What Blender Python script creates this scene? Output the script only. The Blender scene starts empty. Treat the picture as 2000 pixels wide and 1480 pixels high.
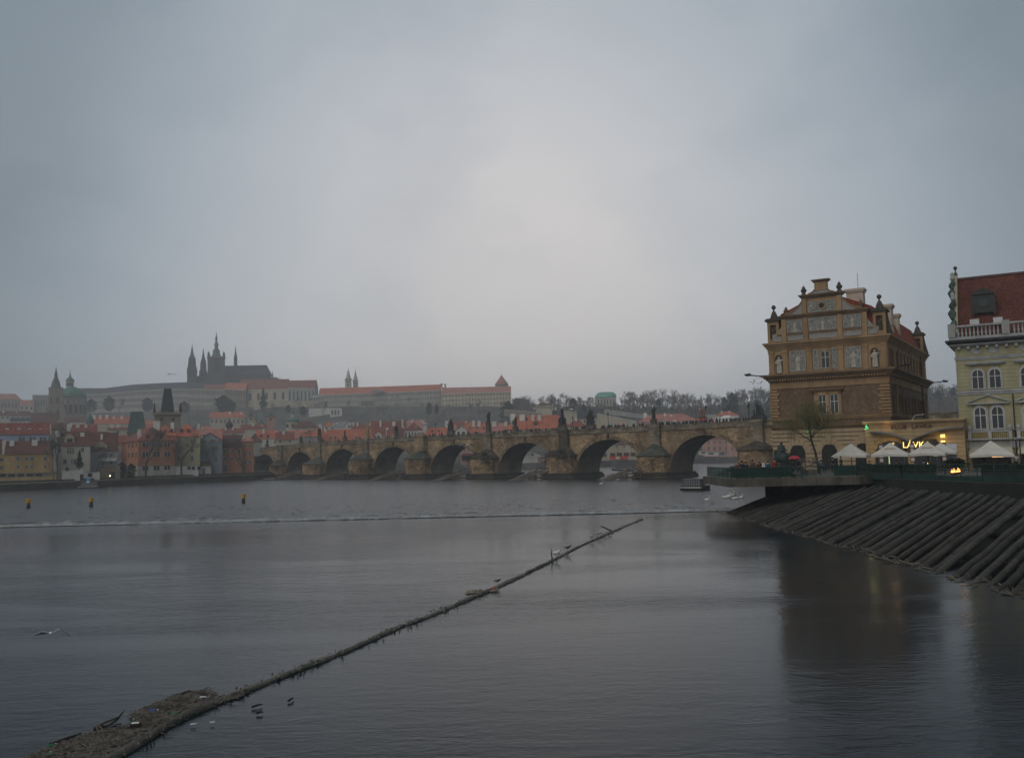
import bpy, bmesh, math, random
from mathutils import Vector, Matrix
R = math.radians
rnd = random.Random(7)
scene = bpy.context.scene
col = scene.collection

# ------------------------------------------------------------------ camera
CAMZ = 6.5; F = 1850.0
PIT = math.atan(151 / F); ROL = 0.025
cf = Vector((0, math.cos(PIT), math.sin(PIT)))
_r = Vector((1, 0, 0)); _u = Vector((0, -math.sin(PIT), math.cos(PIT)))
cr = _r * math.cos(ROL) - _u * math.sin(ROL)
cu = _r * math.sin(ROL) + _u * math.cos(ROL)
cam = bpy.data.cameras.new('camera'); camo = bpy.data.objects.new('camera', cam); col.objects.link(camo)
camo.matrix_world = Matrix(((cr.x, cu.x, -cf.x, 0), (cr.y, cu.y, -cf.y, 0), (cr.z, cu.z, -cf.z, CAMZ), (0, 0, 0, 1)))
cam.sensor_width = 36; cam.lens = 36 * F / 2000; cam.clip_end = 20000; cam.clip_start = 0.1
scene.camera = camo

def at(px, py, Y):
    d = cf + cr * ((px - 1000) / F) + cu * ((740 - py) / F)
    t = Y / d.y
    return Vector((d.x * t, Y, CAMZ + d.z * t))
def gnd(px, py, z=0.0):
    d = cf + cr * ((px - 1000) / F) + cu * ((740 - py) / F)
    t = (z - CAMZ) / d.z
    return Vector((d.x * t, d.y * t, z))
def SC(Y): return Y / F
def FACE(px): return math.atan((1000 - px) / F)

# ------------------------------------------------------------------ world
SUN_EL, SUN_AZ = 42.0, -140.0            # degrees; azimuth from +Y towards +X
w = bpy.data.worlds.new('World'); scene.world = w; w.use_nodes = True
N = w.node_tree.nodes; L = w.node_tree.links; N.clear()
def nn(t, **k):
    n = N.new(t)
    for a, b in k.items(): setattr(n, a, b)
    return n
out = nn('ShaderNodeOutputWorld')
sky = nn('ShaderNodeTexSky', sky_type='NISHITA', sun_disc=False)
sky.sun_elevation = R(SUN_EL); sky.sun_rotation = R(SUN_AZ); sky.air_density = 1.5; sky.dust_density = 4
bg1 = nn('ShaderNodeBackground'); bg1.inputs[1].default_value = 0.05; L.new(sky.outputs[0], bg1.inputs[0])
tc = nn('ShaderNodeTexCoord')
gdir = Vector((math.sin(R(1)) * math.cos(R(1.5)), math.cos(R(1)) * math.cos(R(1.5)), math.sin(R(1.5)))).normalized()
sx = nn('ShaderNodeSeparateXYZ'); L.new(tc.outputs['Generated'], sx.inputs[0])
# squash the vertical so that the pale patch behind the clouds is broad and tall
vd = nn('ShaderNodeVectorMath', operation='DOT_PRODUCT'); vd.inputs[1].default_value = gdir
sq = nn('ShaderNodeVectorMath', operation='MULTIPLY'); sq.inputs[1].default_value = (1, 1, .70); L.new(tc.outputs['Generated'], sq.inputs[0])
nz = nn('ShaderNodeVectorMath', operation='NORMALIZE'); L.new(sq.outputs[0], nz.inputs[0])
L.new(nz.outputs[0], vd.inputs[0])
# cloud noise
mp = nn('ShaderNodeMapping'); mp.inputs['Scale'].default_value = (1, 1, 1.7); L.new(tc.outputs['Generated'], mp.inputs[0])
n1 = nn('ShaderNodeTexNoise'); n1.inputs['Scale'].default_value = 3.2; n1.inputs['Detail'].default_value = 6; n1.inputs['Roughness'].default_value = .5
L.new(mp.outputs[0], n1.inputs[0])
ad = nn('ShaderNodeMath', operation='MULTIPLY_ADD'); L.new(n1.outputs[0], ad.inputs[0]); ad.inputs[1].default_value = 0.035; ad.inputs[2].default_value = -0.0175
ad2 = nn('ShaderNodeMath', operation='ADD'); L.new(vd.outputs['Value'], ad2.inputs[0]); L.new(ad.outputs[0], ad2.inputs[1])
ramp = nn('ShaderNodeValToRGB'); L.new(ad2.outputs[0], ramp.inputs[0])
e = ramp.color_ramp; e.interpolation = 'B_SPLINE'
SKYC = [(0.40, (.190, .228, .262)), (0.79, (.172, .210, .244)), (0.865, (.178, .216, .248)), (0.905, (.262, .306, .350)), (0.952, (.395, .422, .455)), (0.982, (.515, .51, .52)), (1.0, (.60, .565, .553))]
e.elements[0].position = SKYC[0][0]; e.elements[0].color = (*SKYC[0][1], 1)
e.elements[1].position = SKYC[-1][0]; e.elements[1].color = (*SKYC[-1][1], 1)
for p_, c_ in SKYC[1:-1]:
    q = e.elements.new(p_); q.color = (*c_, 1)
n2 = nn('ShaderNodeTexNoise'); n2.inputs['Scale'].default_value = 4.2; n2.inputs['Detail'].default_value = 5; n2.inputs['Roughness'].default_value = .55
mp2 = nn('ShaderNodeMapping'); mp2.inputs['Scale'].default_value = (1, 1, 1.6); mp2.inputs['Location'].default_value = (3.1, 1.7, .4)
L.new(tc.outputs['Generated'], mp2.inputs[0]); L.new(mp2.outputs[0], n2.inputs[0])
r2 = nn('ShaderNodeValToRGB'); L.new(n2.outputs[0], r2.inputs[0])
r2.color_ramp.elements[0].position = .30; r2.color_ramp.elements[0].color = (.88, .90, .92, 1)
r2.color_ramp.elements[1].position = .50; r2.color_ramp.elements[1].color = (1, 1, 1, 1)
mx = nn('ShaderNodeMix', data_type='RGBA', blend_type='MULTIPLY'); mx.inputs[0].default_value = 1
L.new(ramp.outputs[0], mx.inputs['A']); L.new(r2.outputs[0], mx.inputs['B'])
bg2 = nn('ShaderNodeBackground'); bg2.inputs[1].default_value = 1.0; L.new(mx.outputs['Result'], bg2.inputs[0])
ms = nn('ShaderNodeMixShader'); ms.inputs[0].default_value = 0.93
L.new(bg1.outputs[0], ms.inputs[1]); L.new(bg2.outputs[0], ms.inputs[2]); L.new(ms.outputs[0], out.inputs[0])

sl = bpy.data.lights.new('sun', 'SUN'); sl.energy = 0.8; sl.angle = R(60); sl.color = (1, .93, .85)
so = bpy.data.objects.new('sun', sl); col.objects.link(so)
sd = Vector((math.sin(R(SUN_AZ)) * math.cos(R(SUN_EL)), math.cos(R(SUN_AZ)) * math.cos(R(SUN_EL)), math.sin(R(SUN_EL))))
so.rotation_euler = sd.to_track_quat('Z', 'Y').to_euler()
vs = scene.view_settings; vs.view_transform = 'Standard'; vs.look = 'None'; vs.gamma = 1; vs.use_curve_mapping = False; vs.exposure = 0.4
scene.cycles.volume_bounces = 2

# ------------------------------------------------------------------ materials
MC = {}
def mat(name, c, rough=.85, n=.18, sc=2.0, bump=0.0, metal=0.0, spec=.3, grime=.25, emit=0.0, streak=False, bsc=None):
    if name in MC: return MC[name]
    m = bpy.data.materials.new(name); m.use_nodes = True; MC[name] = m
    T = m.node_tree; b = T.nodes['Principled BSDF']
    b.inputs['Roughness'].default_value = rough; b.inputs['Metallic'].default_value = metal
    b.inputs['Specular IOR Level'].default_value = spec
    t = T.nodes.new('ShaderNodeTexCoord')
    nz = T.nodes.new('ShaderNodeTexNoise'); nz.inputs['Scale'].default_value = sc; nz.inputs['Detail'].default_value = 6
    T.links.new(t.outputs['Object'], nz.inputs[0])
    rp = T.nodes.new('ShaderNodeValToRGB')
    rp.color_ramp.elements[0].position = .3; rp.color_ramp.elements[1].position = .7
    rp.color_ramp.elements[0].color = (*[x * (1 - n) for x in c], 1)
    rp.color_ramp.elements[1].color = (*[min(x * (1 + n), .9) for x in c], 1)
    T.links.new(nz.outputs[0], rp.inputs[0])
    o = rp.outputs[0]
    if grime:
        n2 = T.nodes.new('ShaderNodeTexNoise'); n2.inputs['Scale'].default_value = sc * .22; n2.inputs['Detail'].default_value = 7; n2.inputs['Roughness'].default_value = .65
        if streak:
            mp = T.nodes.new('ShaderNodeMapping'); mp.inputs['Scale'].default_value = (2.5, 2.5, .35)
            T.links.new(t.outputs['Object'], mp.inputs[0]); T.links.new(mp.outputs[0], n2.inputs[0])
        else: T.links.new(t.outputs['Object'], n2.inputs[0])
        r2 = T.nodes.new('ShaderNodeValToRGB'); r2.color_ramp.elements[0].position = .35; r2.color_ramp.elements[1].position = .62
        g = 1 - grime; r2.color_ramp.elements[0].color = (g, g * .97, g * .93, 1); r2.color_ramp.elements[1].color = (1, 1, 1, 1)
        T.links.new(n2.outputs[0], r2.inputs[0])
        mx = T.nodes.new('ShaderNodeMix'); mx.data_type = 'RGBA'; mx.blend_type = 'MULTIPLY'; mx.inputs[0].default_value = 1
        T.links.new(o, mx.inputs['A']); T.links.new(r2.outputs[0], mx.inputs['B']); o = mx.outputs['Result']
    T.links.new(o, b.inputs['Base Color'])
    if bump:
        bp = T.nodes.new('ShaderNodeBump'); bp.inputs['Strength'].default_value = bump; bp.inputs['Distance'].default_value = .05
        n3 = T.nodes.new('ShaderNodeTexNoise'); n3.inputs['Scale'].default_value = bsc or sc * 4; n3.inputs['Detail'].default_value = 5
        T.links.new(t.outputs['Object'], n3.inputs[0]); T.links.new(n3.outputs[0], bp.inputs['Height']); T.links.new(bp.outputs[0], b.inputs['Normal'])
    if emit:
        b.inputs['Emission Color'].default_value = (*c, 1); b.inputs['Emission Strength'].default_value = emit
    return m

def brickmat(name, c1, c2, mortar, bw, bh, swz='XZ', grime=.5, gsc=.18, dark=None, bump=.4, msize=.02, rough=.9):
    """courses of stone or brick on a vertical wall; long axis = object X (or Y)"""
    if name in MC: return MC[name]
    m = bpy.data.materials.new(name); m.use_nodes = True; MC[name] = m
    T = m.node_tree; b = T.nodes['Principled BSDF']; b.inputs['Roughness'].default_value = rough; b.inputs['Specular IOR Level'].default_value = .2
    t = T.nodes.new('ShaderNodeTexCoord'); s = T.nodes.new('ShaderNodeSeparateXYZ'); k = T.nodes.new('ShaderNodeCombineXYZ')
    T.links.new(t.outputs['Object'], s.inputs[0])
    a = T.nodes.new('ShaderNodeMath'); a.operation = 'ADD'
    T.links.new(s.outputs[0], a.inputs[0]); T.links.new(s.outputs[1], a.inputs[1])
    T.links.new(a.outputs[0], k.inputs[0]); T.links.new(s.outputs[2], k.inputs[1])
    br = T.nodes.new('ShaderNodeTexBrick'); T.links.new(k.outputs[0], br.inputs[0])
    br.inputs['Color1'].default_value = (*c1, 1); br.inputs['Color2'].default_value = (*c2, 1); br.inputs['Mortar'].default_value = (*mortar, 1)
    br.inputs['Scale'].default_value = 1; br.inputs['Brick Width'].default_value = bw; br.inputs['Row Height'].default_value = bh
    br.inputs['Mortar Size'].default_value = msize; br.inputs['Mortar Smooth'].default_value = .4; br.inputs['Bias'].default_value = 0
    nz = T.nodes.new('ShaderNodeTexNoise'); nz.inputs['Scale'].default_value = gsc; nz.inputs['Detail'].default_value = 9; nz.inputs['Roughness'].default_value = .68
    T.links.new(t.outputs['Object'], nz.inputs[0])
    rp = T.nodes.new('ShaderNodeValToRGB'); rp.color_ramp.elements[0].position = .40; rp.color_ramp.elements[1].position = .60
    g = 1 - grime; d = dark or (g, g * .96, g * .92)
    rp.color_ramp.elements[0].color = (*d, 1); rp.color_ramp.elements[1].color = (1, 1, 1, 1)
    T.links.new(nz.outputs[0], rp.inputs[0])
    n4 = T.nodes.new('ShaderNodeTexNoise'); n4.inputs['Scale'].default_value = gsc * 9; n4.inputs['Detail'].default_value = 6
    T.links.new(t.outputs['Object'], n4.inputs[0])
    r4 = T.nodes.new('ShaderNodeValToRGB'); r4.color_ramp.elements[0].position = .3; r4.color_ramp.elements[1].position = .7
    r4.color_ramp.elements[0].color = (.72, .70, .68, 1); r4.color_ramp.elements[1].color = (1.25, 1.22, 1.18, 1)
    T.links.new(n4.outputs[0], r4.inputs[0])
    mx = T.nodes.new('ShaderNodeMix'); mx.data_type = 'RGBA'; mx.blend_type = 'MULTIPLY'; mx.inputs[0].default_value = 1
    T.links.new(br.outputs['Color'], mx.inputs['A']); T.links.new(rp.outputs[0], mx.inputs['B'])
    my = T.nodes.new('ShaderNodeMix'); my.data_type = 'RGBA'; my.blend_type = 'MULTIPLY'; my.inputs[0].default_value = 1
    T.links.new(mx.outputs['Result'], my.inputs['A']); T.links.new(r4.outputs[0], my.inputs['B'])
    T.links.new(my.outputs['Result'], b.inputs['Base Color'])
    bp = T.nodes.new('ShaderNodeBump'); bp.inputs['Strength'].default_value = bump; bp.inputs['Distance'].default_value = .04; bp.invert = True
    T.links.new(br.outputs['Fac'], bp.inputs['Height']); T.links.new(bp.outputs[0], b.inputs['Normal'])
    return m

# ------------------------------------------------------------------ mesh builder
class MB:
    def __init__(s): s.v = []; s.f = []
    def add(s, vs, fs):
        n = len(s.v); s.v += [tuple(v) for v in vs]; s.f += [tuple(i + n for i in f) for f in fs]; return s
    def box(s, x0, x1, y0, y1, z0, z1):
        return s.add([(x0, y0, z0), (x1, y0, z0), (x1, y1, z0), (x0, y1, z0), (x0, y0, z1), (x1, y0, z1), (x1, y1, z1), (x0, y1, z1)],
                     [(0, 3, 2, 1), (4, 5, 6, 7), (0, 1, 5, 4), (1, 2, 6, 5), (2, 3, 7, 6), (3, 0, 4, 7)])
    def frus(s, x0, x1, y0, y1, z0, z1, ix, iy, dx=0, dy=0):
        return s.add([(x0, y0, z0), (x1, y0, z0), (x1, y1, z0), (x0, y1, z0), (x0 + ix + dx, y0 + iy + dy, z1), (x1 - ix + dx, y0 + iy + dy, z1), (x1 - ix + dx, y1 - iy + dy, z1), (x0 + ix + dx, y1 - iy + dy, z1)],
                     [(0, 3, 2, 1), (4, 5, 6, 7), (0, 1, 5, 4), (1, 2, 6, 5), (2, 3, 7, 6), (3, 0, 4, 7)])
    def lathe(s, prof, cx=0, cy=0, cz=0, n=10, ph=0, sx=1, sy=1):
        vs = []; fs = []
        for r, z in prof:
            for i in range(n):
                a = 2 * math.pi * i / n + ph; vs.append((cx + r * sx * math.cos(a), cy + r * sy * math.sin(a), cz + z))
        for k in range(len(prof) - 1):
            for i in range(n):
                j = (i + 1) % n; fs.append((k * n + i, k * n + j, (k + 1) * n + j, (k + 1) * n + i))
        fs.append(tuple(reversed(range(n)))); fs.append(tuple(range((len(prof) - 1) * n, len(prof) * n)))
        return s.add(vs, fs)
    def tube(s, pts, rads, n=6):
        P = [Vector(p) for p in pts]; vs = []; fs = []
        if not hasattr(rads, '__len__'): rads = [rads] * len(P)
        for i, p in enumerate(P):
            d = (P[min(i + 1, len(P) - 1)] - P[max(i - 1, 0)])
            d = d.normalized() if d.length > 1e-9 else Vector((0, 0, 1))
            a = Vector((0, 0, 1)) if abs(d.z) < .9 else Vector((1, 0, 0))
            u = d.cross(a).normalized(); v = d.cross(u)
            for k in range(n):
                t = 2 * math.pi * k / n; vs.append(p + (u * math.cos(t) + v * math.sin(t)) * rads[i])
        for i in range(len(P) - 1):
            for k in range(n):
                j = (k + 1) % n; fs.append((i * n + k, i * n + j, (i + 1) * n + j, (i + 1) * n + k))
        fs.append(tuple(reversed(range(n)))); fs.append(tuple(range((len(P) - 1) * n, len(P) * n)))
        return s.add(vs, fs)
    def prism(s, poly, z0, z1):   # poly in xy extruded in z
        n = len(poly)
        return s.add([(x, y, z0) for x, y in poly] + [(x, y, z1) for x, y in poly],
                     [tuple(reversed(range(n))), tuple(range(n, 2 * n))] + [(i, (i + 1) % n, n + (i + 1) % n, n + i) for i in range(n)])
    def prismy(s, poly, y0, y1):  # poly in xz extruded in y
        n = len(poly)
        return s.add([(x, y0, z) for x, z in poly] + [(x, y1, z) for x, z in poly],
                     [tuple(range(n)), tuple(reversed(range(n, 2 * n)))] + [(i, n + i, n + (i + 1) % n, (i + 1) % n) for i in range(n)])
    def prismx(s, poly, x0, x1):  # poly in yz extruded in x
        n = len(poly)
        return s.add([(x0, y, z) for y, z in poly] + [(x1, y, z) for y, z in poly],
                     [tuple(reversed(range(n))), tuple(range(n, 2 * n))] + [(i, (i + 1) % n, n + (i + 1) % n, n + i) for i in range(n)])
    def sph(s, c, r, n=8, m=6, sx=1, sy=1, sz=1):
        return s.lathe([(max(.001, r * math.sin(math.pi * k / m)), -r * sz * math.cos(math.pi * k / m)) for k in range(m + 1)], c[0], c[1], c[2], n, 0, sx, sy)
    def mesh(s, name, m=None, smooth=False):
        me = bpy.data.meshes.new(name); me.from_pydata(s.v, [], s.f); me.update()
        if m: me.materials.append(m)
        if smooth: me.polygons.foreach_set('use_smooth', [True] * len(me.polygons))
        bm = bmesh.new(); bm.from_mesh(me); bmesh.ops.recalc_face_normals(bm, faces=bm.faces); bm.to_mesh(me); bm.free()
        return me
    def build(s, name, m, parent=None, smooth=False, loc=None, rz=0):
        o = bpy.data.objects.new(name, s.mesh(name, m, smooth)); col.objects.link(o)
        if parent: o.parent = parent
        if loc is not None: o.location = loc
        if rz: o.rotation_euler.z = rz
        return o
def mobj(name, me, parent=None, loc=None, rz=0, sc=None):
    o = bpy.data.objects.new(name, me); col.objects.link(o)
    if parent: o.parent = parent
    if loc is not None: o.location = loc
    if rz: o.rotation_euler.z = rz
    if sc: o.scale = sc if hasattr(sc, '__len__') else (sc, sc, sc)
    return o
def tag(o, label=None, cat=None, group=None, kind=None):
    if label: o['label'] = label
    if cat: o['category'] = cat
    if group: o['group'] = group
    if kind: o['kind'] = kind
    return o
def empty(name, loc, rz=0, label=None, cat=None, group=None, sc=None):
    o = bpy.data.objects.new(name, None); col.objects.link(o); o.location = loc; o.rotation_euler.z = rz
    o.empty_display_size = .2
    if sc: o.scale = (sc, sc, sc)
    return tag(o, label, cat, group)
KIDS = {}
def copy_tree(o, parent=None):
    c = o.copy(); col.objects.link(c); c.parent = parent
    for ch in o.children: copy_tree(ch, c)
    return c
def eval_mesh(o, name):
    dg = bpy.context.evaluated_depsgraph_get(); dg.update()
    me = bpy.data.meshes.new_from_object(o.evaluated_get(dg)); me.name = name; return me
def skinmesh(name, verts, edges, radii, m, sub=1):
    me = bpy.data.meshes.new('t'); me.from_pydata(verts, edges, []); o = bpy.data.objects.new('t', me); col.objects.link(o)
    bm = bmesh.new(); bm.from_mesh(me); bm.to_mesh(me); bm.free()
    o.modifiers.new('s', 'SKIN')
    if not me.skin_vertices: me.attributes
    for i, r in enumerate(radii):
        sv = me.skin_vertices[0].data[i]; sv.radius = (r, r) if not hasattr(r, '__len__') else r; sv.use_root = (i == 0)
    if sub:
        q = o.modifiers.new('u', 'SUBSURF'); q.levels = sub; q.render_levels = sub
    r = eval_mesh(o, name); bpy.data.objects.remove(o); r.materials.clear(); r.materials.append(m)
    r.polygons.foreach_set('use_smooth', [True] * len(r.polygons)); return r
def textmesh(s, size, depth, m, name='lettering'):
    c = bpy.data.curves.new('t', 'FONT'); c.body = s; c.size = size; c.extrude = depth; c.align_x = 'LEFT'; c.resolution_u = 3
    o = bpy.data.objects.new('t', c); col.objects.link(o); me = eval_mesh(o, name); bpy.data.objects.remove(o)
    me.materials.clear(); me.materials.append(m); return me

# shared palette
GLASS = mat('dark_glass', (.03, .035, .04), .15, .1, 1, spec=.6, grime=0)
FARGLASS = mat('far_window_glass', (.035, .038, .042), .5, .2, .4, grime=0)
WFRAME = mat('white_window_paint', (.62, .6, .56), .6, .05, 2)
WHITE = mat('white_chimney_plaster', (.62, .60, .56), .9, .12, .8)
ROOFS = {
 'red': mat('red_roof_tiles', (.20, .068, .048), .85, .28, 1.2, bump=.4, grime=.35),
 'orange': mat('orange_roof_tiles', (.38, .12, .07), .85, .22, 1.2, bump=.4, grime=.25),
 'dark': mat('dark_brown_roof_tiles', (.115, .05, .04), .85, .3, 1.2, bump=.4, grime=.4),
 'pink': mat('faded_pink_roof_tiles', (.36, .16, .13), .85, .2, 1.2, bump=.3, grime=.3),
 'slate': mat('slate_roof', (.03, .036, .048), .6, .2, .5, bump=.3),
 'grey': mat('grey_sheet_roof', (.2, .21, .22), .6, .2, .6),
 'green': mat('green_copper_roof', (.07, .155, .125), .6, .25, .5, grime=.35),
 'dkgreen': mat('dark_copper_roof', (.05, .085, .075), .6, .3, .5, grime=.4),
}
WALLC = {'cream': (.42, .37, .28), 'white': (.58, .56, .52), 'yellow': (.38, .26, .11), 'ochre': (.42, .30, .13), 'orange': (.40, .18, .10), 'grey': (.30, .30, .29),
         'blue': (.30, .37, .50), 'pink': (.45, .25, .20), 'pale': (.45, .42, .36), 'greyblue': (.24, .29, .31), 'stone': (.22, .18, .13), 'castle': (.30, .28, .25), 'lemon': (.48, .42, .24), 'olive': (.36, .33, .2)}
def wall(c): return mat('plaster_' + c, WALLC[c], .9, .12, .7, bump=.15, grime=.3, streak=True)
# ------------------------------------------------------------------ terrain and water
def lerp(x, xs, ys):
    if x <= xs[0]: return ys[0]
    for i in range(len(xs) - 1):
        if x <= xs[i + 1]:
            t = (x - xs[i]) / (xs[i + 1] - xs[i]); return ys[i] + t * (ys[i + 1] - ys[i])
    return ys[-1]
PXB = [-900, -300, 0, 170, 300, 400, 500, 560, 700, 900, 1060, 1250, 1480, 1800, 2600]
YB = [232, 258, 284, 308, 335, 352, 368, 402, 432, 455, 472, 500, 560, 600, 640]
def Yb(px): return lerp(px, PXB, YB)
ZT = ([-900, 0, 150, 500, 800, 1000, 1060, 1150, 1300, 1500, 1850, 2600], [60, 66, 70, 70, 62, 56, 48, 44, 40, 42, 42, 46])
YT = ([-900, 150, 400, 700, 1000, 1120, 1300, 2600], [1020, 1120, 1110, 1040, 960, 820, 790, 800])
def terr(px, Y):
    yb = Yb(px); zt = lerp(px, *ZT); yt = lerp(px, *YT)
    f = yb + (yt - yb) * .42
    g = yb + (yt - yb) * .78
    zm = 3 + (zt - 3) * .42
    if px > 1000: zm = 3 + (zt - 3) * .6; f = yb + (yt - yb) * .25
    return lerp(Y, [yb, yb + 20, f, g, yt * .985, yt + 30, 6000], [2.8, 3.0, 6.0, zm, zt, zt, zt + 8])
MGRASS = mat('hill_grass_and_scrub', (.062, .057, .046), .95, .5, .06, bump=.3, grime=.3, bsc=.5)
cols_ = list(range(-900, 2601, 25)); V = []; Fc = []
fr = [0, .012, .03, .06, .1, .15, .2, .26, .32, .38, .44, .5, .56, .62, .68, .74, .8, .86, .92, .97, 1.0, 1.1, 1.4, 2.2, 5]
for i, p_ in enumerate(cols_):
    yb = Yb(p_); yt = lerp(p_, *YT); sl_ = (p_ - 1000) / F
    for j, t in enumerate([-1] + fr):
        if j == 0: Y, z = yb - .05, -2.0
        else:
            Y = yb + (yt - yb) * t; z = terr(p_, Y)
            if .1 < t < 1.5: z += rnd.uniform(-.4, .4)
        V.append((sl_ * Y, Y, z))
nr = len(fr) + 1
for i in range(len(cols_) - 1):
    for j in range(nr - 1):
        a = i * nr + j; Fc.append((a, a + nr, a + nr + 1, a + 1))
mb = MB(); mb.add(V, Fc); tag(mb.build('hillside_ground', MGRASS, smooth=False), kind='structure')

def watermat(name, base, bump, sc, calm, rough, dist=.12, spec=.5):
    m = bpy.data.materials.new(name); m.use_nodes = True
    T = m.node_tree; b = T.nodes['Principled BSDF']
    b.inputs['Base Color'].default_value = (*base, 1); b.inputs['Roughness'].default_value = rough; b.inputs['IOR'].default_value = 1.33
    b.inputs['Specular IOR Level'].default_value = spec
    t = T.nodes.new('ShaderNodeTexCoord')
    def noise(s, det, scale3, rgh=.5, dist=0):
        mp = T.nodes.new('ShaderNodeMapping'); mp.inputs['Scale'].default_value = scale3; mp.inputs['Rotation'].default_value = (0, 0, R(-8))
        T.links.new(t.outputs['Object'], mp.inputs[0])
        n = T.nodes.new('ShaderNodeTexNoise'); n.inputs['Scale'].default_value = s; n.inputs['Detail'].default_value = det
        n.inputs['Roughness'].default_value = rgh; n.inputs['Distortion'].default_value = dist
        T.links.new(mp.outputs[0], n.inputs[0]); return n
    a = noise(sc, 4, (.8, 1.2, 1), .6, .4); c = noise(sc * .28, 3, (.5, 1.3, 1), .5, .5); g = noise(.05, 4, (.5, 1.4, 1), .6, .6)
    rg = T.nodes.new('ShaderNodeValToRGB'); rg.color_ramp.elements[0].position = .42; rg.color_ramp.elements[1].position = .6
    rg.color_ramp.elements[0].color = (calm, calm, calm, 1); rg.color_ramp.elements[1].color = (1, 1, 1, 1)
    T.links.new(g.outputs[0], rg.inputs[0])
    ml = T.nodes.new('ShaderNodeMath'); ml.operation = 'MULTIPLY'; ml.inputs[1].default_value = bump; T.links.new(rg.outputs[0], ml.inputs[0])
    sm = T.nodes.new('ShaderNodeMath'); sm.operation = 'MULTIPLY_ADD'; sm.inputs[1].default_value = 2.2
    T.links.new(c.outputs[0], sm.inputs[0]); T.links.new(a.outputs[0], sm.inputs[2])
    bp = T.nodes.new('ShaderNodeBump'); bp.inputs['Distance'].default_value = dist
    T.links.new(sm.outputs[0], bp.inputs['Height']); T.links.new(ml.outputs[0], bp.inputs['Strength']); T.links.new(bp.outputs[0], b.inputs['Normal'])
    return m
ZN = 0.35
WFAR = watermat('choppy_river_water', (.012, .016, .018), .95, .9, .85, .2, .35)
WNEAR = watermat('calm_river_water', (.007, .013, .018), .26, 4.0, .14, .13, .08, .14)
CREST = [gnd(x, y, ZN) for x, y in ((-900, 1052), (-300, 1038), (0, 1030), (300, 1023), (700, 1014), (1100, 1005), (1420, 998), (1560, 996))]
# upstream sheet with its crest line, then the lip and the lower sheet
mb = MB(); pts = [(p.x, p.y) for p in CREST]
n = len(pts)
vs = [(x, -60, ZN) for x, y in pts] + [(x, y, ZN) for x, y in pts]
vs[0] = (-260, -60, ZN); vs[n] = (-260, pts[0][1], ZN); vs[n - 1] = (140, -60, ZN); vs[2 * n - 1] = (140, pts[-1][1], ZN)
mb.add(vs, [(i, i + 1, n + i + 1, n + i) for i in range(n - 1)])
tag(mb.build('upstream_water', WNEAR), kind='structure')
mb = MB(); mb.add([(-900, 60, 0), (900, 60, 0), (2600, 2500, 0), (-2600, 2500, 0)], [(0, 1, 2, 3)])
tag(mb.build('downstream_water', WFAR), kind='structure')
mb = MB(); mb.add([(-3000, -400, -2.5), (3000, -400, -2.5), (3000, 2600, -2.5), (-3000, 2600, -2.5)], [(0, 1, 2, 3)])
tag(mb.build('river_bed', mat('river_mud', (.04, .035, .025), .95, .2, .3)), kind='structure')
# weir: a low stone sill under the crest, sloping to the lower water, with foam at the foot
STONEW = mat('wet_weir_stone', (.05, .045, .038), .6, .3, .8, bump=.4)
mb = MB()
for i in range(len(pts) - 1):
    (xa, ya), (xb, yb) = pts[i], pts[i + 1]
    mb.add([(xa, ya, ZN - .004), (xb, yb, ZN - .004), (xb, yb + 2.2, -.35), (xa, ya + 2.2, -.35), (xa, ya - .5, -1), (xb, yb - .5, -1)], [(0, 1, 2, 3), (4, 5, 1, 0), (4, 0, 3), (5, 2, 1)])
tag(mb.build('weir_sill', STONEW), 'low dark stone weir sill crossing the river with water spilling over it', 'weir')
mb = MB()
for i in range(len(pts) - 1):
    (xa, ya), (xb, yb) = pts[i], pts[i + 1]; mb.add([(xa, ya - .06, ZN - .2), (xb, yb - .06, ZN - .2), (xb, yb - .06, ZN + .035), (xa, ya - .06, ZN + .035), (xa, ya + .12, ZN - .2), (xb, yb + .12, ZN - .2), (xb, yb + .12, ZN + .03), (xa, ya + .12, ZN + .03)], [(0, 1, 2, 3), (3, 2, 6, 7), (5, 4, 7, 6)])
mb.build('crest_shadow_strip', mat('painted_crest_shadow', (.035, .028, .022), .5, .3, 1), bpy.data.objects['weir_sill'])  # dark strip added along the crest, its colour standing in for the edge shadow
FOAM = mat('white_foam', (.62, .64, .66), .6, .1, 3)
mb = MB(); r2 = random.Random(3)
for i in range(3200):
    px = r2.uniform(-60, 1450); q = r2.random()
    a = gnd(px, lerp(px, [-60, 1420, 1560], [1031.4, 998, 996]), ZN)
    gate = math.sin(px * .011 + 2) + math.sin(px * .031) * .7 + math.sin(px * .087) * .4
    if gate < r2.uniform(-2.4, .9): continue
    y = a.y + .15 + abs(r2.gauss(0, 1)) * (.8 if q < .88 else 4.0)
    if y - a.y < 2.2: zz = ZN - .045 * (y - a.y)
    else: y += 3.3; zz = .012
    s = r2.uniform(.3, 1.3); h = r2.uniform(.10, .30)
    mb.add([(a.x - s, y, zz), (a.x + s * .3, y - .08, zz + h), (a.x + s, y, zz), (a.x, y + .12, zz)], [(0, 1, 2), (0, 2, 3), (0, 3, 1), (1, 3, 2)])
for i in range(420):   # streaks on the broken water beyond, left of the buoys
    px = r2.uniform(-60, 1400); y0 = r2.uniform(985, 1012) + lerp(px, [0, 1400], [8, -14]); a = gnd(px, y0, .015); s = r2.uniform(.1, .6)
    if r2.random() < .55: continue
    mb.add([(a.x - s, a.y, .012), (a.x, a.y - .05, .04), (a.x + s, a.y, .012), (a.x, a.y + .08, .012)], [(0, 1, 2), (0, 2, 3), (0, 3, 1), (1, 3, 2)])
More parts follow.
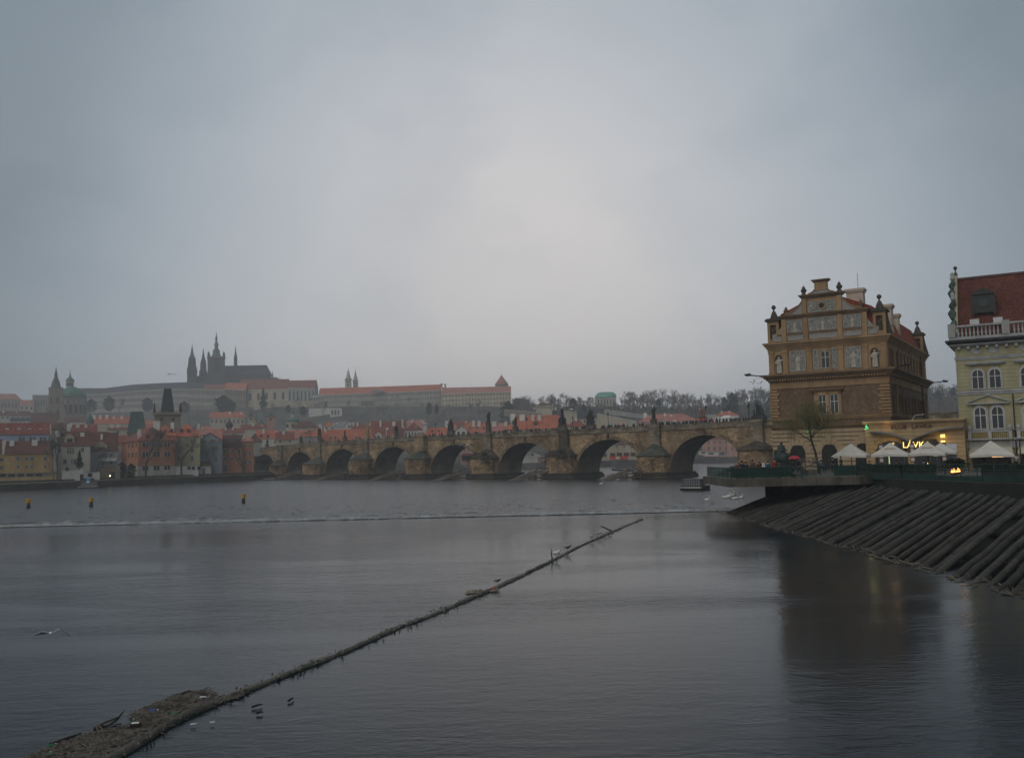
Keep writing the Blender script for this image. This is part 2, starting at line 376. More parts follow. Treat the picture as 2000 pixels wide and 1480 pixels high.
for i in range(120):
    px = r2.uniform(-30, 62); a = gnd(px, 1023 - px * .05 + r2.uniform(-.6, .6), .015); s = r2.uniform(.2, .8)
    mb.add([(a.x - s, a.y, .012), (a.x, a.y - .05, .05), (a.x + s, a.y, .012), (a.x, a.y + .08, .012)], [(0, 1, 2), (0, 2, 3), (0, 3, 1), (1, 3, 2)])
tag(mb.build('weir_foam', FOAM), 'white foam streaks below the weir crest', 'foam', kind='stuff')

# ------------------------------------------------------------------ timber ice guard (slope of parallel logs)
MLOG = [mat('weathered_log_%s' % a, c, .9, .3, 3, bump=.9, grime=.65, bsc=7) for a, c in (('brown', (.052, .046, .036)), ('grey', (.064, .060, .049)), ('dark', (.038, .035, .028)))]
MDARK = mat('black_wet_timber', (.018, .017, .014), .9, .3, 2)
guard = empty('timber_ice_guard', (21, 60, 0), 0, 'long slope of dark weathered parallel logs rising from the water to the terrace', 'ice guard')
def add_log(parent, a, b, r, m, nm='log', seed=0, base=None):
    rr = random.Random(seed); a = Vector(a) - Vector(base); b = Vector(b) - Vector(base)
    pts = []; rads = []
    for i in range(9):
        t = i / 8; p = a.lerp(b, t); p += Vector((rr.uniform(-.055, .055), rr.uniform(-.05, .05), rr.uniform(-.03, .03)))
        pts.append(p); rads.append(r * rr.uniform(.9, 1.08) * (1 if 0 < i < 8 else .97))
    d = (b - a).normalized(); pts.insert(0, a - d * .8 + Vector((0, 0, -.12))); rads.insert(0, r * .35)
    pts.append(pts[-1] + d * .12); rads.append(r * .7)
    mb = MB().tube(pts, rads, 8); return mb.build(nm, m, parent, smooth=True)
Yl = 22.0; k = 0
while Yl < 96.5:
    rr = random.Random(900 + k)
    x0 = 20.5 + rr.uniform(-.3, .25) + (.6 if Yl > 90 else 0)
    a = Vector((x0, Yl, ZN - .1)); dl = 13.8 + rr.uniform(-.45, .35)
    ztop = 2.7 + rr.uniform(-.05, .05)
    if Yl > 74: dl *= .95
    b = Vector((x0 + dl, Yl + dl * 1.215, ztop))
    add_log(guard, a, b, rr.uniform(.165, .215), MLOG[k % 3 if rr.random() < .7 else 0], 'log', k, (21, 60, 0))
    Yl += (.98 if Yl > 72 else 1.12) * rr.uniform(.93, 1.07); k += 1
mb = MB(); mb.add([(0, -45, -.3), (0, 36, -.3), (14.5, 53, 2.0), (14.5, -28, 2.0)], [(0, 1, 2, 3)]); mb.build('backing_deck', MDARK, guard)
for q in range(3):
    x = 3.5 + q * 4; mb = MB(); mb.tube([(x, -40 + x * 1.2, .18 + x * .165 - .32), (x, 34 + x * 1.2, .18 + x * .165 - .32)], .16, 6); mb.build('cross_beam', MDARK, guard)
mb = MB(); r3 = random.Random(5)
for i in range(260):
    y = r3.uniform(22, 97) - 60; x = -.9 + r3.random() ** 2 * 1.6; a = r3.uniform(0, 3.14); l = r3.uniform(.2, 1.1)
    mb.tube([(x, y, ZN + .02), (x + l * math.cos(a) * .6, y + l * math.sin(a), ZN + r3.uniform(.02, .2))], r3.uniform(.012, .04), 4)
mb.add([], []); d_ = mb.build('driftwood', mat('pale_driftwood', (.13, .11, .085), .9, .3, 2), guard); d_['kind'] = 'stuff'

# second short log ramp in front of the bridge foot, beyond the terrace
a = gnd(1386, 939, 0); g2 = empty('timber_ramp', a, 0, 'short mossy log ramp in the water just left of the terrace corner', 'ice guard')
for i in range(9):
    t = i / 8; s = a + Vector((t * 5.5, -t * 1.5, 0)); e_ = s + Vector((5.6, 3, 2.9))
    add_log(g2, s, e_, .3, MLOG[(i + 1) % 3], 'log', 50 + i, a)
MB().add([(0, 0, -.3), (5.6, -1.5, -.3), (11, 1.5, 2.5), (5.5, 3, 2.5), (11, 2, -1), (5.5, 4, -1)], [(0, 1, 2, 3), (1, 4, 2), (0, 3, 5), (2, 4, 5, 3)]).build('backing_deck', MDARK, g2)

# ------------------------------------------------------------------ floating boom of logs with debris
BP = [(90, 1545), (200, 1492), (270, 1455), (350, 1405), (450, 1362), (560, 1318), (640, 1287), (700, 1262), (770, 1229), (830, 1207), (900, 1178), (960, 1152), (1020, 1124), (1075, 1097), (1130, 1068), (1180, 1046), (1220, 1028), (1255, 1014)]
BW = [gnd(x, y, ZN) for x, y in BP]
boom = empty('floating_boom', BW[4], 0, 'long floating boom of slimy logs end to end running diagonally across the calm water', 'log boom')
ds = [0]
for i in range(len(BW) - 1): ds.append(ds[-1] + (BW[i + 1] - BW[i]).length)
def bpt(s):
    x = lerp(s, ds, [p.x for p in BW]); y = lerp(s, ds, [p.y for p in BW]); return Vector((x, y, ZN))
MB1 = [mat('slimy_boom_log', (.125, .115, .092), .75, .35, 3.5, bump=1, grime=.55, bsc=12), mat('pale_boom_log', (.19, .175, .15), .8, .3, 3.5, bump=1, grime=.45, bsc=12)]
s = 0; k = 0
while s < ds[-1] - 1:
    ln = rnd.uniform(4.5, 7.5); e_ = min(ds[-1], s + ln); P = []; rd = []; m_ = 10
    r0 = lerp(s, [0, 8, 16, 26, 34, 60], [.115, .11, .085, .11, .09, .08]) * rnd.uniform(.9, 1.12)
    for i in range(m_ + 1):
        p = bpt(s + (e_ - s) * i / m_) - BW[4]; p.z += .015 + rnd.uniform(-.012, .012); p.x += rnd.uniform(-.02, .02); P.append(p)
        rd.append(r0 * rnd.uniform(.78, 1.22) * (1 if 0 < i < m_ else .8))
    MB().tube(P, rd, 9).build('boom_log', MB1[k % 2 if rnd.random() < .5 else 0], boom, smooth=True)
    s = e_ - .02; k += 1
mb = MB(); r3 = random.Random(11)   # knobs, moss and twigs caught on the boom
for i in range(750):
    s = r3.uniform(0, ds[-1]); p = bpt(s) - BW[4]; 
    if math.sin(s * .35) + math.sin(s * .13) < r3.uniform(-.8, .8): continue
    side = r3.choice((-1, 1)); d = (bpt(s + .2) - bpt(s)).normalized(); nrm = Vector((-d.y, d.x, 0))
    q = p + nrm * side * r3.uniform(.05, .2) + Vector((0, 0, r3.uniform(0, .1))); l = r3.uniform(.04, .2)
    if r3.random() < .05: l *= 2.5
    mb.tube([q, q + d * l * r3.uniform(-1, 1) + nrm * l * r3.uniform(-.3, .3) + Vector((0, 0, r3.uniform(0, .12)))], r3.uniform(.006, .03), 4)
o = mb.build('caught_twigs', MB1[1], boom); o['kind'] = 'stuff'

# raft of litter trapped behind the boom
RP = [(40, 1490), (100, 1458), (190, 1430), (238, 1424), (262, 1412), (258, 1395), (300, 1378), (345, 1360), (372, 1352), (405, 1355), (422, 1372), (450, 1366), (480, 1352), (440, 1361), (350, 1399), (270, 1447), (200, 1483), (100, 1534)]
RW = [gnd(x, y, ZN) for x, y in RP]
def inside(x, y, poly):
    c = False; n = len(poly)
    for i in range(n):
        a, b = poly[i], poly[(i + 1) % n]
        if (a.y > y) != (b.y > y) and x < (b.x - a.x) * (y - a.y) / (b.y - a.y) + a.x: c = not c
    return c
xs = [p.x for p in RW]; ys = [p.y for p in RW]
mb = MB(); r3 = random.Random(21); cnt = 0
for i in range(26000):
    x = r3.uniform(min(xs), max(xs)); y = r3.uniform(min(ys), max(ys))
    if not inside(x + r3.gauss(0, .05), y + r3.gauss(0, .05), RW): continue
    a = r3.gauss(.6, .9); l = r3.uniform(.04, .22) * (3 if r3.random() < .03 else 1); z = ZN + r3.uniform(.0, .05)
    d = Vector((math.cos(a), math.sin(a), r3.uniform(-.15, .2))) * l; wv = Vector((-math.sin(a), math.cos(a), 0)) * r3.uniform(.006, .03)
    p = Vector((x, y, z)); mb.add([p - wv, p + wv, p + wv + d, p - wv + d, p + d * .5 + Vector((0, 0, .03))], [(0, 1, 4), (1, 2, 4), (2, 3, 4), (3, 0, 4)])
base = RW[8]
lit = mat('reed_litter', (.12, .106, .09), .95, .45, 9, grime=.5)
tag(mb.build('floating_litter', lit), 'brown raft of reeds and twigs trapped against the boom at lower left', 'debris', kind='stuff')
mb = MB(); mb.add([(p.x, p.y, ZN + .006) for p in RW[:13]] + [(p.x, p.y, ZN + .006) for p in RW[13:]], [tuple(range(len(RW)))])
tag(mb.build('litter_scum', mat('dark_scum', (.06, .05, .038), .9, .4, 6, grime=.5)), 'matted brown scum under the floating litter', 'debris', kind='stuff')
# pieces one can pick out
def stick(px0, py0, px1, py1, r, name, lab, m, lift=.0):
    a = gnd(px0, py0, ZN + .05); b = gnd(px1, py1, ZN + .05); b.z += lift
    mb = MB().tube([Vector((0, 0, 0)), (b - a) * .5 + Vector((.03, 0, .02)), b - a], [r, r * .8, r * .5], 6)
    return tag(mb.build(name, m, loc=a), lab, 'driftwood')
DK = mat('black_driftwood', (.022, .018, .014), .85, .3, 3)
br_ = empty('forked_branch', gnd(184, 1423, ZN), 0, 'forked bare branch sticking out of the water beside the litter raft', 'driftwood')
A0 = gnd(184, 1423, ZN)
MB().tube([Vector((0, 0, .02)), gnd(205, 1415, ZN) - A0 + Vector((0, 0, .06)), gnd(230, 1402, ZN) - A0 + Vector((0, 0, .02)), gnd(243, 1386, ZN) - A0], [.035, .03, .02, .01], 6).build('limb', mat('brown_branch', (.09, .06, .045), .85, .2, 4), br_)
MB().tube([gnd(196, 1419, ZN) - A0, gnd(238, 1415, ZN) - A0 + Vector((0, 0, .03))], [.03, .012], 6).build('twig', DK, br_)
for i, (a, b, c, d, r, lab) in enumerate(((100, 1454, 158, 1432, .05, 'black plank floating on the outer edge of the litter raft, lower left'), (354, 1356, 373, 1350, .05, 'dark split plank at the far tip of the litter raft'),
    (484, 1343, 512, 1331, .03, 'forked dark stick lying against the boom above the raft'), (392, 1356, 404, 1360, .07, 'stubby log end at the right tip of the raft'), (492, 1380, 512, 1375, .03, 'dark stick floating on open water right of the boom'), (501, 1392, 514, 1390, .03, 'shorter dark stick floating below another, right of the boom'), (563, 1368, 573, 1362, .03, 'rightmost small dark stick on the open water'), (470, 1346, 486, 1352, .03, 'thin twig crossing the boom near the raft'), (203, 1462, 243, 1454, .02, 'long thin twig lying flat on the litter raft'))):
    stick(a, b, c, d, r, 'floating_plank' if 'plank' in lab else 'floating_stick', lab, DK)
def bottle(px, py, c, lab, s=1.0, rz=.5):
    s *= .6; t = empty('plastic_bottle', gnd(px, py, ZN + .06), rz, lab, 'bottle')
    MB().tube([(0, 0, 0), (.02, 0, 0), (.17 * s, 0, 0), (.22 * s, 0, .005), (.25 * s, 0, .008)], [.02, .045 * s, .045 * s, .018, .016], 8).build('bottle_body', mat('plastic_' + c[0], c[1], .3, .1, 1, grime=0), t, True)
    MB().tube([(.25 * s, 0, .008), (.275 * s, 0, .009)], .02, 8).build('cap', WHITE, t)
GR = ('green', (.01, .16, .05)); BL = ('blue', (.01, .05, .22)); CL = ('clear_grey', (.45, .5, .5))
bottle(336, 1393, GR, 'bright green plastic bottle in the middle of the litter raft', 1.3); bottle(290, 1387, BL, 'blue plastic canister at the upper edge of the litter raft', 1.5, 0)
bottle(93, 1457, GR, 'green bottle near the left end of the litter raft', 1.2, 1); bottle(98, 1473, GR, 'green bottle lowest on the litter raft, near the picture bottom', 1.2, 2)
bottle(259, 1407, GR, 'small dull green bottle at the notch of the litter raft', .8, 1.8); bottle(390, 1362, CL, 'pale grey bottle lying at the right end of the litter raft', 1.5, .1)
bottle(372, 1414, CL, 'pale bottle afloat below the boom, left one of a pair', .8, .2); bottle(410, 1410, CL, 'pale bottle afloat below the boom, right one of a pair', .7, .1)
t = empty('litter_bundle', gnd(265, 1424, ZN), .2, 'dark box with a white lid lodged in the litter raft', 'rubbish')
MB().frus(-.13, .13, -.09, .09, 0, .15, .02, .02).build('box', DK, t); MB().frus(-.1, .08, -.06, .06, .152, .17, .03, .03).build('lid', WHITE, t)
t = empty('foam_raft', gnd(945, 1156, ZN), .4, 'pale rubbish heap with a reddish bottle lodged on the boom halfway along', 'rubbish')
mb = MB(); r3 = random.Random(4)
for i in range(26): mb.frus(-.9 + i * .06, -.9 + i * .06 + .16, -.15 + r3.random() * .2, .05 + r3.random() * .2, .02, .05 + r3.random() * .1, .05, .05)
mb.build('foam_heap', mat('dirty_foam', (.24, .2, .16), .9, .3, 4), t); MB().tube([(.35, 0, .1), (.6, .05, .14)], .05, 7).build('bottle', mat('red_plastic', (.3, .07, .05), .5), t)
# ------------------------------------------------------------------ the stone bridge
U = Vector((-.682, .731, 0)); U.normalize(); VV = Vector((U.y, -U.x, 0))
BP0 = Vector((57.8, 224, 0)); BRZ = math.atan2(-U.y, -U.x)   # local x runs towards the right bank (-U), local y away
bridge = empty('stone_bridge', BP0, BRZ, 'long medieval stone arch bridge crossing the river with blackened piers', 'bridge')
def bw(u, v, z=0): return BP0 + U * u + VV * v + Vector((0, 0, z))     # u metres to the left bank
PK = [-33, 0, 30.5, 63.2, 96, 129.5, 162.7, 194.6, 224, 252, 280]
def ztop(u): return lerp(u, [-70, 0, 63, 96, 128, 163, 195, 224, 256, 320], [13.0, 13.65, 13.65, 13.8, 14.0, 14.15, 13.9, 13.3, 12.3, 10.5])
BW_ = 9.5
SAND = brickmat('bridge_sandstone', (.47, .345, .205), (.28, .205, .13), (.10, .08, .055), .95, .46, grime=.5, gsc=.13, dark=(.36, .34, .32), bump=.7, msize=.03)
SOOT = brickmat('soot_black_sandstone', (.12, .095, .065), (.06, .05, .04), (.04, .032, .025), 1.0, .5, grime=.6, gsc=.2, dark=(.4, .4, .38), bump=.7)
PIERM = brickmat('patched_pier_stone', (.48, .34, .195), (.30, .205, .12), (.09, .07, .05), 1.25, .55, grime=.7, gsc=.22, dark=(.25, .24, .22), bump=.8, msize=.035)
RINGM = brickmat('arch_ring_stone', (.32, .24, .15), (.20, .155, .10), (.06, .05, .035), .6, .9, grime=.5, gsc=.3, bump=.6)
PARM = brickmat('parapet_stone', (.31, .26, .19), (.18, .155, .115), (.05, .045, .035), 1.6, .42, grime=.5, gsc=.35, dark=(.45, .44, .42), bump=.6)
MOSS = mat('mossy_slab_roof', (.075, .08, .058), .95, .3, 1.2, bump=.8, grime=.5)
STARL = mat('wet_pier_footing', (.055, .048, .036), .8, .35, 1.0, bump=.8, grime=.5)
WLINE = mat('pale_water_line', (.22, .20, .15), .8, .2, 1)
HP = 4.2
near = MB(); far_ = MB(); sof = MB(); top = MB(); ZS = 1.2
def X(u): return -u
allu = []
for i in range(len(PK) - 1):
    a, b = PK[i] + HP, PK[i + 1] - HP; mid = (a + b) / 2; ha = (b - a) / 2; NS = 22
    crown = ztop(mid) - (3.25 if i != 1 else 3.1)
    if i >= 8: crown = ztop(mid) - 3.0
    A = []
    for k in range(NS + 1):
        th = math.pi * k / NS; A.append((mid - ha * math.cos(th), ZS + (crown - ZS) * math.sin(th) ** .92))
    for k in range(NS):
        (u0, z0), (u1, z1) = A[k], A[k + 1]
        for M_, y in ((near, 0), (far_, BW_)):
            M_.add([(X(u0), y, z0), (X(u1), y, z1), (X(u1), y, ztop(u1) - 1.15), (X(u0), y, ztop(u0) - 1.15)], [(0, 1, 2, 3)])
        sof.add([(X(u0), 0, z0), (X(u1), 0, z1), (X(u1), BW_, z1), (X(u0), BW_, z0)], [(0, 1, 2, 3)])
    # arch ring, slightly proud, with separate voussoirs
    rg = MB(); NV = 34
    for k in range(NV):
        def P(t, e): 
            th = math.pi * t / NV; c = ha + e; h = crown - ZS + e
            return (X(mid - c * math.cos(th)), ZS + h * math.sin(th) ** .92)
        g = .06; q = [P(k + g, 0), P(k + 1 - g, 0), P(k + 1 - g, .95), P(k + g, .95)]; pr = -.10 - (k % 2) * .04
        rg.add([(x, pr, z) for x, z in q] + [(x, .02, z) for x, z in q], [(0, 1, 2, 3), (0, 1, 5, 4), (1, 2, 6, 5), (2, 3, 7, 6), (3, 0, 4, 7)])
    rg.build('arch_ring', RINGM, bridge)
    # small keystone boss over the crown
    if 0 < i < 8: MB().frus(X(mid) - .35, X(mid) + .35, -.5, 0, crown + .5, crown + 1.7, .1, .1).build('keystone', SOOT, bridge)
for u in PK:
    for M_, y in ((near, 0), (far_, BW_)):
        M_.add([(X(u - HP), y, -1), (X(u + HP), y, -1), (X(u + HP), y, ztop(u + HP) - 1.15), (X(u - HP), y, ztop(u - HP) - 1.15)], [(0, 1, 2, 3)])
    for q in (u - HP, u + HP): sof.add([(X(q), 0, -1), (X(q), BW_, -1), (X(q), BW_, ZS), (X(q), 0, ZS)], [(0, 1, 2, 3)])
near.build('upstream_face', SAND, bridge); far_.build('downstream_face', SAND, bridge)
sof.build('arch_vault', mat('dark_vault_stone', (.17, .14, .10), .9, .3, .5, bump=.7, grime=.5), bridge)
us = [x for x in range(-64, 290, 6)]
for a, b in zip(us[:-1], us[1:]):
    top.add([(X(a), 0, ztop(a) - 1.14), (X(b), 0, ztop(b) - 1.14), (X(b), BW_, ztop(b) - 1.14), (X(a), BW_, ztop(a) - 1.14)], [(0, 1, 2, 3)])
top.build('roadway', mat('bridge_paving', (.16, .15, .13), .8, .2, 1.5), bridge)
# parapets: long stone blocks with joints
for y0, y1, nm in ((-.12, .33, 'parapet'), (BW_ - .3, BW_ + .12, 'parapet')):
    mb = MB(); u = -64; r3 = random.Random(8)
    while u < 286:
        l = r3.uniform(1.6, 3.4); a, b = u + .03, u + l - .03; dz = r3.uniform(-.05, .05)
        za, zb = ztop(a), ztop(b)
        for (lo, hi, e) in ((-1.2, -.28, 0), (-.26, dz, .10)):
            mb.add([(X(a), y0 - e, za + lo), (X(b), y0 - e, zb + lo), (X(b), y1 + e, zb + lo), (X(a), y1 + e, za + lo), (X(a), y0 - e, za + hi), (X(b), y0 - e, zb + hi), (X(b), y1 + e, zb + hi), (X(a), y1 + e, za + hi)],
                   [(0, 3, 2, 1), (4, 5, 6, 7), (0, 1, 5, 4), (1, 2, 6, 5), (2, 3, 7, 6), (3, 0, 4, 7)])
        u += l
    mb.build(nm, PARM, bridge)
mb = MB()
for a, b in zip(us[:-1], us[1:]):
    mb.add([(X(a), -.22, ztop(a) - 1.45), (X(b), -.22, ztop(b) - 1.45), (X(b), -.22, ztop(b) - 1.2), (X(a), -.22, ztop(a) - 1.2), (X(a), 0, ztop(a) - 1.55), (X(b), 0, ztop(b) - 1.55), (X(b), 0, ztop(b) - 1.1), (X(a), 0, ztop(a) - 1.1)], [(0, 1, 2, 3), (0, 4, 5, 1), (3, 2, 6, 7)])
mb.build('string_course', PARM, bridge)
# cutwaters
for i, u in enumerate(PK):
    if u > 240 or u < 0: continue
    x = X(u); NL = 7.0 if u < 200 else 5; hw = HP + .1
    ez = [5.2, 6.5, 5.6, 6.2, 6.0, 6.3, 6.4, 5.2, 5][i]; az = ez + [3.3, 2.4, 3.6, 3.2, 3.5, 3.5, 3.3, 3.2, 3][i]
    body = [(x - hw, .05), (x - hw, -2.6), (x - .9, -NL), (x + .9, -NL), (x + hw, -2.6), (x + hw, .05)]
    soot = i in (1, 3, 4) 
    dark = u in (PK[3], PK[4], 0) or u == PK[8]
    p = MB().prism(body, -1, ez).build('pier', PIERM, bridge)
    # recessed / proud patches of repair stone on the visible flanks
    r3 = random.Random(i * 7 + 1); pb = MB()
    for k in range(26):
        t = r3.uniform(.05, .9); z = r3.uniform(1.6, ez - .6); a = Vector((x + .9, -NL, 0)).lerp(Vector((x + hw, -2.6, 0)), t); b = Vector((x + .9, -NL, 0)).lerp(Vector((x + hw, -2.6, 0)), min(1, t + r3.uniform(.1, .22)))
        e = .05; nrm = Vector((.7, -.6, 0)) * e
        pb.add([a + Vector((0, 0, z)), b + Vector((0, 0, z)), b + Vector((0, 0, z + .5)), a + Vector((0, 0, z + .5)), a + nrm + Vector((0, 0, z)), b + nrm + Vector((0, 0, z)), b + nrm + Vector((0, 0, z + .5)), a + nrm + Vector((0, 0, z + .5))],
               [(4, 5, 6, 7), (0, 1, 5, 4), (1, 2, 6, 5), (2, 3, 7, 6), (3, 0, 4, 7)])
    q = pb.build('facing_block', PIERM, p); q['kind'] = 'stuff'
    rf = MB(); ov = .35; rb = [(x - hw - ov, .0), (x - hw - ov, -2.8), (x - .9, -NL - ov), (x + .9, -NL - ov), (x + hw + ov, -2.8), (x + hw + ov, 0)]
    vs = [(a, b, ez) for a, b in rb] + [(a, b, ez + .25) for a, b in rb] + [(x - .5, 0, az), (x + .5, 0, az)]
    fs = [tuple(reversed(range(6)))] + [(k, k + 1, 7 + k, 6 + k) for k in range(5)] + [(6, 7, 12), (7, 8, 12), (8, 9, 13, 12), (9, 10, 13), (10, 11, 13)]
    rf.add(vs, fs); rf.build('pier_roof', SOOT if dark else MOSS, p)
    e = .9; st = [(x - hw - e, .5), (x - hw - e, -3), (x - 1.2, -NL - 1.8), (x + 1.2, -NL - 1.8), (x + hw + e, -3), (x + hw + e, BW_ + 1), (x - hw - e, BW_ + 1)]
    MB().prism(st, -1.5, .95).prism([(x + (a - x) * .94, b * .96) for a, b in st], .95, 1.5).build('pier_footing', STARL, p)
    MB().prism([(x + (a - x) * 1.03, b * 1.02 if b < 0 else b) for a, b in st], .28, .40).build('water_line_ledge', WLINE, p)
    # pilaster running up to the parapet, carrying the statue
    z1 = ztop(u) - .05
    MB().box(x - 1.7, x + 1.7, -.85, .0, ez + .5, z1 - .5).box(x - 1.95, x + 1.95, -1.05, .45, z1 - .5, z1 + .12).build('buttress', SOOT if i in (3, 5) else PARM, p)
# dark winter shrubs growing on three of the blackened cutwaters
TWIG = mat('bare_twig_brown', (.055, .045, .036), .95, .2, 2)

# ------------------------------------------------------------------ icebreakers
WOOD1 = [mat('icebreaker_plank_%s' % a, c, .9, .3, 2, bump=.5, grime=.4) for a, c in (('red', (.17, .115, .085)), ('brown', (.14, .11, .08)), ('grey', (.19, .175, .15)))]
for i, u in enumerate(PK[2:8]):
    lab = ['below the green pier roof nearest the right bank', 'at the black pier with the tall statue group', 'second left of the tall statue group', 'third left of the tall statue group', 'fourth left of the tall statue group', 'farthest to the left bank'][i]
    o = bw(u, -21.5, 0); t = empty('timber_icebreaker', o, BRZ, 'wooden icebreaker in the river, ' + lab, 'icebreaker', 'icebreakers in front of the bridge piers')
    Ln = 12.0; H = 3.2
    for j in range(5):
        xx = -2.7 + j * 1.35; m_ = WOOD1[(i + j) % 3]
        MB().tube([(xx * .55, 0, -.2), (xx, Ln, H - abs(xx) * .3)], .17, 6).build('beam', m_, t)
    for j in range(3):
        y = Ln * (.55 + j * .22); h = H * y / Ln
        mb = MB()
        for xx in (-2.3, 0, 2.3): mb.tube([(xx, y, -1), (xx, y, h - .1)], .12, 6)
        for zz in (.5, h * .6, h - .3): mb.tube([(-2.6, y, zz), (2.6, y, zz)], .10, 5)
        mb.build('trestle', WOOD1[(i + j + 1) % 3], t)
    for j in range(2):
        mb = MB()
        for zz in (.45, 1.1, 1.8): mb.tube([((-2.4, 2.4)[j], Ln * .35, zz * .6), ((-2.4, 2.4)[j], Ln + .3, zz)], .12, 5)
        mb.build('side_rail', WOOD1[j], t)

# ------------------------------------------------------------------ statues, lamps on the bridge
SB = mat('black_statue_stone', (.03, .028, .026), .8, .3, 2, bump=.5)
SR = mat('reddish_statue_stone', (.22, .13, .09), .85, .25, 2, bump=.5)
SY = mat('gilded_yellow_statue_stone', (.30, .23, .11), .8, .25, 2, bump=.5)
SP = mat('statue_pedestal_stone', (.10, .088, .07), .9, .3, 1.5, bump=.5)
def figure(h=2.2, seed=0, arm=0, lean=0):
    """one robed standing figure, feet at origin, continuous folds"""
    r3 = random.Random(seed); mb = MB(); n = 14; k = h / 2.2
    prof = [(.34, 0), (.33, .25), (.31, .7), (.28, 1.05), (.26, 1.25), (.31, 1.5), (.34, 1.68), (.22, 1.82), (.10, 1.88), (.085, 1.95)]
    vs = []; fs = []
    for r_, z in prof:
        for i in range(n):
            a = 2 * math.pi * i / n; fold = 1 + .13 * math.sin(a * 5 + seed + z * 1.3) * max(0, 1 - z / 1.9)
            vs.append(((r_ * fold * math.cos(a) * 1.12 + lean * z * .12) * k, r_ * fold * math.sin(a) * .8 * k, z * k))
    for q in range(len(prof) - 1):
        for i in range(n):
            j = (i + 1) % n; fs.append((q * n + i, q * n + j, (q + 1) * n + j, (q + 1) * n + i))
    mb.add(vs, fs)
    hx = lean * .23 * k
    mb.sph((hx, -.02, 2.06 * k), .135 * k, 8, 6, 1, 1.05, 1.25)
    for sd in (-1, 1):
        if arm and sd == arm: pts = [(hx + sd * .28 * k, 0, 1.68 * k), (hx + sd * .52 * k, -.1 * k, 1.75 * k), (hx + sd * .62 * k, -.15 * k, 2.15 * k)]
        else: pts = [(hx + sd * .3 * k, 0, 1.68 * k), (hx + sd * .42 * k, -.08 * k, 1.35 * k), (hx + sd * .14 * k, -.34 * k, 1.2 * k)]
        mb.tube(pts, [.12 * k, .10 * k, .07 * k], 7)
        mb.sph(pts[-1], .07 * k, 6, 4)
    return mb
def put(mb, src, dx, dy, dz, s=1):
    mb.add([(x * s + dx, y * s + dy, z * s + dz) for x, y, z in src.v], src.f)
def statue(u, h, lab, kind='single', m=SB, ped=1.4, v=-.35):
    t = empty('bridge_statue', bw(u, v, ztop(u) + .1), BRZ, lab, 'statue', 'statues along the bridge parapet')
    pw = .9 if kind in ('single', 'thin', 'bust') else 1.6
    MB().frus(-pw, pw, -.7, .7, 0, .3, .1, .1).frus(-pw + .15, pw - .15, -.55, .55, .3, ped - .2, .08, .05).box(-pw + .05, pw - .05, -.62, .62, ped - .2, ped).build('pedestal', SP if m is not SY else SY, t)
    hh = h - ped
    if kind in ('single', 'thin'): figure(hh, int(u), 1 if u % 2 else -1, .5).build('figure', m, t, True)
    elif kind == 'bust':
        mb = MB(); put(mb, figure(hh, int(u), 0), -.35, 0, 0); put(mb, figure(hh * .85, 5, 1), .4, .1, 0); mb.build('figure', m, t, True)
    elif kind == 'group':
        figure(hh, 3, 1).build('figure', m, t, True)
        for s_, q in ((-1.0, .62), (1.0, .6)):
            mb = MB(); put(mb, figure(hh * q, int(u) + 2, int(s_), 0), s_, -.1, 0); mb.build('figure', m, t, True)
        MB().sph((0, 0, .3), .9, 8, 5, 1.3, .7, .6).build('rock', m, t)
    elif kind == 'tall':
        base = hh * .45; MB().frus(-.75, .75, -.5, .5, ped, ped + base, .15, .1).build('rock', m, t)
        f = figure(hh * .55, 9, 1); mb = MB(); put(mb, f, 0, 0, ped + base); mb.build('figure', m, t, True)
        for s_ in (-1, 1):
            mb = MB(); put(mb, figure(hh * .42, 4, -s_), s_ * 1.15, 0, ped); mb.build('figure', m, t, True)
        return t
    for c in t.children:
        if c.name.startswith(('figure', 'rock')): c.location.z += ped
    return t
def upx(px):   # bridge coordinate under a picture column
    p = px - 1000; k = (477 - p) / (178.7 + .1045 * p); return k * 32
statue(upx(629), 5.6, 'dark pair of robed stone saints standing above the fourth arch from the left', 'bust', ped=2.2)
statue(upx(678), 3.6, 'slim dark single statue between the saint pair and the yellow figure', 'thin', ped=1.2)
statue(upx(722), 6.4, 'yellowish pale stone figure on a high pedestal, only light statue of the left half', 'single', SY, 2.6)
statue(upx(778), 4.2, 'dark pointed statue of small figures next to the little kiosk roof', 'bust', ped=1.2)
statue(upx(884), 5.2, 'dark ragged statue group of two close clumps left of the bridge middle', 'group', ped=1.3)
statue(upx(957), 6.6, 'dark single figure on a tall pedestal above the black-roofed pier', 'single', ped=2.8)
statue(upx(1009), 4.6, 'brown slim statue left of a street lamp and the long orange roof', 'thin', ped=1.6, m=SB)
statue(upx(1100), 6.2, 'largest black statue group with a figure raised above two others', 'tall', ped=1.3)
statue(upx(1155), 5.2, 'black statue tapering to one raised figure in front of the cream wall', 'group', ped=1.0)
statue(upx(1277), 4.7, 'tall narrow black statue above the green pyramid pier roof', 'single', ped=1.5)
statue(upx(1327), 4.2, 'reddish stone statue of two figures on a pale pedestal', 'bust', SR, 1.8, v=BW_)
statue(upx(527), 3.2, 'small dark statue at the left end of the bridge above the first arch', 'thin', ped=1.0)
statue(upx(593), 3.2, 'small dark statue above the second pier from the left', 'bust', ped=.9)
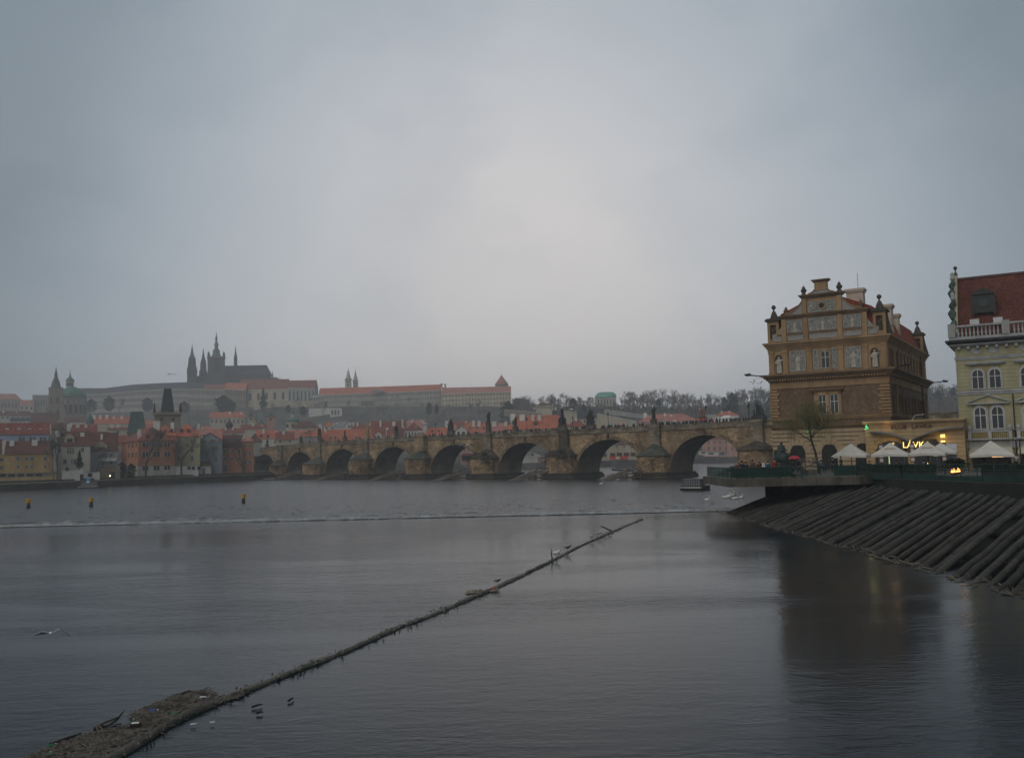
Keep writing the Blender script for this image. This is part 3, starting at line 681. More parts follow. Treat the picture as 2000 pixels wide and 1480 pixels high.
# crucifixion group at the right end
u = upx(1481); t = empty('calvary_statue_group', bw(u, -.3, ztop(u) + .1), BRZ, 'black calvary statue group with a green metal cross at the right end of the bridge', 'statue', 'statues along the bridge parapet')
t.scale = (.62, .8, .85); MB().frus(-3.0, 3.0, -.8, .8, 0, .9, .2, .1).frus(-2.2, 2.2, -.7, .7, .9, 1.5, .3, .1).build('pedestal', SB, t)
for x, h, a in ((-1.9, 1.5, 1), (-.5, 3.3, -1), (.7, 2.6, 1), (1.8, 1.9, -1)):
    mb = MB(); put(mb, figure(h, int(h * 9), a), x, 0, 1.4); mb.build('figure', SB, t, True)
MB().box(-1.2, -.98, -.1, .1, 1.5, 6.3).box(-2.0, -.2, -.09, .09, 5.2, 5.42).build('cross', mat('verdigris_cross', (.05, .20, .17), .6, .15, 2), t)
# little kiosk roof built against the parapet
u = upx(829); t = empty('stair_kiosk', bw(u, -1.2, ztop(u) - .2), BRZ, 'small stone turret with a low brown hipped roof beside the bridge parapet', 'turret')
MB().box(-2.2, 2.2, -.9, 1.0, -4.8, .1).build('wall', SAND, t)
MB().add([(-2.6, -1.3, .1), (2.6, -1.3, .1), (2.6, 1.3, .1), (-2.6, 1.3, .1), (-.6, 0, 1.35), (1.4, 0, 1.45)], [(0, 1, 5, 4), (1, 2, 5), (2, 3, 4, 5), (3, 0, 4), (0, 3, 2, 1)]).build('roof', mat('kiosk_roof', (.18, .12, .085), .8, .2, 2), t)
LAMPM = mat('black_lamp_iron', (.02, .02, .02), .6, .2, 3)
def bridge_lamp(px, v, lab, h=4.2):
    u = upx(px); t = empty('bridge_lamp', bw(u, v, ztop(u) - .1), BRZ, lab, 'street lamp', 'lanterns along the bridge')
    MB().lathe([(.16, 0), (.12, .5), (.06, .8), (.05, h - .9), (.09, h - .8)], n=8).build('post', LAMPM, t)
    MB().lathe([(.10, h - .8), (.24, h - .25), (.26, h - .2), (.05, h + .02), (.02, h + .2)], n=6).build('lantern', LAMPM, t)
for px, v, lab in ((1029, .1, 'lantern on the bridge right of the slim brown statue'), (1075, BW_, 'thin lantern on the bridge just left of the tallest statue group'), (1187, .1, 'lantern standing above the crown of the second big arch'), (1233, BW_, 'lantern between the big arch crown and the narrow black statue'),
    (1377, .1, 'lantern above the crown of the biggest arch'), (1417, BW_, 'lantern in front of the small red-roofed house on the right'), (1461, .1, 'lantern just left of the calvary group'), (526, .1, 'lantern on the leftmost stretch of the bridge'), (1108 - 200, BW_, 'lantern between the ragged group and the tall single statue'), (852, .1, 'lantern near the left of the ragged statue group')):
    bridge_lamp(px, v, lab)

# pedestrians on the bridge: only heads and shoulders show above the parapet
def tinyperson(c):
    mb = MB()
    mb.lathe([(.12, 0), (.16, .45), (.17, .85), (.22, 1.0), (.24, 1.3), (.23, 1.42), (.10, 1.5), (.055, 1.54), (.09, 1.6), (.105, 1.68), (.08, 1.76), (.02, 1.79)], n=7, sx=1, sy=.75)
    for s_ in (-1, 1): mb.tube([(s_ * .22, 0, 1.4), (s_ * .29, .02, 1.1), (s_ * .25, -.1, .85)], [.06, .05, .04], 5)
    for s_ in (-1, 1): mb.tube([(s_ * .1, .02, .8), (s_ * .11, -.02, .05)], [.09, .06], 5)
    return mb.mesh('pedestrian', mat('coat_' + c[0], c[1], .9, .2, 3, grime=0), True)
CO = [('black', (.018, .018, .02)), ('navy', (.02, .025, .05)), ('brown', (.06, .04, .03)), ('grey', (.10, .10, .10)), ('red', (.25, .03, .025)), ('pale', (.4, .38, .36)), ('green', (.03, .05, .035))]
PM = [tinyperson(c) for c in CO]
r3 = random.Random(77)
for i in range(235):
    px = 520 + 930 * (r3.random() ** .55); u = upx(px); v = r3.uniform(.7, BW_ - .7); q = r3.choices(range(7), [10, 5, 3, 3, 1, 1.2, 1])[0]
    s_ = r3.uniform(.93, 1.06)
    o = mobj('person', PM[q], None, bw(u, v, ztop(u) - .8), r3.uniform(0, 6.28), s_)
    zn = ('left of the saint pair' if px < 629 else 'between saints and kiosk' if px < 829 else 'between kiosk and tall statue' if px < 957 else 'left of the largest statue group' if px < 1100 else 'above the second big arch' if px < 1277 else 'above the biggest arch')
    tag(o, 'person in a %s coat walking on the bridge %s' % (CO[q][0], zn), 'person', 'crowd walking across the bridge')
def umbrella_small(px, v, c, lab, dz=.75):
    u = upx(px); t = empty('rain_umbrella', bw(u, v, ztop(u) - 1.14), 0, lab, 'umbrella')
    MB().lathe([(.58, 1.72 + dz * .3), (.5, 1.85 + dz * .3), (.3, 1.98 + dz * .3), (.02, 2.05 + dz * .3)], n=8).build('canopy', mat('umbrella_' + c[0], c[1], .6, .1, 2, grime=0), t)
    MB().tube([(0, 0, 1.0), (0, 0, 2.1)], .02, 5).build('shaft', LAMPM, t)
for px, v, c, lab in ((1287, 2, ('blue', (.10, .32, .40)), 'light blue umbrella in the crowd right of the narrow black statue'), (1313, 2, ('orange', (.6, .13, .05)), 'orange umbrella in the bridge crowd left of the reddish statue'), (1356, 1.5, ('scarlet', (.62, .05, .03)), 'left one of two bright red umbrellas side by side on the bridge'), (1363, 2.2, ('scarlet', (.62, .05, .03)), 'right one of two bright red umbrellas side by side on the bridge'),
    (1181, 2, ('blue', (.10, .32, .40)), 'bluish umbrella above the second big arch'), (1303, 3, ('pale', (.5, .5, .48)), 'white umbrella between the blue and the orange ones'), (1022, 1, ('scarlet', (.62, .05, .03)), 'red umbrella beside the slim brown statue'), (763, 1, ('scarlet', (.5, .06, .06)), 'small reddish umbrella near the dark pointed statue'), (1220, 3, ('blue', (.10, .32, .40)), 'small blue umbrella left of the second lantern'), (1200, 3, ('pinkish', (.5, .3, .3)), 'pinkish umbrella in the crowd above the second big arch')):
    umbrella_small(px, v, c, lab)
u = upx(1404); t = empty('market_stall', bw(u, 3, ztop(u) - 1.14), BRZ, 'white canvas stall roof among the crowd near the right end of the bridge', 'stall')
MB().add([(-1.6, -1, 2.0), (1.6, -1, 2.0), (1.6, 1, 2.0), (-1.6, 1, 2.0), (-.9, 0, 2.75), (.9, 0, 2.75)], [(0, 1, 5, 4), (1, 2, 5), (2, 3, 4, 5), (3, 0, 4), (0, 3, 2, 1)]).build('canopy', WHITE, t)
mb = MB(); [mb.tube([(x, y, 0), (x, y, 2)], .04, 5) for x in (-1.5, 1.5) for y in (-.9, .9)]; mb.build('frame', LAMPM, t)
# ------------------------------------------------------------------ terrace, museum, cafe, yellow palace (right bank)
ZG = 3.8
PAVE = mat('terrace_paving', (.12, .115, .10), .85, .2, 1.5, bump=.3)
poly = [(20.9, 91.4), (32.6, 90.2), (34.2, 91.6), (36, 89), (41, 75.7), (50, 56), (140, 56), (140, 190), (74, 190), (60, 160), (33.5, 131), (31.5, 120), (24, 112), (20.8, 104)]
MB().prism(poly, ZG - .28, ZG).build('terrace_ground', PAVE)['kind'] = 'structure'
SLAB = mat('stained_concrete_edge', (.105, .095, .075), .9, .25, 1.5, bump=.4, grime=.5, streak=True)
t = empty('terrace_wall', (26, 91, 0), 0, 'stained concrete edge slab of the riverside terrace above the log slope', 'terrace edge')
def off(p): return (p[0] - 26, p[1] - 91)
edge = [(20.7, 104), (20.6, 91.2), (32.6, 90.0), (34.3, 91.5)]
for a, b in zip(edge[:-1], edge[1:]):
    A = Vector((*off(a), 0)); B = Vector((*off(b), 0)); d = (B - A).normalized(); n = Vector((d.y, -d.x, 0)); 
    nn_ = max(1, round((B - A).length / 2.0))
    for i in range(nn_):
        p = A.lerp(B, i / nn_) + d * .012; q = A.lerp(B, (i + 1) / nn_) - d * .012; o_ = n * .12
        MB().prism([(p.x + o_.x, p.y + o_.y), (q.x + o_.x, q.y + o_.y), (q.x - n.x * .4, q.y - n.y * .4), (p.x - n.x * .4, p.y - n.y * .4)], ZG - .75, ZG + .02).build('edge_slab', SLAB, t)
pier = MB().prism([off(p) for p in ((26.4, 100.6), (36.2, 112.5), (36.2, 93.5), (60, 93.5), (60, 125), (33.2, 125))], -1, ZG - .75); pier.build('supporting_wall', brickmat('dark_quay_stone', (.10, .09, .07), (.07, .06, .05), (.03, .03, .025), 1.1, .5, grime=.5), t)
GREENP = mat('dark_green_paint', (.012, .055, .042), .5, .2, 2, grime=.3)
GREEND = mat('weathered_green_paint', (.012, .045, .036), .7, .25, 1.5, grime=.4)
rail = empty('terrace_railing', (26, 91, ZG), 0, 'dark green metal railing along the terrace edge in front of the standing people', 'railing')
def railing(parent, path, h=1.05, panel=None, gap=.16):
    for a, b in zip(path[:-1], path[1:]):
        A = Vector((a[0], a[1], 0)); B = Vector((b[0], b[1], 0)); L_ = (B - A).length; d = (B - A).normalized(); k = max(1, round(L_ / 1.8))
        mb = MB()
        for i in range(k + 1):
            p = A + d * (L_ * i / k); MB().box(p.x - .035, p.x + .035, p.y - .035, p.y + .035, 0, h + .05).build('post', GREENP, parent)
        for z in (.12, h * .55, h): mb.tube([A + Vector((0, 0, z)), B + Vector((0, 0, z))], .03 if z < h else .04, 6)
        mb.build('rail', GREENP, parent)
        mb = MB(); m_ = int(L_ / gap)
        for i in range(m_):
            p = A + d * (gap * (i + .5)); mb.box(p.x - .011, p.x + .011, p.y - .011, p.y + .011, .12, h)
        o = mb.build('baluster', GREENP, parent); o['kind'] = 'stuff'
railing(rail, [off(p) for p in ((20.9, 103), (20.85, 91.5), (32.5, 90.35), (34.0, 91.6))])
mb = MB()
for a, b in (((20.95, 91.55), (26.6, 91.0)), ((30.4, 90.6), (32.4, 90.42))):
    A = off(a); B = off(b); mb.add([(A[0], A[1], .12), (B[0], B[1], .12), (B[0], B[1], 1.0), (A[0], A[1], 1.0), (A[0], A[1] + .02, .12), (B[0], B[1] + .02, .12), (B[0], B[1] + .02, 1.0), (A[0], A[1] + .02, 1.0)], [(0, 1, 2, 3), (4, 7, 6, 5), (3, 2, 6, 7)])
mb.build('mesh_panel', GREEND, rail)
# green footbridge edge along the cafe terrace with grating below
walk = empty('green_walkway', (36, 88, ZG), 0, 'long dark green steel walkway edge with grating below, above the log slope on the right', 'walkway')
WP = [(34.2, 91.4), (36, 88.6), (41, 75.7), (50.5, 55)]; wl = [(x - 36, y - 88) for x, y in WP]
for a, b in zip(wl[:-1], wl[1:]):
    A = Vector((*a, 0)); B = Vector((*b, 0)); d = (B - A).normalized(); n = Vector((d.y, -d.x, 0)); L_ = (B - A).length; k = max(1, round(L_ / 4))
    for i in range(k):
        p = A.lerp(B, i / k) + d * .03; q = A.lerp(B, (i + 1) / k) - d * .03
        MB().prism([(p.x, p.y), (q.x, q.y), (q.x - n.x * .18, q.y - n.y * .18), (p.x - n.x * .18, p.y - n.y * .18)], -.38, .06).build('fascia_beam', GREEND, walk)
        MB().prism([(p.x - n.x * .35, p.y - n.y * .35), (q.x - n.x * .35, q.y - n.y * .35), (q.x - n.x * .5, q.y - n.y * .5), (p.x - n.x * .5, p.y - n.y * .5)], -1.0, -.42).build('lower_beam', GREENP, walk)
    mb = MB(); m_ = int(L_ / .32)
    for i in range(m_):
        p = A + d * (.32 * i) - n * .3; mb.box(p.x - .025, p.x + .025, p.y - .025, p.y + .025, -2.9, -1.0)
    for z in (-1.15, -2.0): mb.tube([A - n * .3 + Vector((0, 0, z)), B - n * .3 + Vector((0, 0, z))], .04, 5)
    o = mb.build('grating_bar', GREEND, walk); o['kind'] = 'stuff'
rail2 = empty('walkway_railing', (36, 88, ZG), 0, 'dark green railing on top of the walkway in front of the cafe tables', 'railing')
railing(rail2, wl, gap=.2)
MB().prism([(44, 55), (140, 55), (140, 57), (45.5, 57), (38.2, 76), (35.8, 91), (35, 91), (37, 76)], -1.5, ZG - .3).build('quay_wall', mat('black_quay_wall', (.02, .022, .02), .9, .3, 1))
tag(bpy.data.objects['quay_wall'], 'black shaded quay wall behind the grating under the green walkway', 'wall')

OCH = mat('ochre_plaster', (.34, .222, .118), .9, .12, .9, bump=.2, grime=.35, streak=True)
OCHD = mat('brown_cornice_plaster', (.18, .115, .068), .9, .2, 1.0, bump=.2, grime=.35)
CREAM = mat('cream_ashlar', (.38, .29, .185), .9, .1, .8, bump=.2, grime=.25)
BRK = brickmat('ochre_brickwork', (.225, .155, .10), (.155, .105, .068), (.11, .08, .06), .3, .085, grime=.3, gsc=.35, bump=.3, msize=.012)
DKST = mat('dark_finial_stone', (.07, .06, .048), .9, .3, 2.5, bump=.5)
def sgraf(name, sc, a=(.36, .34, .30), b=(.13, .13, .125)):
    if name in MC: return MC[name]
    m = bpy.data.materials.new(name); m.use_nodes = True; MC[name] = m; T = m.node_tree; bs = T.nodes['Principled BSDF']; bs.inputs['Roughness'].default_value = .9
    t_ = T.nodes.new('ShaderNodeTexCoord'); nz = T.nodes.new('ShaderNodeTexNoise'); nz.inputs['Scale'].default_value = sc * .7; nz.inputs['Detail'].default_value = 2; nz.inputs['Distortion'].default_value = 2.4
    T.links.new(t_.outputs['Object'], nz.inputs[0])
    wv = T.nodes.new('ShaderNodeMath'); wv.operation = 'SINE'; ml = T.nodes.new('ShaderNodeMath'); ml.operation = 'MULTIPLY'; ml.inputs[1].default_value = 42
    T.links.new(nz.outputs[0], ml.inputs[0]); T.links.new(ml.outputs[0], wv.inputs[0])
    rp = T.nodes.new('ShaderNodeValToRGB'); rp.color_ramp.elements[0].position = .35; rp.color_ramp.elements[1].position = .6
    rp.color_ramp.elements[0].color = (*b, 1); rp.color_ramp.elements[1].color = (*a, 1)
    T.links.new(wv.outputs[0], rp.inputs[0]); T.links.new(rp.outputs[0], bs.inputs['Base Color']); return m
SG = sgraf('sgraffito_scrollwork', 1.5); SG2 = sgraf('pale_sgraffito_frieze', 2.6, (.36, .34, .30), (.20, .20, .19))
PALEFIG = mat('pale_relief_figure', (.42, .39, .34), .9, .12, 3, bump=.3)
W0, W1_ = 14.8, 32.7
mus = empty('riverside_museum', (34.0, 124.65, ZG), math.atan2(-.517, .856), 'ochre Renaissance style museum with sgraffito panels and scrolled gable', 'building')
def z(v): return v - ZG
def part(mb, name, m, par=None, sm=False): return mb.build(name, m, par or mus, sm)
part(MB().box(0, W0, 0, W1_, 0, z(9.05)), 'ground_floor', mat('shadow_joint_plaster', (.09, .062, .04), .9, .15, 1))
part(MB().box(.06, W0 - .06, .06, W1_ - .06, z(9.05), z(15.4)), 'brick_storey', BRK)
part(MB().box(0, W0, 0, W1_, z(15.4), z(20.5)), 'upper_storey', OCH)
def cornice(z0, z1, out, name, m=OCH, steps=3, x0=0, x1=W0, y0=0, y1=W1_, par=None):
    mb = MB()
    for i in range(steps):
        a = z0 + (z1 - z0) * i / steps; b = z0 + (z1 - z0) * (i + 1) / steps - .01; o = out * ((i + 1) / steps) ** 1.2
        mb.box(x0 - o, x1 + o, y0 - o, y1 + o, a, b)
    return part(mb, name, m, par)
cornice(z(9.1), z(9.5), .25, 'string_course', OCHD)
cornice(z(10.2), z(10.6), .18, 'string_course', OCH)
part(MB().box(-.05, W0 + .05, -.05, W1_ + .05, z(14.4), z(15.3)), 'entablature', OCH)
cornice(z(15.3), z(16.3), .95, 'lower_cornice', OCHD, 4)
mb = MB()
for i in range(44): mb.box(.15 + i * .335 - .08, .15 + i * .335 + .08, -.55, 0, z(15.42), z(15.68))
for i in range(80): mb.box(W0, W0 + .5, .2 + i * .4, .36 + i * .4, z(15.42), z(15.68))
part(mb, 'dentil', OCH)['kind'] = 'stuff'
cornice(z(19.5), z(20.5), .6, 'main_cornice', OCH, 4)
# ground floor stone courses (each a block course, broken at the arched openings)
doors = [(3.2, 1.9), (7.2, 1.9), (11.3, 1.9)]
nc = 10; ch = (z(9.05)) / nc
for i in range(nc):
    z0, z1 = i * ch + .05, (i + 1) * ch - .05; xs_ = [0.0]
    for c, w_ in doors:
        zz = (z0 + z1) / 2; hw = w_ / 2 + .02
        if zz < 2.3: xs_ += [c - hw, c + hw]
        elif zz < 3.25: q = hw * math.sqrt(max(0.02, 1 - ((zz - 2.3) / .98) ** 2)); xs_ += [c - q, c + q]
    xs_.append(W0)
    for a, b in zip(xs_[0::2], xs_[1::2]):
        L_ = b - a; k = max(1, round(L_ / 2.4))
        for j in range(k): part(MB().box(a + L_ * j / k + (0.012 if j else 0), a + L_ * (j + 1) / k - .012, -.07, 0, z0, z1), 'stone_course', CREAM)
    part(MB().box(W0, W0 + .07, 0, W1_, z0, z1), 'stone_course', CREAM)
DARKIN = mat('dark_doorway_interior', (.012, .012, .011), .6, .2, 1)
for c, w_ in doors:
    pts = [(c - w_ / 2, 0), (c + w_ / 2, 0)] + [(c + w_ / 2 * math.cos(a), 2.3 + .98 * math.sin(a)) for a in [math.pi * k / 12 for k in range(13)]]
    d = part(MB().prismy(pts, -.03, .05), 'arched_door', DARKIN)
    part(MB().box(c - .03, c + .03, -.06, -.02, 0, 3.2).box(c - w_ / 2, c + w_ / 2, -.06, -.02, 2.28, 2.34), 'door_frame', mat('dark_door_frame', (.05, .04, .03), .7), d)
    for k in range(7):
        a0 = math.pi * (k + .08) / 7; a1 = math.pi * (k + .92) / 7; ro = 1.75 if k != 3 else 2.0
        P = lambda a, r_: (c + r_ * math.cos(a), 2.3 + (r_ * 1.0 + .03) * math.sin(a))
        part(MB().prismy([P(a0, w_ / 2 + .02), P(a0, ro), P(a1, ro), P(a1, w_ / 2 + .02)], -.12, -.0), 'voussoir', CREAM, d)
# quoins
for k in range(9):
    z0 = z(10.65) + k * .41; l = 1.15 if k % 2 else .95
    for x0, x1 in ((-.08, l), (W0 - l - .15, W0 + .08)):
        part(MB().box(x0, x1, -.14, l if x0 > 1 else .6, z0 + .045, z0 + .365), 'quoin', OCH)
    part(MB().box(W0 - .5, W0 + .08, 5.2, 5.9, z0 + .03, z0 + .38), 'quoin', OCH); part(MB().box(W0 - .9, W0 + .08, W1_ - 1.1, W1_ + .08, z0 + .03, z0 + .38), 'quoin', OCH)
def window(par, x, z0, w_, h, y=-.02, face='x', arched=False, fm=WFRAME, mull=True, dep=.14, trans=.62, sm=None):
    """pane with its own frame and surround; local wall plane y (facing -y) or x (face='y', facing +x)"""
    def bx(mb, a0, a1, d0, d1, c0, c1):
        return mb.box(a0, a1, d0, d1, c0, c1) if face == 'x' else mb.box(-d1, -d0, a0, a1, c0, c1)
    hw = w_ / 2
    if arched:
        pts = [(x - hw, z0), (x + hw, z0)] + [(x + hw * math.cos(a), z0 + h - hw + hw * math.sin(a)) for a in [math.pi * k / 10 for k in range(11)]]
        pane = MB().prismy(pts, y - .02, y).build('window', GLASS, par)
    else: pane = bx(MB(), x - hw, x + hw, y - .02, y, z0, z0 + h).build('window', GLASS, par)
    mb = MB(); f = .055 * max(1, w_ / 1.2)
    bx(mb, x - hw, x - hw + f, y - .07, y - .02, z0, z0 + h - (hw if arched else 0)); bx(mb, x + hw - f, x + hw, y - .07, y - .02, z0, z0 + h - (hw if arched else 0)); bx(mb, x - hw + f, x + hw - f, y - .07, y - .02, z0, z0 + f)
    if not arched: bx(mb, x - hw + f, x + hw - f, y - .07, y - .02, z0 + h - f, z0 + h)
    else:
        for k in range(10):
            a0, a1 = math.pi * k / 10, math.pi * (k + 1) / 10; zc = z0 + h - hw
            mb.prismy([(x + (hw - f) * math.cos(a0), zc + (hw - f) * math.sin(a0)), (x + hw * math.cos(a0), zc + hw * math.sin(a0)), (x + hw * math.cos(a1), zc + hw * math.sin(a1)), (x + (hw - f) * math.cos(a1), zc + (hw - f) * math.sin(a1))], y - .07, y - .02)
    if mull:
        bx(mb, x - f * .7, x + f * .7, y - .075, y - .02, z0 + f, z0 + h - f); bx(mb, x - hw + f, x + hw - f, y - .08, y - .02, z0 + h * trans, z0 + h * trans + f * 1.2)
    mb.build('frame', fm, pane)
    return pane
# brick storey double window with hood
part(MB().box(5.3, 9.15, -.10, .06, z(10.62), z(10.9)).box(5.6, 6.15, -.1, .06, z(10.9), z(13.7)).box(7.12, 7.54, -.1, .06, z(10.9), z(13.7)).box(8.65, 9.0, -.1, .06, z(10.9), z(13.7)).box(5.6, 9.0, -.1, .06, z(13.35), z(13.75)), 'window_surround', OCH)
part(MB().box(5.1, 9.3, -.35, .06, z(13.95), z(14.12)).box(5.3, 9.1, -.22, .06, z(13.77), z(13.95)), 'window_hood', OCHD)
window(mus, 6.63, z(10.9), .92, 2.45, .03); window(mus, 8.1, z(10.9), 1.0, 2.45, .03)
# second floor bays
for x in (.35, 2.2, 5.3, 9.2, 12.15, 14.35):
    part(MB().box(x - .32, x + .32, -.16, 0, z(16.35), z(19.3)).box(x - .38, x + .38, -.22, 0, z(19.1), z(19.45)).box(x - .38, x + .38, -.22, 0, z(16.32), z(16.6)), 'pilaster', OCH)
def panel(x0, x1, z0, z1, m=SG, fig=True, par=None):
    p = part(MB().box(x0, x1, -.05, 0, z0, z1), 'sgraffito_panel', m, par)
    mb = MB(); f = .09
    for a in ((x0, x0 + f, z0, z1), (x1 - f, x1, z0, z1), (x0 + f, x1 - f, z0, z0 + f), (x0 + f, x1 - f, z1 - f, z1)): mb.box(a[0], a[1], -.09, -.05, a[2], a[3])
    mb.build('panel_frame', mat('pale_panel_border', (.33, .33, .30), .9, .1, 2), p)
    if fig:
        c = (x0 + x1) / 2; h = (z1 - z0) * .78; mb = MB(); put(mb, figure(h, int(c * 7), 0), 0, 0, 0)
        o = mb.build('relief_figure', PALEFIG, p, True); o.location = (c, -.05, z0 + .08); o.scale = (.8, .25, 1)
    return p
panel(2.75, 4.8, z(16.6), z(19.25)); panel(9.75, 11.7, z(16.6), z(19.25)); panel(5.75, 6.45, z(16.6), z(19.25), fig=False); panel(8.1, 8.8, z(16.6), z(19.25), fig=False)
part(MB().box(6.45, 8.1, -.14, 0, z(19.0), z(19.3)).box(6.5, 6.78, -.14, 0, z(16.4), z(19.0)).box(7.8, 8.05, -.14, 0, z(16.4), z(19.0)), 'window_surround', OCH)
window(mus, 7.29, z(16.75), 1.05, 2.2, -.03)
for c in (1.35, 13.3):
    pts = [(c - .5, z(16.5)), (c + .5, z(16.5))] + [(c + .5 * math.cos(a), z(18.4) + .5 * math.sin(a)) for a in [math.pi * k / 10 for k in range(11)]]
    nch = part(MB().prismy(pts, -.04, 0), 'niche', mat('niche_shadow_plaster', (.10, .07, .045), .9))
    mb = MB(); put(mb, figure(2.15, int(c), 1), 0, 0, 0); o = mb.build('niche_figure', PALEFIG, nch, True); o.location = (c, -.1, z(16.5)); o.scale = (1, .45, 1)
    mb = MB()
    for k in range(8):
        a0, a1 = math.pi * k / 8, math.pi * (k + 1) / 8
        mb.prismy([(c + .5 * math.cos(a0), z(18.4) + .5 * math.sin(a0)), (c + .68 * math.cos(a0), z(18.4) + .68 * math.sin(a0)), (c + .68 * math.cos(a1), z(18.4) + .68 * math.sin(a1)), (c + .5 * math.cos(a1), z(18.4) + .5 * math.sin(a1))], -.14, 0)
    mb.build('niche_arch', OCH, nch)
# attic storey of the gable
part(MB().prismy([(1.9, z(20.5)), (12.6, z(20.5)), (12.6, z(23.6)), (1.9, z(23.6))], 0, .6), 'attic_wall', OCH)
cornice(z(23.45), z(24.0), .35, 'attic_cornice', OCHD, 3, 1.9, 12.6, 0, .6)
part(MB().box(1.3, 13.2, -.1, .1, z(21.35), z(21.6)), 'attic_string', OCHD)
for x in (2.2, 5.0, 9.3, 12.3): part(MB().box(x - .3, x + .3, -.16, 0, z(20.52), z(23.5)), 'pilaster', OCH)
for x0, x1 in ((2.6, 4.6), (5.4, 8.9), (9.7, 11.9)):
    panel(x0, x1, z(21.7), z(23.35)); panel(x0, x1, z(20.65), z(21.3), SG2, False)
panel(.75, 1.85, z(20.65), z(21.3), SG2, False); panel(12.7, 13.7, z(20.65), z(21.3), SG2, False)
for s_, x0 in ((1, 1.9), (-1, 12.6)):
    pts = [(x0, z(20.5))] + [(x0 - s_ * 1.3 * (1 - k / 6), z(21.6) + 1.1 * (k / 6) ** 2) for k in range(7)]
    pts = [(x0, z(20.5)), (x0 - s_ * 1.3, z(20.5))] + pts[1:]
    part(MB().prismy(pts, .05, .5), 'wing_wall', SG2)
# upper gable with volutes and round window
part(MB().prismy([(4.7, z(24.0)), (9.6, z(24.0)), (9.6, z(26.1)), (4.7, z(26.1))], 0, .55), 'gable_wall', OCH)
for x in (4.95, 9.35): part(MB().box(x - .3, x + .3, -.18, 0, z(24.02), z(25.95)), 'pilaster', OCH)
pn = panel(5.4, 8.9, z(24.1), z(25.5), SG, False)
part(MB().lathe([(.5, -.02), (.5, .1), (.34, .1), (.34, -.02)], n=16), 'oculus_ring', OCH, pn).location = (0, 0, 0)
ring = bpy.data.objects['oculus_ring']; ring.rotation_euler.x = math.pi / 2; ring.location = (7.15, -.06, z(24.85))
oc = MB().lathe([(.33, 0), (.33, .06)], n=16).build('oculus_glass', DARKIN, pn); oc.rotation_euler.x = math.pi / 2; oc.location = (7.15, -.11, z(24.85))
cornice(z(25.95), z(26.45), .4, 'gable_cornice', OCHD, 3, 4.7, 9.6, 0, .55)
for s_, x0, xe in ((1, 4.7, 2.4), (-1, 9.6, 12.0)):
    pts = [(x0, z(24.0)), (xe, z(24.0))] + [(xe + (x0 - xe) * k / 8, z(24.15) + 1.55 * (k / 8) ** 2.2) for k in range(9)]
    o = part(MB().prismy(pts, .02, .5), 'volute', SG2)
    mb = MB(); q = pts[2:]
    for (a, b), (c, d) in zip(q[:-1], q[1:]): mb.prismy([(a, b - .02), (c, d - .02), (c, d + .14), (a, b + .14)], -.1, .55)
    mb.build('volute_edge', OCH, o)
pts = [(5.5, z(26.45)), (8.8, z(26.45))] + [(8.8 - 1.0 * math.sin(k / 6 * 1.57), z(26.45) + .9 * (1 - math.cos(k / 6 * 1.57)) + .1 * k / 6) for k in range(7)] + [(6.45 - .0, z(27.4))] + [(5.5 + 1.0 * math.sin(k / 6 * 1.57), z(26.45) + .9 * (1 - math.cos(k / 6 * 1.57)) + .1 * k / 6) for k in range(6, -1, -1)]
part(MB().prismy(pts, 0, .5), 'crest', SG2)
mb = MB(); 
for q in (pts[2:9], pts[10:17]):
    for (a, b), (c, d) in zip(q[:-1], q[1:]): mb.prismy([(a, b), (c, d), (c, d + .16), (a, b + .16)], -.12, .6)
part(mb, 'crest_moulding', OCH)
part(MB().box(6.35, 7.95, -.05, .55, z(26.9), z(28.0)), 'crest_neck', OCH); cornice(z(27.95), z(28.3), .28, 'crest_cap', OCHD, 2, 6.3, 8.0, 0, .5)
def finial(x, y, z0, h, ball=False, m=DKST):
    p = [(.28, 0), (.28, .15), (.15, .22), (.30, .4), (.33, .6), (.16, .8), (.20, .88), (.07, 1.0), (.02, 1.15)]
    if ball: p = [(.45, 0), (.45, .12), (.30, .2), (.36, .42), (.16, .55), (.08, .64), (.08, .7), (.18, .76), (.24, .86), (.18, .97), (.05, 1.03)]
    o = part(MB().lathe([(r_ * h, q * h) for r_, q in p], n=10), 'finial', m, None, True); o.location = (x, y, z0); return o
finial(4.9, .25, z(26.45), 1.15); finial(9.4, .25, z(26.45), 1.2); finial(2.5, .25, z(24.0), 1.1, m=OCHD); finial(11.9, .25, z(24.0), 1.1, m=OCHD)
for x0, y0 in ((0, 0), (13.3, 0), (13.3, W1_ - 1.6), (0, W1_ - 1.6)):
    a = empty('corner_aedicule', (x0, y0, z(20.5))); a.parent = mus
    MB().box(0, 1.5, 0, 1.5, 0, .5).box(0, .35, 0, 1.5, .5, 2.9).box(1.15, 1.5, 0, 1.5, .5, 2.9).box(.35, 1.15, .6, 1.5, .5, 2.9).box(.35, 1.15, 0, .6, 2.4, 2.9).build('aedicule_body', OCH, a)
    MB().box(-.25, 1.75, -.25, 1.75, 2.9, 3.15).box(-.12, 1.62, -.12, 1.62, 3.15, 3.3).build('aedicule_cap', DKST, a)
    mb = MB(); put(mb, figure(1.5, 3, 1), .75, .25, .5); mb.build('aedicule_statue', DKST, a, True)
    MB().lathe([(.62, 3.3), (.5, 3.5), (.38, 3.9), (.22, 4.25), (.10, 4.4), (.10, 4.55), (.24, 4.65), (.31, 4.85), (.24, 5.05), (.05, 5.15)], .75, .75, 0, 10).build('ball_finial', DKST, a, True)
    mb = MB()
    for k in range(8): mb.box(1.5, 1.5 + .5 * (1 - k / 8) ** 1.5 + .1, .5, 1.0, k * .35, k * .35 + .34)
    if x0 > 1: mb.build('side_scroll', DKST, a)
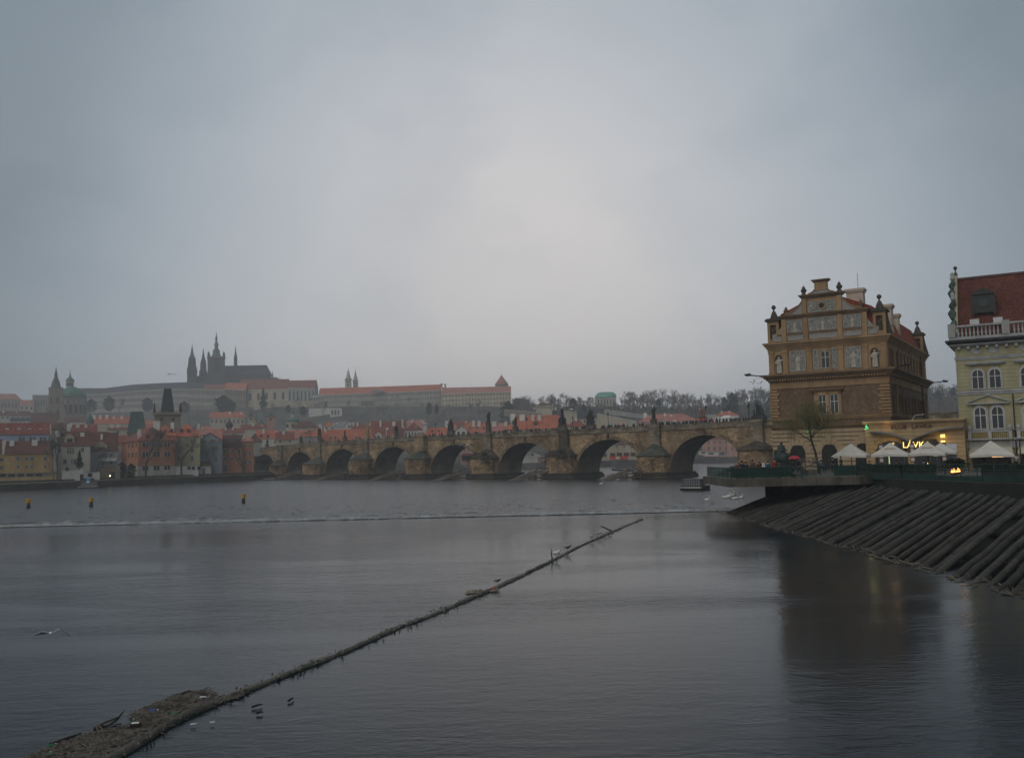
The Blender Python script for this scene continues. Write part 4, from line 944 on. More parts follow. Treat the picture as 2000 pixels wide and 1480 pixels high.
# roof: steep lower slope then flatter
ROOFT = brickmat('bright_red_tiles', (.36, .085, .045), (.27, .06, .035), (.14, .035, .025), .22, .3, grime=.3, gsc=.3, bump=.8, msize=.03)
xa = [(0.2, 20.5), (1.7, 24.3), (7.4, 26.8), (13.1, 24.3), (14.6, 20.5)]
mb = MB(); y0, y1 = .55, W1_ - .3
for (a, b), (c, d) in zip(xa[:-1], xa[1:]): mb.add([(a, y0, z(b)), (c, y0, z(d)), (c, y1 - 3, z(d)), (a, y1, z(b))], [(0, 1, 2, 3)])
mb.add([(a, y0, z(b)) for a, b in xa], [(0, 1, 2, 3, 4)]); mb.add([(a, y1 if i in (0, 4) else y1 - 3, z(b)) for i, (a, b) in enumerate(xa)], [(4, 3, 2, 1, 0)])
mb.v = [tuple(v) for v in mb.v]; part(mb, 'roof', ROOFT)
for x, y, w_, d_, z0, z1 in ((10.3, 5, 2.1, 1.4, 23.0, 27.4), (13.7, 8.5, .9, 1.5, 21.0, 25.4), (13.6, 14.5, .9, 1.2, 21, 24.8)):
    c = part(MB().box(x - w_ / 2, x + w_ / 2, y, y + d_, z(z0), z(z1 - .5)), 'chimney', mat('pale_chimney', (.50, .42, .34), .9, .1, 1.2))
    MB().box(x - w_ / 2 - .12, x + w_ / 2 + .12, y - .12, y + d_ + .12, z(z1 - .5), z(z1 - .3)).box(x - w_ / 2 - .22, x + w_ / 2 + .22, y - .22, y + d_ + .22, z(z1 - .3), z(z1)).box(x - w_ / 2 - .08, x + w_ / 2 + .08, y - .08, y + d_ + .08, z(z0 + 1.6), z(z0 + 1.75)).build('chimney_cap', mat('pale_chimney', (.5, .42, .34)), c)
part(MB().tube([(10.6, 6, z(27.4)), (10.6, 6, z(29.6))], .03, 5), 'aerial', LAMPM)
# side facade
for k in range(9):
    y = 6.8 + k * 2.75
    if k < 9:
        window(mus, y, z(16.9), 1.0, 2.0, -W0 - .02, 'y', fm=OCHD); part(MB().box(W0, W0 + .14, y + 1.0, y + 1.5, z(16.4), z(19.4)), 'pilaster', OCH)
        window(mus, y, z(10.9), .95, 2.3, -W0 - .02, 'y', fm=OCHD)
for y in (1.5, 2.6, 3.7): window(mus, y, z(16.7), .6, 2.2, -W0 - .02, 'y', fm=OCHD)
window(mus, 3.0, z(10.9), 1.0, 2.3, -W0 - .02, 'y', fm=OCHD)
part(MB().tube([(W0 + .18, 26.5, 0), (W0 + .18, 26.5, z(20.4))], .09, 6), 'drainpipe', LAMPM)
# iron gargoyles at the lower cornice corners
for x, y, dx, dy in ((-.7, -.7, -1, -1), (W0 + .7, -.7, .9, -.6), (W0 + .7, W1_ + .7, 1, .8)):
    n_ = Vector((dx, dy, 0)).normalized(); a = Vector((x, y, z(16.15)))
    g = part(MB().tube([a, a + n_ * 1.0 + Vector((0, 0, .1)), a + n_ * 1.9 + Vector((0, 0, .18))], [.07, .07, .09], 7), 'gargoyle_spout', LAMPM)
    b = a + n_ * 1.9 + Vector((0, 0, .18)); MB().tube([b - n_ * .2, b + n_ * .15 + Vector((0, 0, .05)), b + n_ * .5, b + n_ * .75 + Vector((0, 0, .1))], [.1, .2, .16, .05], 7).tube([b + Vector((0, 0, .1)), b - n_ * .1 + Vector((0, 0, .38))], [.06, .02], 5).build('dragon_head', LAMPM, g)
    mb = MB(); r3 = random.Random(2)
    for k in range(14):
        p = a + n_ * r3.uniform(.1, 1.5) - Vector((0, 0, r3.uniform(.2, 1.0))); q = p + Vector((r3.uniform(-.5, .5), r3.uniform(-.4, .4), r3.uniform(-.3, .3))); mb.tube([p, (p + q) / 2 + Vector((0, 0, .2)), q], .02, 4)
    mb.build('iron_scroll', LAMPM, g)['kind'] = 'stuff'

# ------------------------------------------------------------------ low cafe building
cafe = empty('cafe_building', (42.6, 115, ZG), math.atan2(-.49, .872), 'low cream club building with curved awnings and lit lettering beside the museum', 'building')
CW = 10.9
def cp(mb, name, m, par=None): return mb.build(name, m, par or cafe)
CAF = mat('cafe_cream_plaster', (.40, .29, .155), .9, .1, .9, grime=.2)
cp(MB().box(0, CW, 0, 4, 0, z(9.3)), 'wall', mat('cafe_joint_plaster', (.28, .19, .10), .9, .1, 1))
for k in range(10):
    z0 = k * .49 + .02
    for a, b in ((0, 1.0), (4.7, 5.3), (8.9, CW)) if z0 < 3.3 else ((0, CW),):
        L_ = b - a; n_ = max(1, round(L_ / 1.8))
        for j in range(n_): cp(MB().box(a + L_ * j / n_ + .015, a + L_ * (j + 1) / n_ - .015, -.05, 0, z0 + .02, z0 + .46), 'stone_course', CAF)
cp(MB().box(-.15, CW + .1, -.2, 4, z(9.3), z(9.45)).box(-.25, CW + .15, -.32, 4.1, z(9.45), z(9.62)), 'cornice', CAF)
GM = mat('grey_awning_metal', (.16, .17, .175), .5, .15, 1)
def arc(xa, za, xb, zb, rev):
    P = []
    for k in range(13):
        t = k / 12; x = xa + (xb - xa) * t; u_ = (t ** 2.2) if not rev else (1 - (1 - t) ** 2.2); P.append((x, za + (zb - za) * u_))
    mb = MB()
    for (a, b), (c, d) in zip(P[:-1], P[1:]): mb.add([(a, -.06, b), (c, -.06, d), (c, -.9, d - .05), (a, -.9, b - .05), (a, -.06, b - .16), (c, -.06, d - .16), (c, -.9, d - .22), (a, -.9, b - .22)], [(0, 1, 2, 3), (4, 7, 6, 5), (3, 2, 6, 7)])
    cp(mb, 'curved_awning', GM)
arc(.6, z(8.45), 4.95, z(7.3), False); arc(5.05, z(7.3), CW, z(8.7), True)
GLOW = mat('amber_lit_plaster', (.42, .28, .11), .9, .1, 1)
for c in (2.85, 7.1):
    pts = [(c - 1.8, 0), (c + 1.8, 0)] + [(c + 1.8 * math.cos(a), z(5.6) + 1.6 * math.sin(a)) for a in [math.pi * k / 12 for k in range(13)]]
    d = cp(MB().prismy(pts, -.07, -.02), 'arched_window', GLASS)
    mb = MB()
    for k in range(-2, 3): mb.box(c + k * .72 - .04, c + k * .72 + .04, -.11, -.07, 0, z(6.8))
    mb.box(c - 1.8, c + 1.8, -.115, -.07, z(5.6), z(5.7)); mb.build('frame', mat('brown_shop_frame', (.07, .05, .035), .7), d)
    for k in range(9):
        a0 = math.pi * (k + .06) / 9; a1 = math.pi * (k + .94) / 9; P = lambda a, r_: (c + r_ * math.cos(a), z(5.6) + r_ * .9 * math.sin(a))
        cp(MB().prismy([P(a0, 1.82), P(a0, 2.35), P(a1, 2.35), P(a1, 1.82)], -.1, -.05), 'voussoir', GLOW, d)
def text(s, size, m, par, x, zz, y=-.12, dep=.03, name='lettering', sx=1, rz=0):
    o = mobj(name, textmesh(s, size, dep, m), par, (x, y, zz)); o.rotation_euler = (math.pi / 2, 0, rz); o.scale.x = sx; return o
REDL = mat('dark_red_letters', (.05, .008, .008), .6, .1, 2, grime=0)
sg = empty('club_sign', (42.6, 115, ZG), math.atan2(-.49, .872), 'dark red KLUB LÁVKA letters on the cream frieze above the awnings', 'sign')
text('KLUB', .76, REDL, sg, 2.95, z(8.6), -.16, dep=.02, sx=.98); text('LÁVKA', .76, REDL, sg, 5.25, z(8.6), -.16, dep=.02, sx=.98)
LIT = mat('lit_yellow_letters', (1.0, .72, .22), .5, .02, 1, grime=0, emit=1.15)
sg = empty('lit_sign', (42.6, 115, ZG), math.atan2(-.49, .872), 'glowing yellow LÁVKA letters between the two curved awnings', 'sign')
text('LÁVKA', 1.0, LIT, sg, 4.25, z(6.35), -.95, sx=1.0, name='lit_letters')
cp(MB().box(4.1, 8, -.85, -.75, z(6.2), z(7.3)), 'sign_board', mat('dark_sign_board', (.03, .025, .02), .7))
def lamp(loc, e, c=(1, .62, .22), r=.12):
    l = bpy.data.lights.new('lamp_light', 'POINT'); l.energy = e; l.color = c; l.shadow_soft_size = r; o = bpy.data.objects.new('lamp_light', l); col.objects.link(o); o.location = loc; return o
def cw(x, y, zz): return cafe.matrix_world @ Vector((x, y, zz))
bpy.context.view_layer.update()
# yellow wall lamps, green pharmacy-like cross light, spots under the cornice
YEL = mat('yellow_lamp_glass', (1, .68, .18), .4, .02, 1, grime=0, emit=1.5)
for i, zz in enumerate((z(7.6), z(6.9))):
    t = empty('wall_lamp', cw(8.6, -.15, zz), cafe.rotation_euler.z, ('upper' if i == 0 else 'lower') + ' yellow lamp on the cafe wall right of the lit letters', 'lamp')
    MB().box(-.22, .22, -.22, 0, -.15, .2).build('lamp_glass', YEL, t); MB().box(-.25, .25, -.25, 0, .2, .26).build('lamp_cap', LAMPM, t)
lamp(cw(8.6, -.8, z(7.2)), 8)
t = empty('green_light', cw(.25, -.35, z(8.75)), cafe.rotation_euler.z, 'small green running figure light at the left corner of the club', 'lamp')
mb = MB().box(-.08, .1, -.05, 0, .15, .3).sph((.02, -.02, .38), .07).box(-.2, .0, -.05, 0, -.1, .02).box(.05, .22, -.05, 0, 0, .1); mb.build('light_shape', mat('green_neon', (.05, 1, .35), .5, .02, 1, grime=0, emit=.4), t)
lamp(cw(.1, -.9, z(8.9)), 8, (1, .9, .45)); lamp(cw(2.6, -.7, z(9.15)), 5, (1, .6, .25), .1); lamp(cw(3, -1.0, z(6.9)), 10); lamp(cw(6.8, -1.4, z(6.9)), 9)
t = empty('green_light', (0, 0, 0), mus.rotation_euler.z, 'tiny green light point on the museum wall behind the willow', 'lamp'); t.location = mus.matrix_world @ Vector((4.6, -.2, z(8.7)))
MB().box(-.1, .1, -.05, 0, -.06, .06).build('light_shape', mat('green_neon', (0, 0, 0)), t)
cp(MB().tube([(5.2, 1.2, z(9.6)), (5.6, 1.2, z(10.2)), (6.6, 1.2, z(10.25))], .05, 6), 'vent_pipe', mat('steel_pipe', (.4, .42, .42), .4, .1, 2))

# ------------------------------------------------------------------ yellow palace at the right edge
yel = empty('yellow_palace', (52.7, 112, ZG), math.atan2(-.49, .87), 'pale yellow palace with white arched windows, balustrade and steep red roof', 'building')
YL = mat('pale_yellow_plaster', (.36, .335, .205), .9, .1, .8, bump=.15, grime=.3, streak=True); WT = mat('white_grey_stucco', (.36, .37, .37), .9, .12, .9, bump=.2, grime=.3, streak=True)
YJ = mat('yellow_joint', (.30, .26, .13), .9)
YW = 17.0
def yp(mb, name, m, par=None): return mb.build(name, m, par or yel)
yp(MB().box(0, YW, 0, 12, 0, z(18.1)), 'wall', YJ)
def courses(z0, z1, n_, holes):
    h = (z1 - z0) / n_
    for i in range(n_):
        a0, a1 = z0 + i * h + .012, z0 + (i + 1) * h - .012; xs_ = [0.0]
        for (c, hw, b0, b1) in holes:
            if a1 > b0 and a0 < b1: xs_ += [c - hw, c + hw]
        xs_.append(YW)
        for a, b in zip(xs_[0::2], xs_[1::2]):
            if b - a > .1:
                k = max(1, round((b - a) / 2.2))
                for j in range(k): yp(MB().box(a + (b - a) * j / k, a + (b - a) * (j + 1) / k - .015, -.05, 0, a0, a1), 'stone_course', YL)
bays = [3.15, 8.2, 13.3]
courses(z(8.2), z(12.3), 9, [(b, 1.65, z(8.2), z(11.2)) for b in bays]); courses(z(12.9), z(16.4), 8, [(b, 1.55, z(12.9), z(15.8)) for b in bays])
yp(MB().box(0, YW, -.04, 0, z(16.9), z(18.0)), 'frieze', YL)
def ycorn(z0, z1, o, nm='string_course', m=WT, steps=2):
    mb = MB()
    for i in range(steps):
        a = z0 + (z1 - z0) * i / steps; b = z0 + (z1 - z0) * (i + 1) / steps - .008; q = o * (i + 1) / steps; mb.box(-q, YW, -q - .05, 12, a, b)
    yp(mb, nm, m)
ycorn(z(16.45), z(16.85), .12); ycorn(z(12.35), z(12.85), .16); ycorn(z(8.05), z(8.2), .3); ycorn(z(7.0), z(7.25), .25, steps=1); ycorn(z(6.1), z(6.9), .08, steps=1)
ycorn(z(18.05), z(18.35), .55, 'bracket_cornice', WT, 2); ycorn(z(18.36), z(18.85), .95, 'dark_gutter_cornice', mat('black_gutter', (.03, .032, .035), .7), 2)
mb = MB()
for k in range(17): mb.box(.3 + k, .6 + k, -.5, -.05, z(17.75), z(18.05))
yp(mb, 'bracket', WT)['kind'] = 'stuff'
for bi, b in enumerate(bays):
    for s_ in (-.9, .9):
        for z0, h in ((z(8.3), 2.6), (z(13.0), 2.3)):
            yp(MB().prismy([(b + s_ - .82, z0 - .1), (b + s_ + .82, z0 - .1)] + [(b + s_ + .82 * math.cos(a), z0 + h - .62 + .86 * math.sin(a)) for a in [math.pi * k / 10 for k in range(11)]], -.12, -.0), 'window_surround', WT)
            window(yel, b + s_, z0, 1.26, h, -.125, arched=True, trans=.6)
        ov = yp(MB().lathe([(.5, 0), (.5, .05)], n=14, sy=.45), 'oval_window', GLASS); ov.rotation_euler.x = math.pi / 2; ov.location = (b + s_, -.05, z(17.45))
        rg = MB().lathe([(.62, 0), (.62, .05), (.5, .08)], n=14, sy=.52).build('oval_frame', WT, yel); rg.rotation_euler.x = math.pi / 2; rg.location = (b + s_, -.03, z(17.45))
    yp(MB().box(b - 2.1, b + 2.1, -.4, 0, z(15.95), z(16.15)).box(b - 1.95, b + 1.95, -.25, 0, z(15.8), z(15.95)), 'window_hood', WT)
    pd = yp(MB().prismy([(b - 2.1, z(11.35)), (b + 2.1, z(11.35)), (b, z(12.2))], -.18, 0), 'pediment', YL)
    mb = MB().box(b - 2.25, b + 2.25, -.4, 0, z(11.2), z(11.36))
    for s_ in (-1, 1): mb.prismy([(b, z(12.2)), (b + s_ * 2.25, z(11.36)), (b + s_ * 2.25, z(11.5)), (b, z(12.36))], -.4, 0)
    mb.build('pediment_moulding', WT, pd)
    # balcony
    bl = yp(MB().box(b - 2.3, b + 2.3, -.75, 0, z(7.05), z(7.2)), 'balcony', WT)
    mb = MB().box(b - 2.3, b + 2.3, -.78, -.6, z(7.95), z(8.08)); mb.build('balcony_rail', WT, bl)
    for x in (-2.1, -.0, 2.1): MB().box(b + x - .18, b + x + .18, -.78, -.58, z(7.2), z(7.95)).build('balcony_post', WT, bl)
    for s_ in (-1, 1):
        mb = MB(); [mb.box(b + s_ * 1.05 - .7 + k * .2, b + s_ * 1.05 - .62 + k * .2, -.72, -.64, z(7.2), z(7.95)) for k in range(8)]; mb.build('balcony_grille', mat('gilt_grille', (.40, .32, .12), .6), bl)
    for x in (-2.1, 2.1):
        q = MB().box(b + x - .12, b + x + .12, -.35, -.05, z(5.9), z(7.0)); q.build('bracket_scroll', WT, bl)
        MB().lathe([(.18, 0), (.10, .1), (.22, .3), (.25, .5), (.12, .62)], b + x, -.68, z(8.08), 8).build('urn', WT, bl, True)
    # shop front with awning and warm lights
    sh = yp(MB().box(b - 2.0, b + 2.0, -.04, .0, 0, z(6.0)), 'shop_window', DARKIN)
    aw = MB().add([(b - 2.1, 0, z(6.3)), (b + 2.1, 0, z(6.3)), (b + 2.3, -1.5, z(5.6)), (b - 2.3, -1.5, z(5.6)), (b + 2.3, -1.5, z(5.35)), (b - 2.3, -1.5, z(5.35))], [(0, 1, 2, 3), (3, 2, 4, 5)]).build('awning', mat('cream_awning', (.45, .42, .32), .9, .1, 1), sh)
yp(MB().box(0, 1.0, -.06, 0, 0, z(6.1)), 'corner_pier', YL)
yp(MB().tube([(5.75, -.2, 0), (5.75, -.2, z(12.3))], .07, 6), 'drainpipe', LAMPM)
# balustrade
pz = z(18.86)
bal = yp(MB().box(-.55, YW, -.6, -.2, pz, pz + .35).box(-.6, YW, -.65, -.15, pz + 1.5, pz + 1.72), 'balustrade', WT)
for x in (-.3, 5.4, 10.6, 15.8): MB().box(x - .3, x + .5, -.68, -.12, pz + .35, pz + 1.95).build('balustrade_post', WT, bal)
k = 0; x = .5
while x < 10.3:
    if abs(x - 5.5) > .55: MB().lathe([(.13, 0), (.07, .1), (.15, .4), (.07, .8), (.12, 1.15)], 0, 0, 0, 6).build('baluster', WT, bal, True, (x, -.4, pz + .35))
    x += .42
# roof
RT = brickmat('brown_red_tiles', (.17, .058, .043), (.12, .042, .034), (.075, .025, .02), .25, .36, grime=.3, gsc=.3, bump=.9, msize=.035)
ry = 5.6; rz0, rz1 = z(18.9), z(27.0)
yp(MB().add([(.35, .6, rz0), (YW, .6, rz0), (YW, ry, rz1), (.35, ry, rz1), (.35, 11, rz0), (YW, 11, rz0)], [(0, 1, 2, 3), (3, 2, 5, 4), (0, 3, 4), (1, 5, 2)]), 'roof', RT)
yp(MB().box(.2, YW, ry - .15, ry + .15, rz1 - .05, rz1 + .2), 'ridge_cap', mat('dull_ridge', (.12, .07, .06)))
# gable coping with green copper volutes
gp = MB()
for k in range(3):
    t0 = k / 3; y = .5 + (ry - .5) * t0 * .95; zz = rz0 + (rz1 - rz0) * t0
    o = yp(MB().tube([(-.05, y + .2, zz + .1), (-.25, y + .4, zz + .9), (-.15, y + 1.0, zz + 1.8), (0.0, y + 1.5, zz + 2.5)], [.35, .5, .5, .3], 8), 'gable_volute', mat('dull_patina', (.06, .095, .08), .7, .25, 2), None); 
    fi = finial  # silhouette urns between the volutes
    o2 = MB().lathe([(.25, 0), (.3, .3), (.18, .5), (.28, .75), (.1, 1.0)], 0, 0, 0, 8).build('gable_urn', WT, yel, True, (-.05, y + .1, zz + 2.4 - (0 if k else 2.4)))
yp(MB().prismx([(.4, rz0), (11.2, rz0), (ry + .4, rz1 + .5), (ry - .4, rz1 + .5)], .05, .38), 'gable_wall', YL)
yp(MB().lathe([(.25, 0), (.2, .3), (.08, .5), (.08, .75), (.2, .85), (.24, 1.0), (.15, 1.2)], .2, ry, rz1 + .5, 8), 'ball_finial', DKST)
# roof dormer and skylights
dm = yp(MB().box(2.2, 4.3, 2.0, 4.5, z(22.2), z(24.4)), 'dormer', mat('black_copper', (.035, .04, .035), .6, .3, 2))
MB().prismy([(2.0, z(24.4)), (4.5, z(24.4)), (4.1, z(24.85)), (3.7, z(24.9)), (3.25, z(25.25)), (2.8, z(24.9)), (2.4, z(24.85))], 1.85, 4.8).build('dormer_pediment', mat('black_copper', (0, 0, 0)), dm)
MB().lathe([(.55, 0), (.55, .08)], n=12).build('dormer_window', GLASS, dm); q = bpy.data.objects['dormer_window']; q.rotation_euler.x = math.pi / 2; q.location = (3.25, 2.0, z(23.4))
MB().box(1.95, 2.2, 1.95, 2.3, z(22.0), z(24.3)).box(4.3, 4.55, 1.95, 2.3, z(22.0), z(24.3)).build('dormer_scroll', mat('black_copper', (0, 0, 0)), dm)
for x in (1.7, 4.2): 
    q = yp(MB().box(x, x + 1.0, 1.2, 1.6, z(20.7), z(21.4)), 'skylight', mat('bright_skylight', (.55, .56, .55), .4, .05, 1)); MB().box(x - .08, x + 1.08, .95, 1.2, z(20.6), z(20.7)).build('frame', WT, q)
dm2 = yp(MB().box(7.6, 9.6, 1.6, 3.5, z(20.6), z(22.2)).prismy([(7.4, z(22.2)), (9.8, z(22.2)), (8.6, z(23.0))], 1.5, 3.7), 'dormer', mat('black_copper', (0, 0, 0)))
# ------------------------------------------------------------------ town, castle and hills
WSILL = mat('pale_window_surround', (.42, .40, .36), .9, .1, 2)
CHIMCAP = mat('dark_chimney_cap', (.12, .10, .09), .9)
def house(x0, x1, ridge, eave, bot, Y, roof, wc, label, kind='ridge', rows=(), chim=(), dorm=(), d=10, name='town_house', group=None, sky_=(), cat='house', over=.35, far=False, slope=0.0, rz=0.0):
    if group == KG or name == 'garden_shed': Y = max(Y + 18, WN(x1) + 5)
    cx = (x0 + x1) / 2; s = SC(Y); c = at(cx, bot, Y); W = (x1 - x0) * s; hw = W / 2
    ze = at(cx, eave, Y).z - c.z; Yr = Y + (d / 2 if kind != 'gable' else 0); zr = at(cx, ridge, Yr).z - c.z
    t = empty(name, (c.x, Y, c.z), rz + FACE(cx), label, cat, group); t.scale = (math.cos(FACE(cx)),) * 2 + (1,)
    rm = ROOFS[roof] if isinstance(roof, str) else roof; wm = wall(wc)
    base = -4.0
    if kind == 'gable':
        MB().prismy([(-hw, base), (hw, base), (hw, ze), (0, zr), (-hw, ze)], 0, d).build('wall', wm, t)
        o = over; k = (zr - ze) / hw
        rf = MB().add([(-hw - o, -.25, ze - o * k), (0, -.25, zr + .02), (0, d, zr + .02), (-hw - o, d, ze - o * k), (hw + o, -.25, ze - o * k), (hw + o, d, ze - o * k), (-hw - o, -.25, ze - o * k + .25), (0, -.25, zr + .3), (0, d, zr + .3), (-hw - o, d, ze - o * k + .25), (hw + o, -.25, ze - o * k + .25), (hw + o, d, ze - o * k + .25)],
            [(6, 7, 8, 9), (7, 10, 11, 8), (0, 1, 7, 6), (1, 4, 10, 7), (0, 6, 9, 3), (4, 5, 11, 10)]).build('roof', rm, t)
    else:
        MB().box(-hw, hw, 0, d, base, ze).build('wall', wm, t)
        o = over
        if kind == 'ridge':
            rf = MB().add([(-hw - .1, -o, ze - .1), (hw + .1, -o, ze - .1), (hw + .1, d / 2, zr), (-hw - .1, d / 2, zr), (-hw - .1, d + o, ze - .1), (hw + .1, d + o, ze - .1)], [(0, 1, 2, 3), (3, 2, 5, 4), (0, 3, 4), (1, 5, 2), (0, 4, 5, 1)]).build('roof', rm, t)
        else:
            i_ = min(hw * .98, (d / 2) * (1.0 if kind == 'hip' else 1.6)) if kind != 'pyr' else hw * .98
            rf = MB().add([(-hw - o, -o, ze - .1), (hw + o, -o, ze - .1), (hw + o, d + o, ze - .1), (-hw - o, d + o, ze - .1), (-hw + i_, d / 2, zr), (hw - i_, d / 2, zr)], [(0, 1, 5, 4), (1, 2, 5), (2, 3, 4, 5), (3, 0, 4), (0, 3, 2, 1)]).build('roof', rm, t)
    for q in chim:
        px, top = q[0], q[1]; w_ = (q[2] if len(q) > 2 else 5) * s / 1.75; zt = at(px, top, Y + d * .3).z - c.z; x = at(px, top, Y + d * .3).x - c.x
        z0 = ze if kind != 'gable' else ze; ch_ = MB().box(x - w_, x + w_, d * .3, d * .3 + max(.7, w_ * 1.2), z0, zt - .25).build('chimney', WHITE, rf)
    for q in dorm:
        px, y0, y1, w_ = q[:4]; x = at(px, y0, Y).x - c.x; za = at(px, y1, Y).z - c.z; zb = at(px, y0, Y).z - c.z; w_ = w_ * s / 2
        yy = max(.0, (za - ze) / max(.1, zr - ze) * d / 2 - .15) if kind != 'gable' else .2
        m_ = wall(q[4]) if len(q) > 4 else rm
        dd = MB().box(x - w_, x + w_, yy, yy + 3, za, zb - w_ * .4).prismy([(x - w_ * 1.15, zb - w_ * .4), (x + w_ * 1.15, zb - w_ * .4), (x, zb + w_ * .35)], yy - .12, yy + 3).build('dormer', m_, t)
        MB().box(x - w_ * .6, x + w_ * .6, yy - .05, yy, za + .12, zb - w_ * .6).build('dormer_window', FARGLASS, dd)
    for q in sky_:
        px, y0, w_ = q; x = at(px, y0, Y).x - c.x; zz = at(px, y0, Y).z - c.z; yy = (zz - ze) / max(.1, zr - ze) * d / 2
        k = (zr - ze) / (d / 2); w_ = w_ * s / 2
        MB().add([(x - w_, yy - .35, zz - .35 * k + .1), (x + w_, yy - .35, zz - .35 * k + .1), (x + w_, yy + .35, zz + .35 * k + .1), (x - w_, yy + .35, zz + .35 * k + .1), (x - w_, yy - .35, zz - .35 * k - .1), (x + w_, yy - .35, zz - .35 * k - .1), (x + w_, yy + .35, zz + .35 * k - .1), (x - w_, yy + .35, zz + .35 * k - .1)],
                 [(0, 1, 2, 3), (0, 4, 5, 1), (1, 5, 6, 2), (2, 6, 7, 3), (3, 7, 4, 0)]).build('roof_window', mat('pale_roof_window', (.35, .38, .40), .3, .1, 1), rf)
    st = MB(); sills = MB()
    for r in rows:   # (y top, y bottom, list of px or count, width px)
        y0, y1, pxs, wp = r
        if not hasattr(pxs, '__len__'): pxs = [x0 + (x1 - x0) * (k + .5) / pxs for k in range(pxs)]
        for px in pxs:
            a = at(px, y0, Y); b = at(px, y1, Y); x = a.x - c.x; w_ = wp * s / 2; z0, z1 = b.z - c.z, a.z - c.z
            if far: st.box(x - w_, x + w_, -.06, 0, z0, z1)
            else:
                wn = MB().box(x - w_, x + w_, -.05, 0, z0, z1).build('window', FARGLASS, t); f = .12
                mb = MB().box(x - w_ - f, x - w_, -.09, 0, z0 - f, z1 + f).box(x + w_, x + w_ + f, -.09, 0, z0 - f, z1 + f).box(x - w_, x + w_, -.09, 0, z1, z1 + f).box(x - w_, x + w_, -.12, 0, z0 - f, z0).box(x - .04, x + .04, -.07, -.05, z0, z1).box(x - w_, x + w_, -.075, -.05, z0 + (z1 - z0) * .62, z0 + (z1 - z0) * .66)
                mb.build('frame', WSILL, wn)
    if st.v: o = st.build('window', FARGLASS, t); o['kind'] = 'stuff'
    return t
def WN(px): return Yb(px) - 4
KG = 'houses along the left river bank'
house(-75, 9, 858, 885, 946, 280, 'dark', 'ochre', 'dark ochre house cut by the left picture edge, next to the yellow one', rows=[(894, 901, [3, -20], 6), (909, 916, [3, -20], 6)], name='riverside_house', group=KG)
house(9, 104, 861, 886, 946, 270, 'dark', 'yellow', 'yellow riverside house with three white chimneys, leftmost in full view', rows=[(892, 899, [35, 52, 62, 89], 6), (908, 914, [35, 52, 62, 89], 5)], chim=[(18, 858, 6), (33, 859, 8), (77, 857, 10)], sky_=[(51, 879, 7), (67, 879, 7)], name='riverside_house', group=KG)
house(-2, 97, 826, 848, 885, 300, 'red', 'blue', 'pale blue house with four skylights behind the yellow house', rows=[(853, 862, [39, 46, 60, 67, 81, 88], 5)], sky_=[(14, 838, 7), (37, 838, 7), (58, 838, 7), (79, 838, 7)], name='riverside_house', group=KG)
MB().add([(0, 0, 0), (2.2, 0, -1), (0, 0, 6.5), (0, 4, 6.5), (0, 4, 0)], [(0, 1, 2), (0, 2, 3, 4), (1, 4, 3, 2)]).build('gable_wall', wall('white'), bpy.data.objects['riverside_house.002'], loc=(8.3, 0, .3))
house(112, 176, 842, 870, 920, 288, 'dark', 'pale', 'cream riverside house with a big gabled dormer behind the dark cypress', rows=[(874, 886, [133, 138, 143], 3.4), (874, 882, [161], 6), (897, 905, [127, 147], 6), (897, 903, [140], 3), (876, 884, [117], 4)], chim=[(169, 843, 7), (170, 855, 5), (121, 840, 8)], dorm=[(136, 851, 864, 19, 'pale')], sky_=[(158, 859, 6)], name='riverside_house', group=KG)
house(175, 230, 845, 880, 936, 296, 'dark', 'grey', 'grey house with a dark mansard roof and balcony beside the orange palace', rows=[(886, 892, [200, 216], 5), (900, 907, [201, 217], 5), (922, 934, [220], 6)], chim=[(206, 846, 4), (219, 856, 4)], dorm=[(197, 866, 876, 25, 'cream')], name='riverside_house', group=KG)
t = bpy.data.objects['riverside_house.004']; s = SC(296); MB().box(-1.8, 4.2, -1.0, 0, 6.1, 6.3).box(-1.8, 4.2, -1.02, -.95, 6.3, 7.2).build('balcony', wall('white'), t)
# low walls and annexes in front
def lowwall(x0, x1, top, bot, Y, c, label, cat='wall', doors=(), t_=.6, rows=()):
    if Y < 330: Y = max(Y + 16, WN(x1) + 1.5)
    cx = (x0 + x1) / 2; p = at(cx, bot, Y); s = SC(Y); h = at(cx, top, Y).z - p.z; hw = (x1 - x0) * s / 2
    t = empty('garden_wall' if cat == 'wall' else 'annex', p, 0, label, cat); t.rotation_euler.z = FACE(cx); MB().box(-hw, hw, 0, t_, -2, h).build('wall_body', wall(c), t)
    MB().box(-hw - .1, hw + .1, -.1, t_ + .1, h, h + .12).build('coping', wall('grey'), t)
    for px, a, b, w_ in doors:
        x = at(px, a, Y).x - p.x; za = at(px, b, Y).z - p.z; zb = at(px, a, Y).z - p.z; MB().box(x - w_ * s / 2, x + w_ * s / 2, -.06, 0, za, zb).build('door' if b > bot - 2 else 'opening', DARKIN, t)
    return t
lowwall(-70, 105, 932, 947, 266, 'ochre', 'low yellow terrace wall at the foot of the yellow house')
lowwall(-70, 105, 924, 932, 267.5, 'stone', 'brown arcade of dark openings above the yellow terrace wall', doors=[(x, 925.5, 931, 11) for x in (6, 22, 38, 54, 70)])
lowwall(123, 161, 917, 939, 282, 'white', 'white garden wall with grey scribbles in front of the cream house', doors=[(158, 926, 938, 6)])
lowwall(161, 193, 922, 939, 286, 'white', 'white wall with a dark gateway in front of the grey house', doors=[(176, 924, 931, 8)])
t = lowwall(193, 233, 910, 935, 294, 'stone', 'brown base wall with a lit doorway under the balcony house', doors=[(220, 922, 934, 7)])
p = at(215, 929, 316); LB = mat('warm_bulb', (1, .75, .4), .4, 0, 1, grime=0, emit=4)
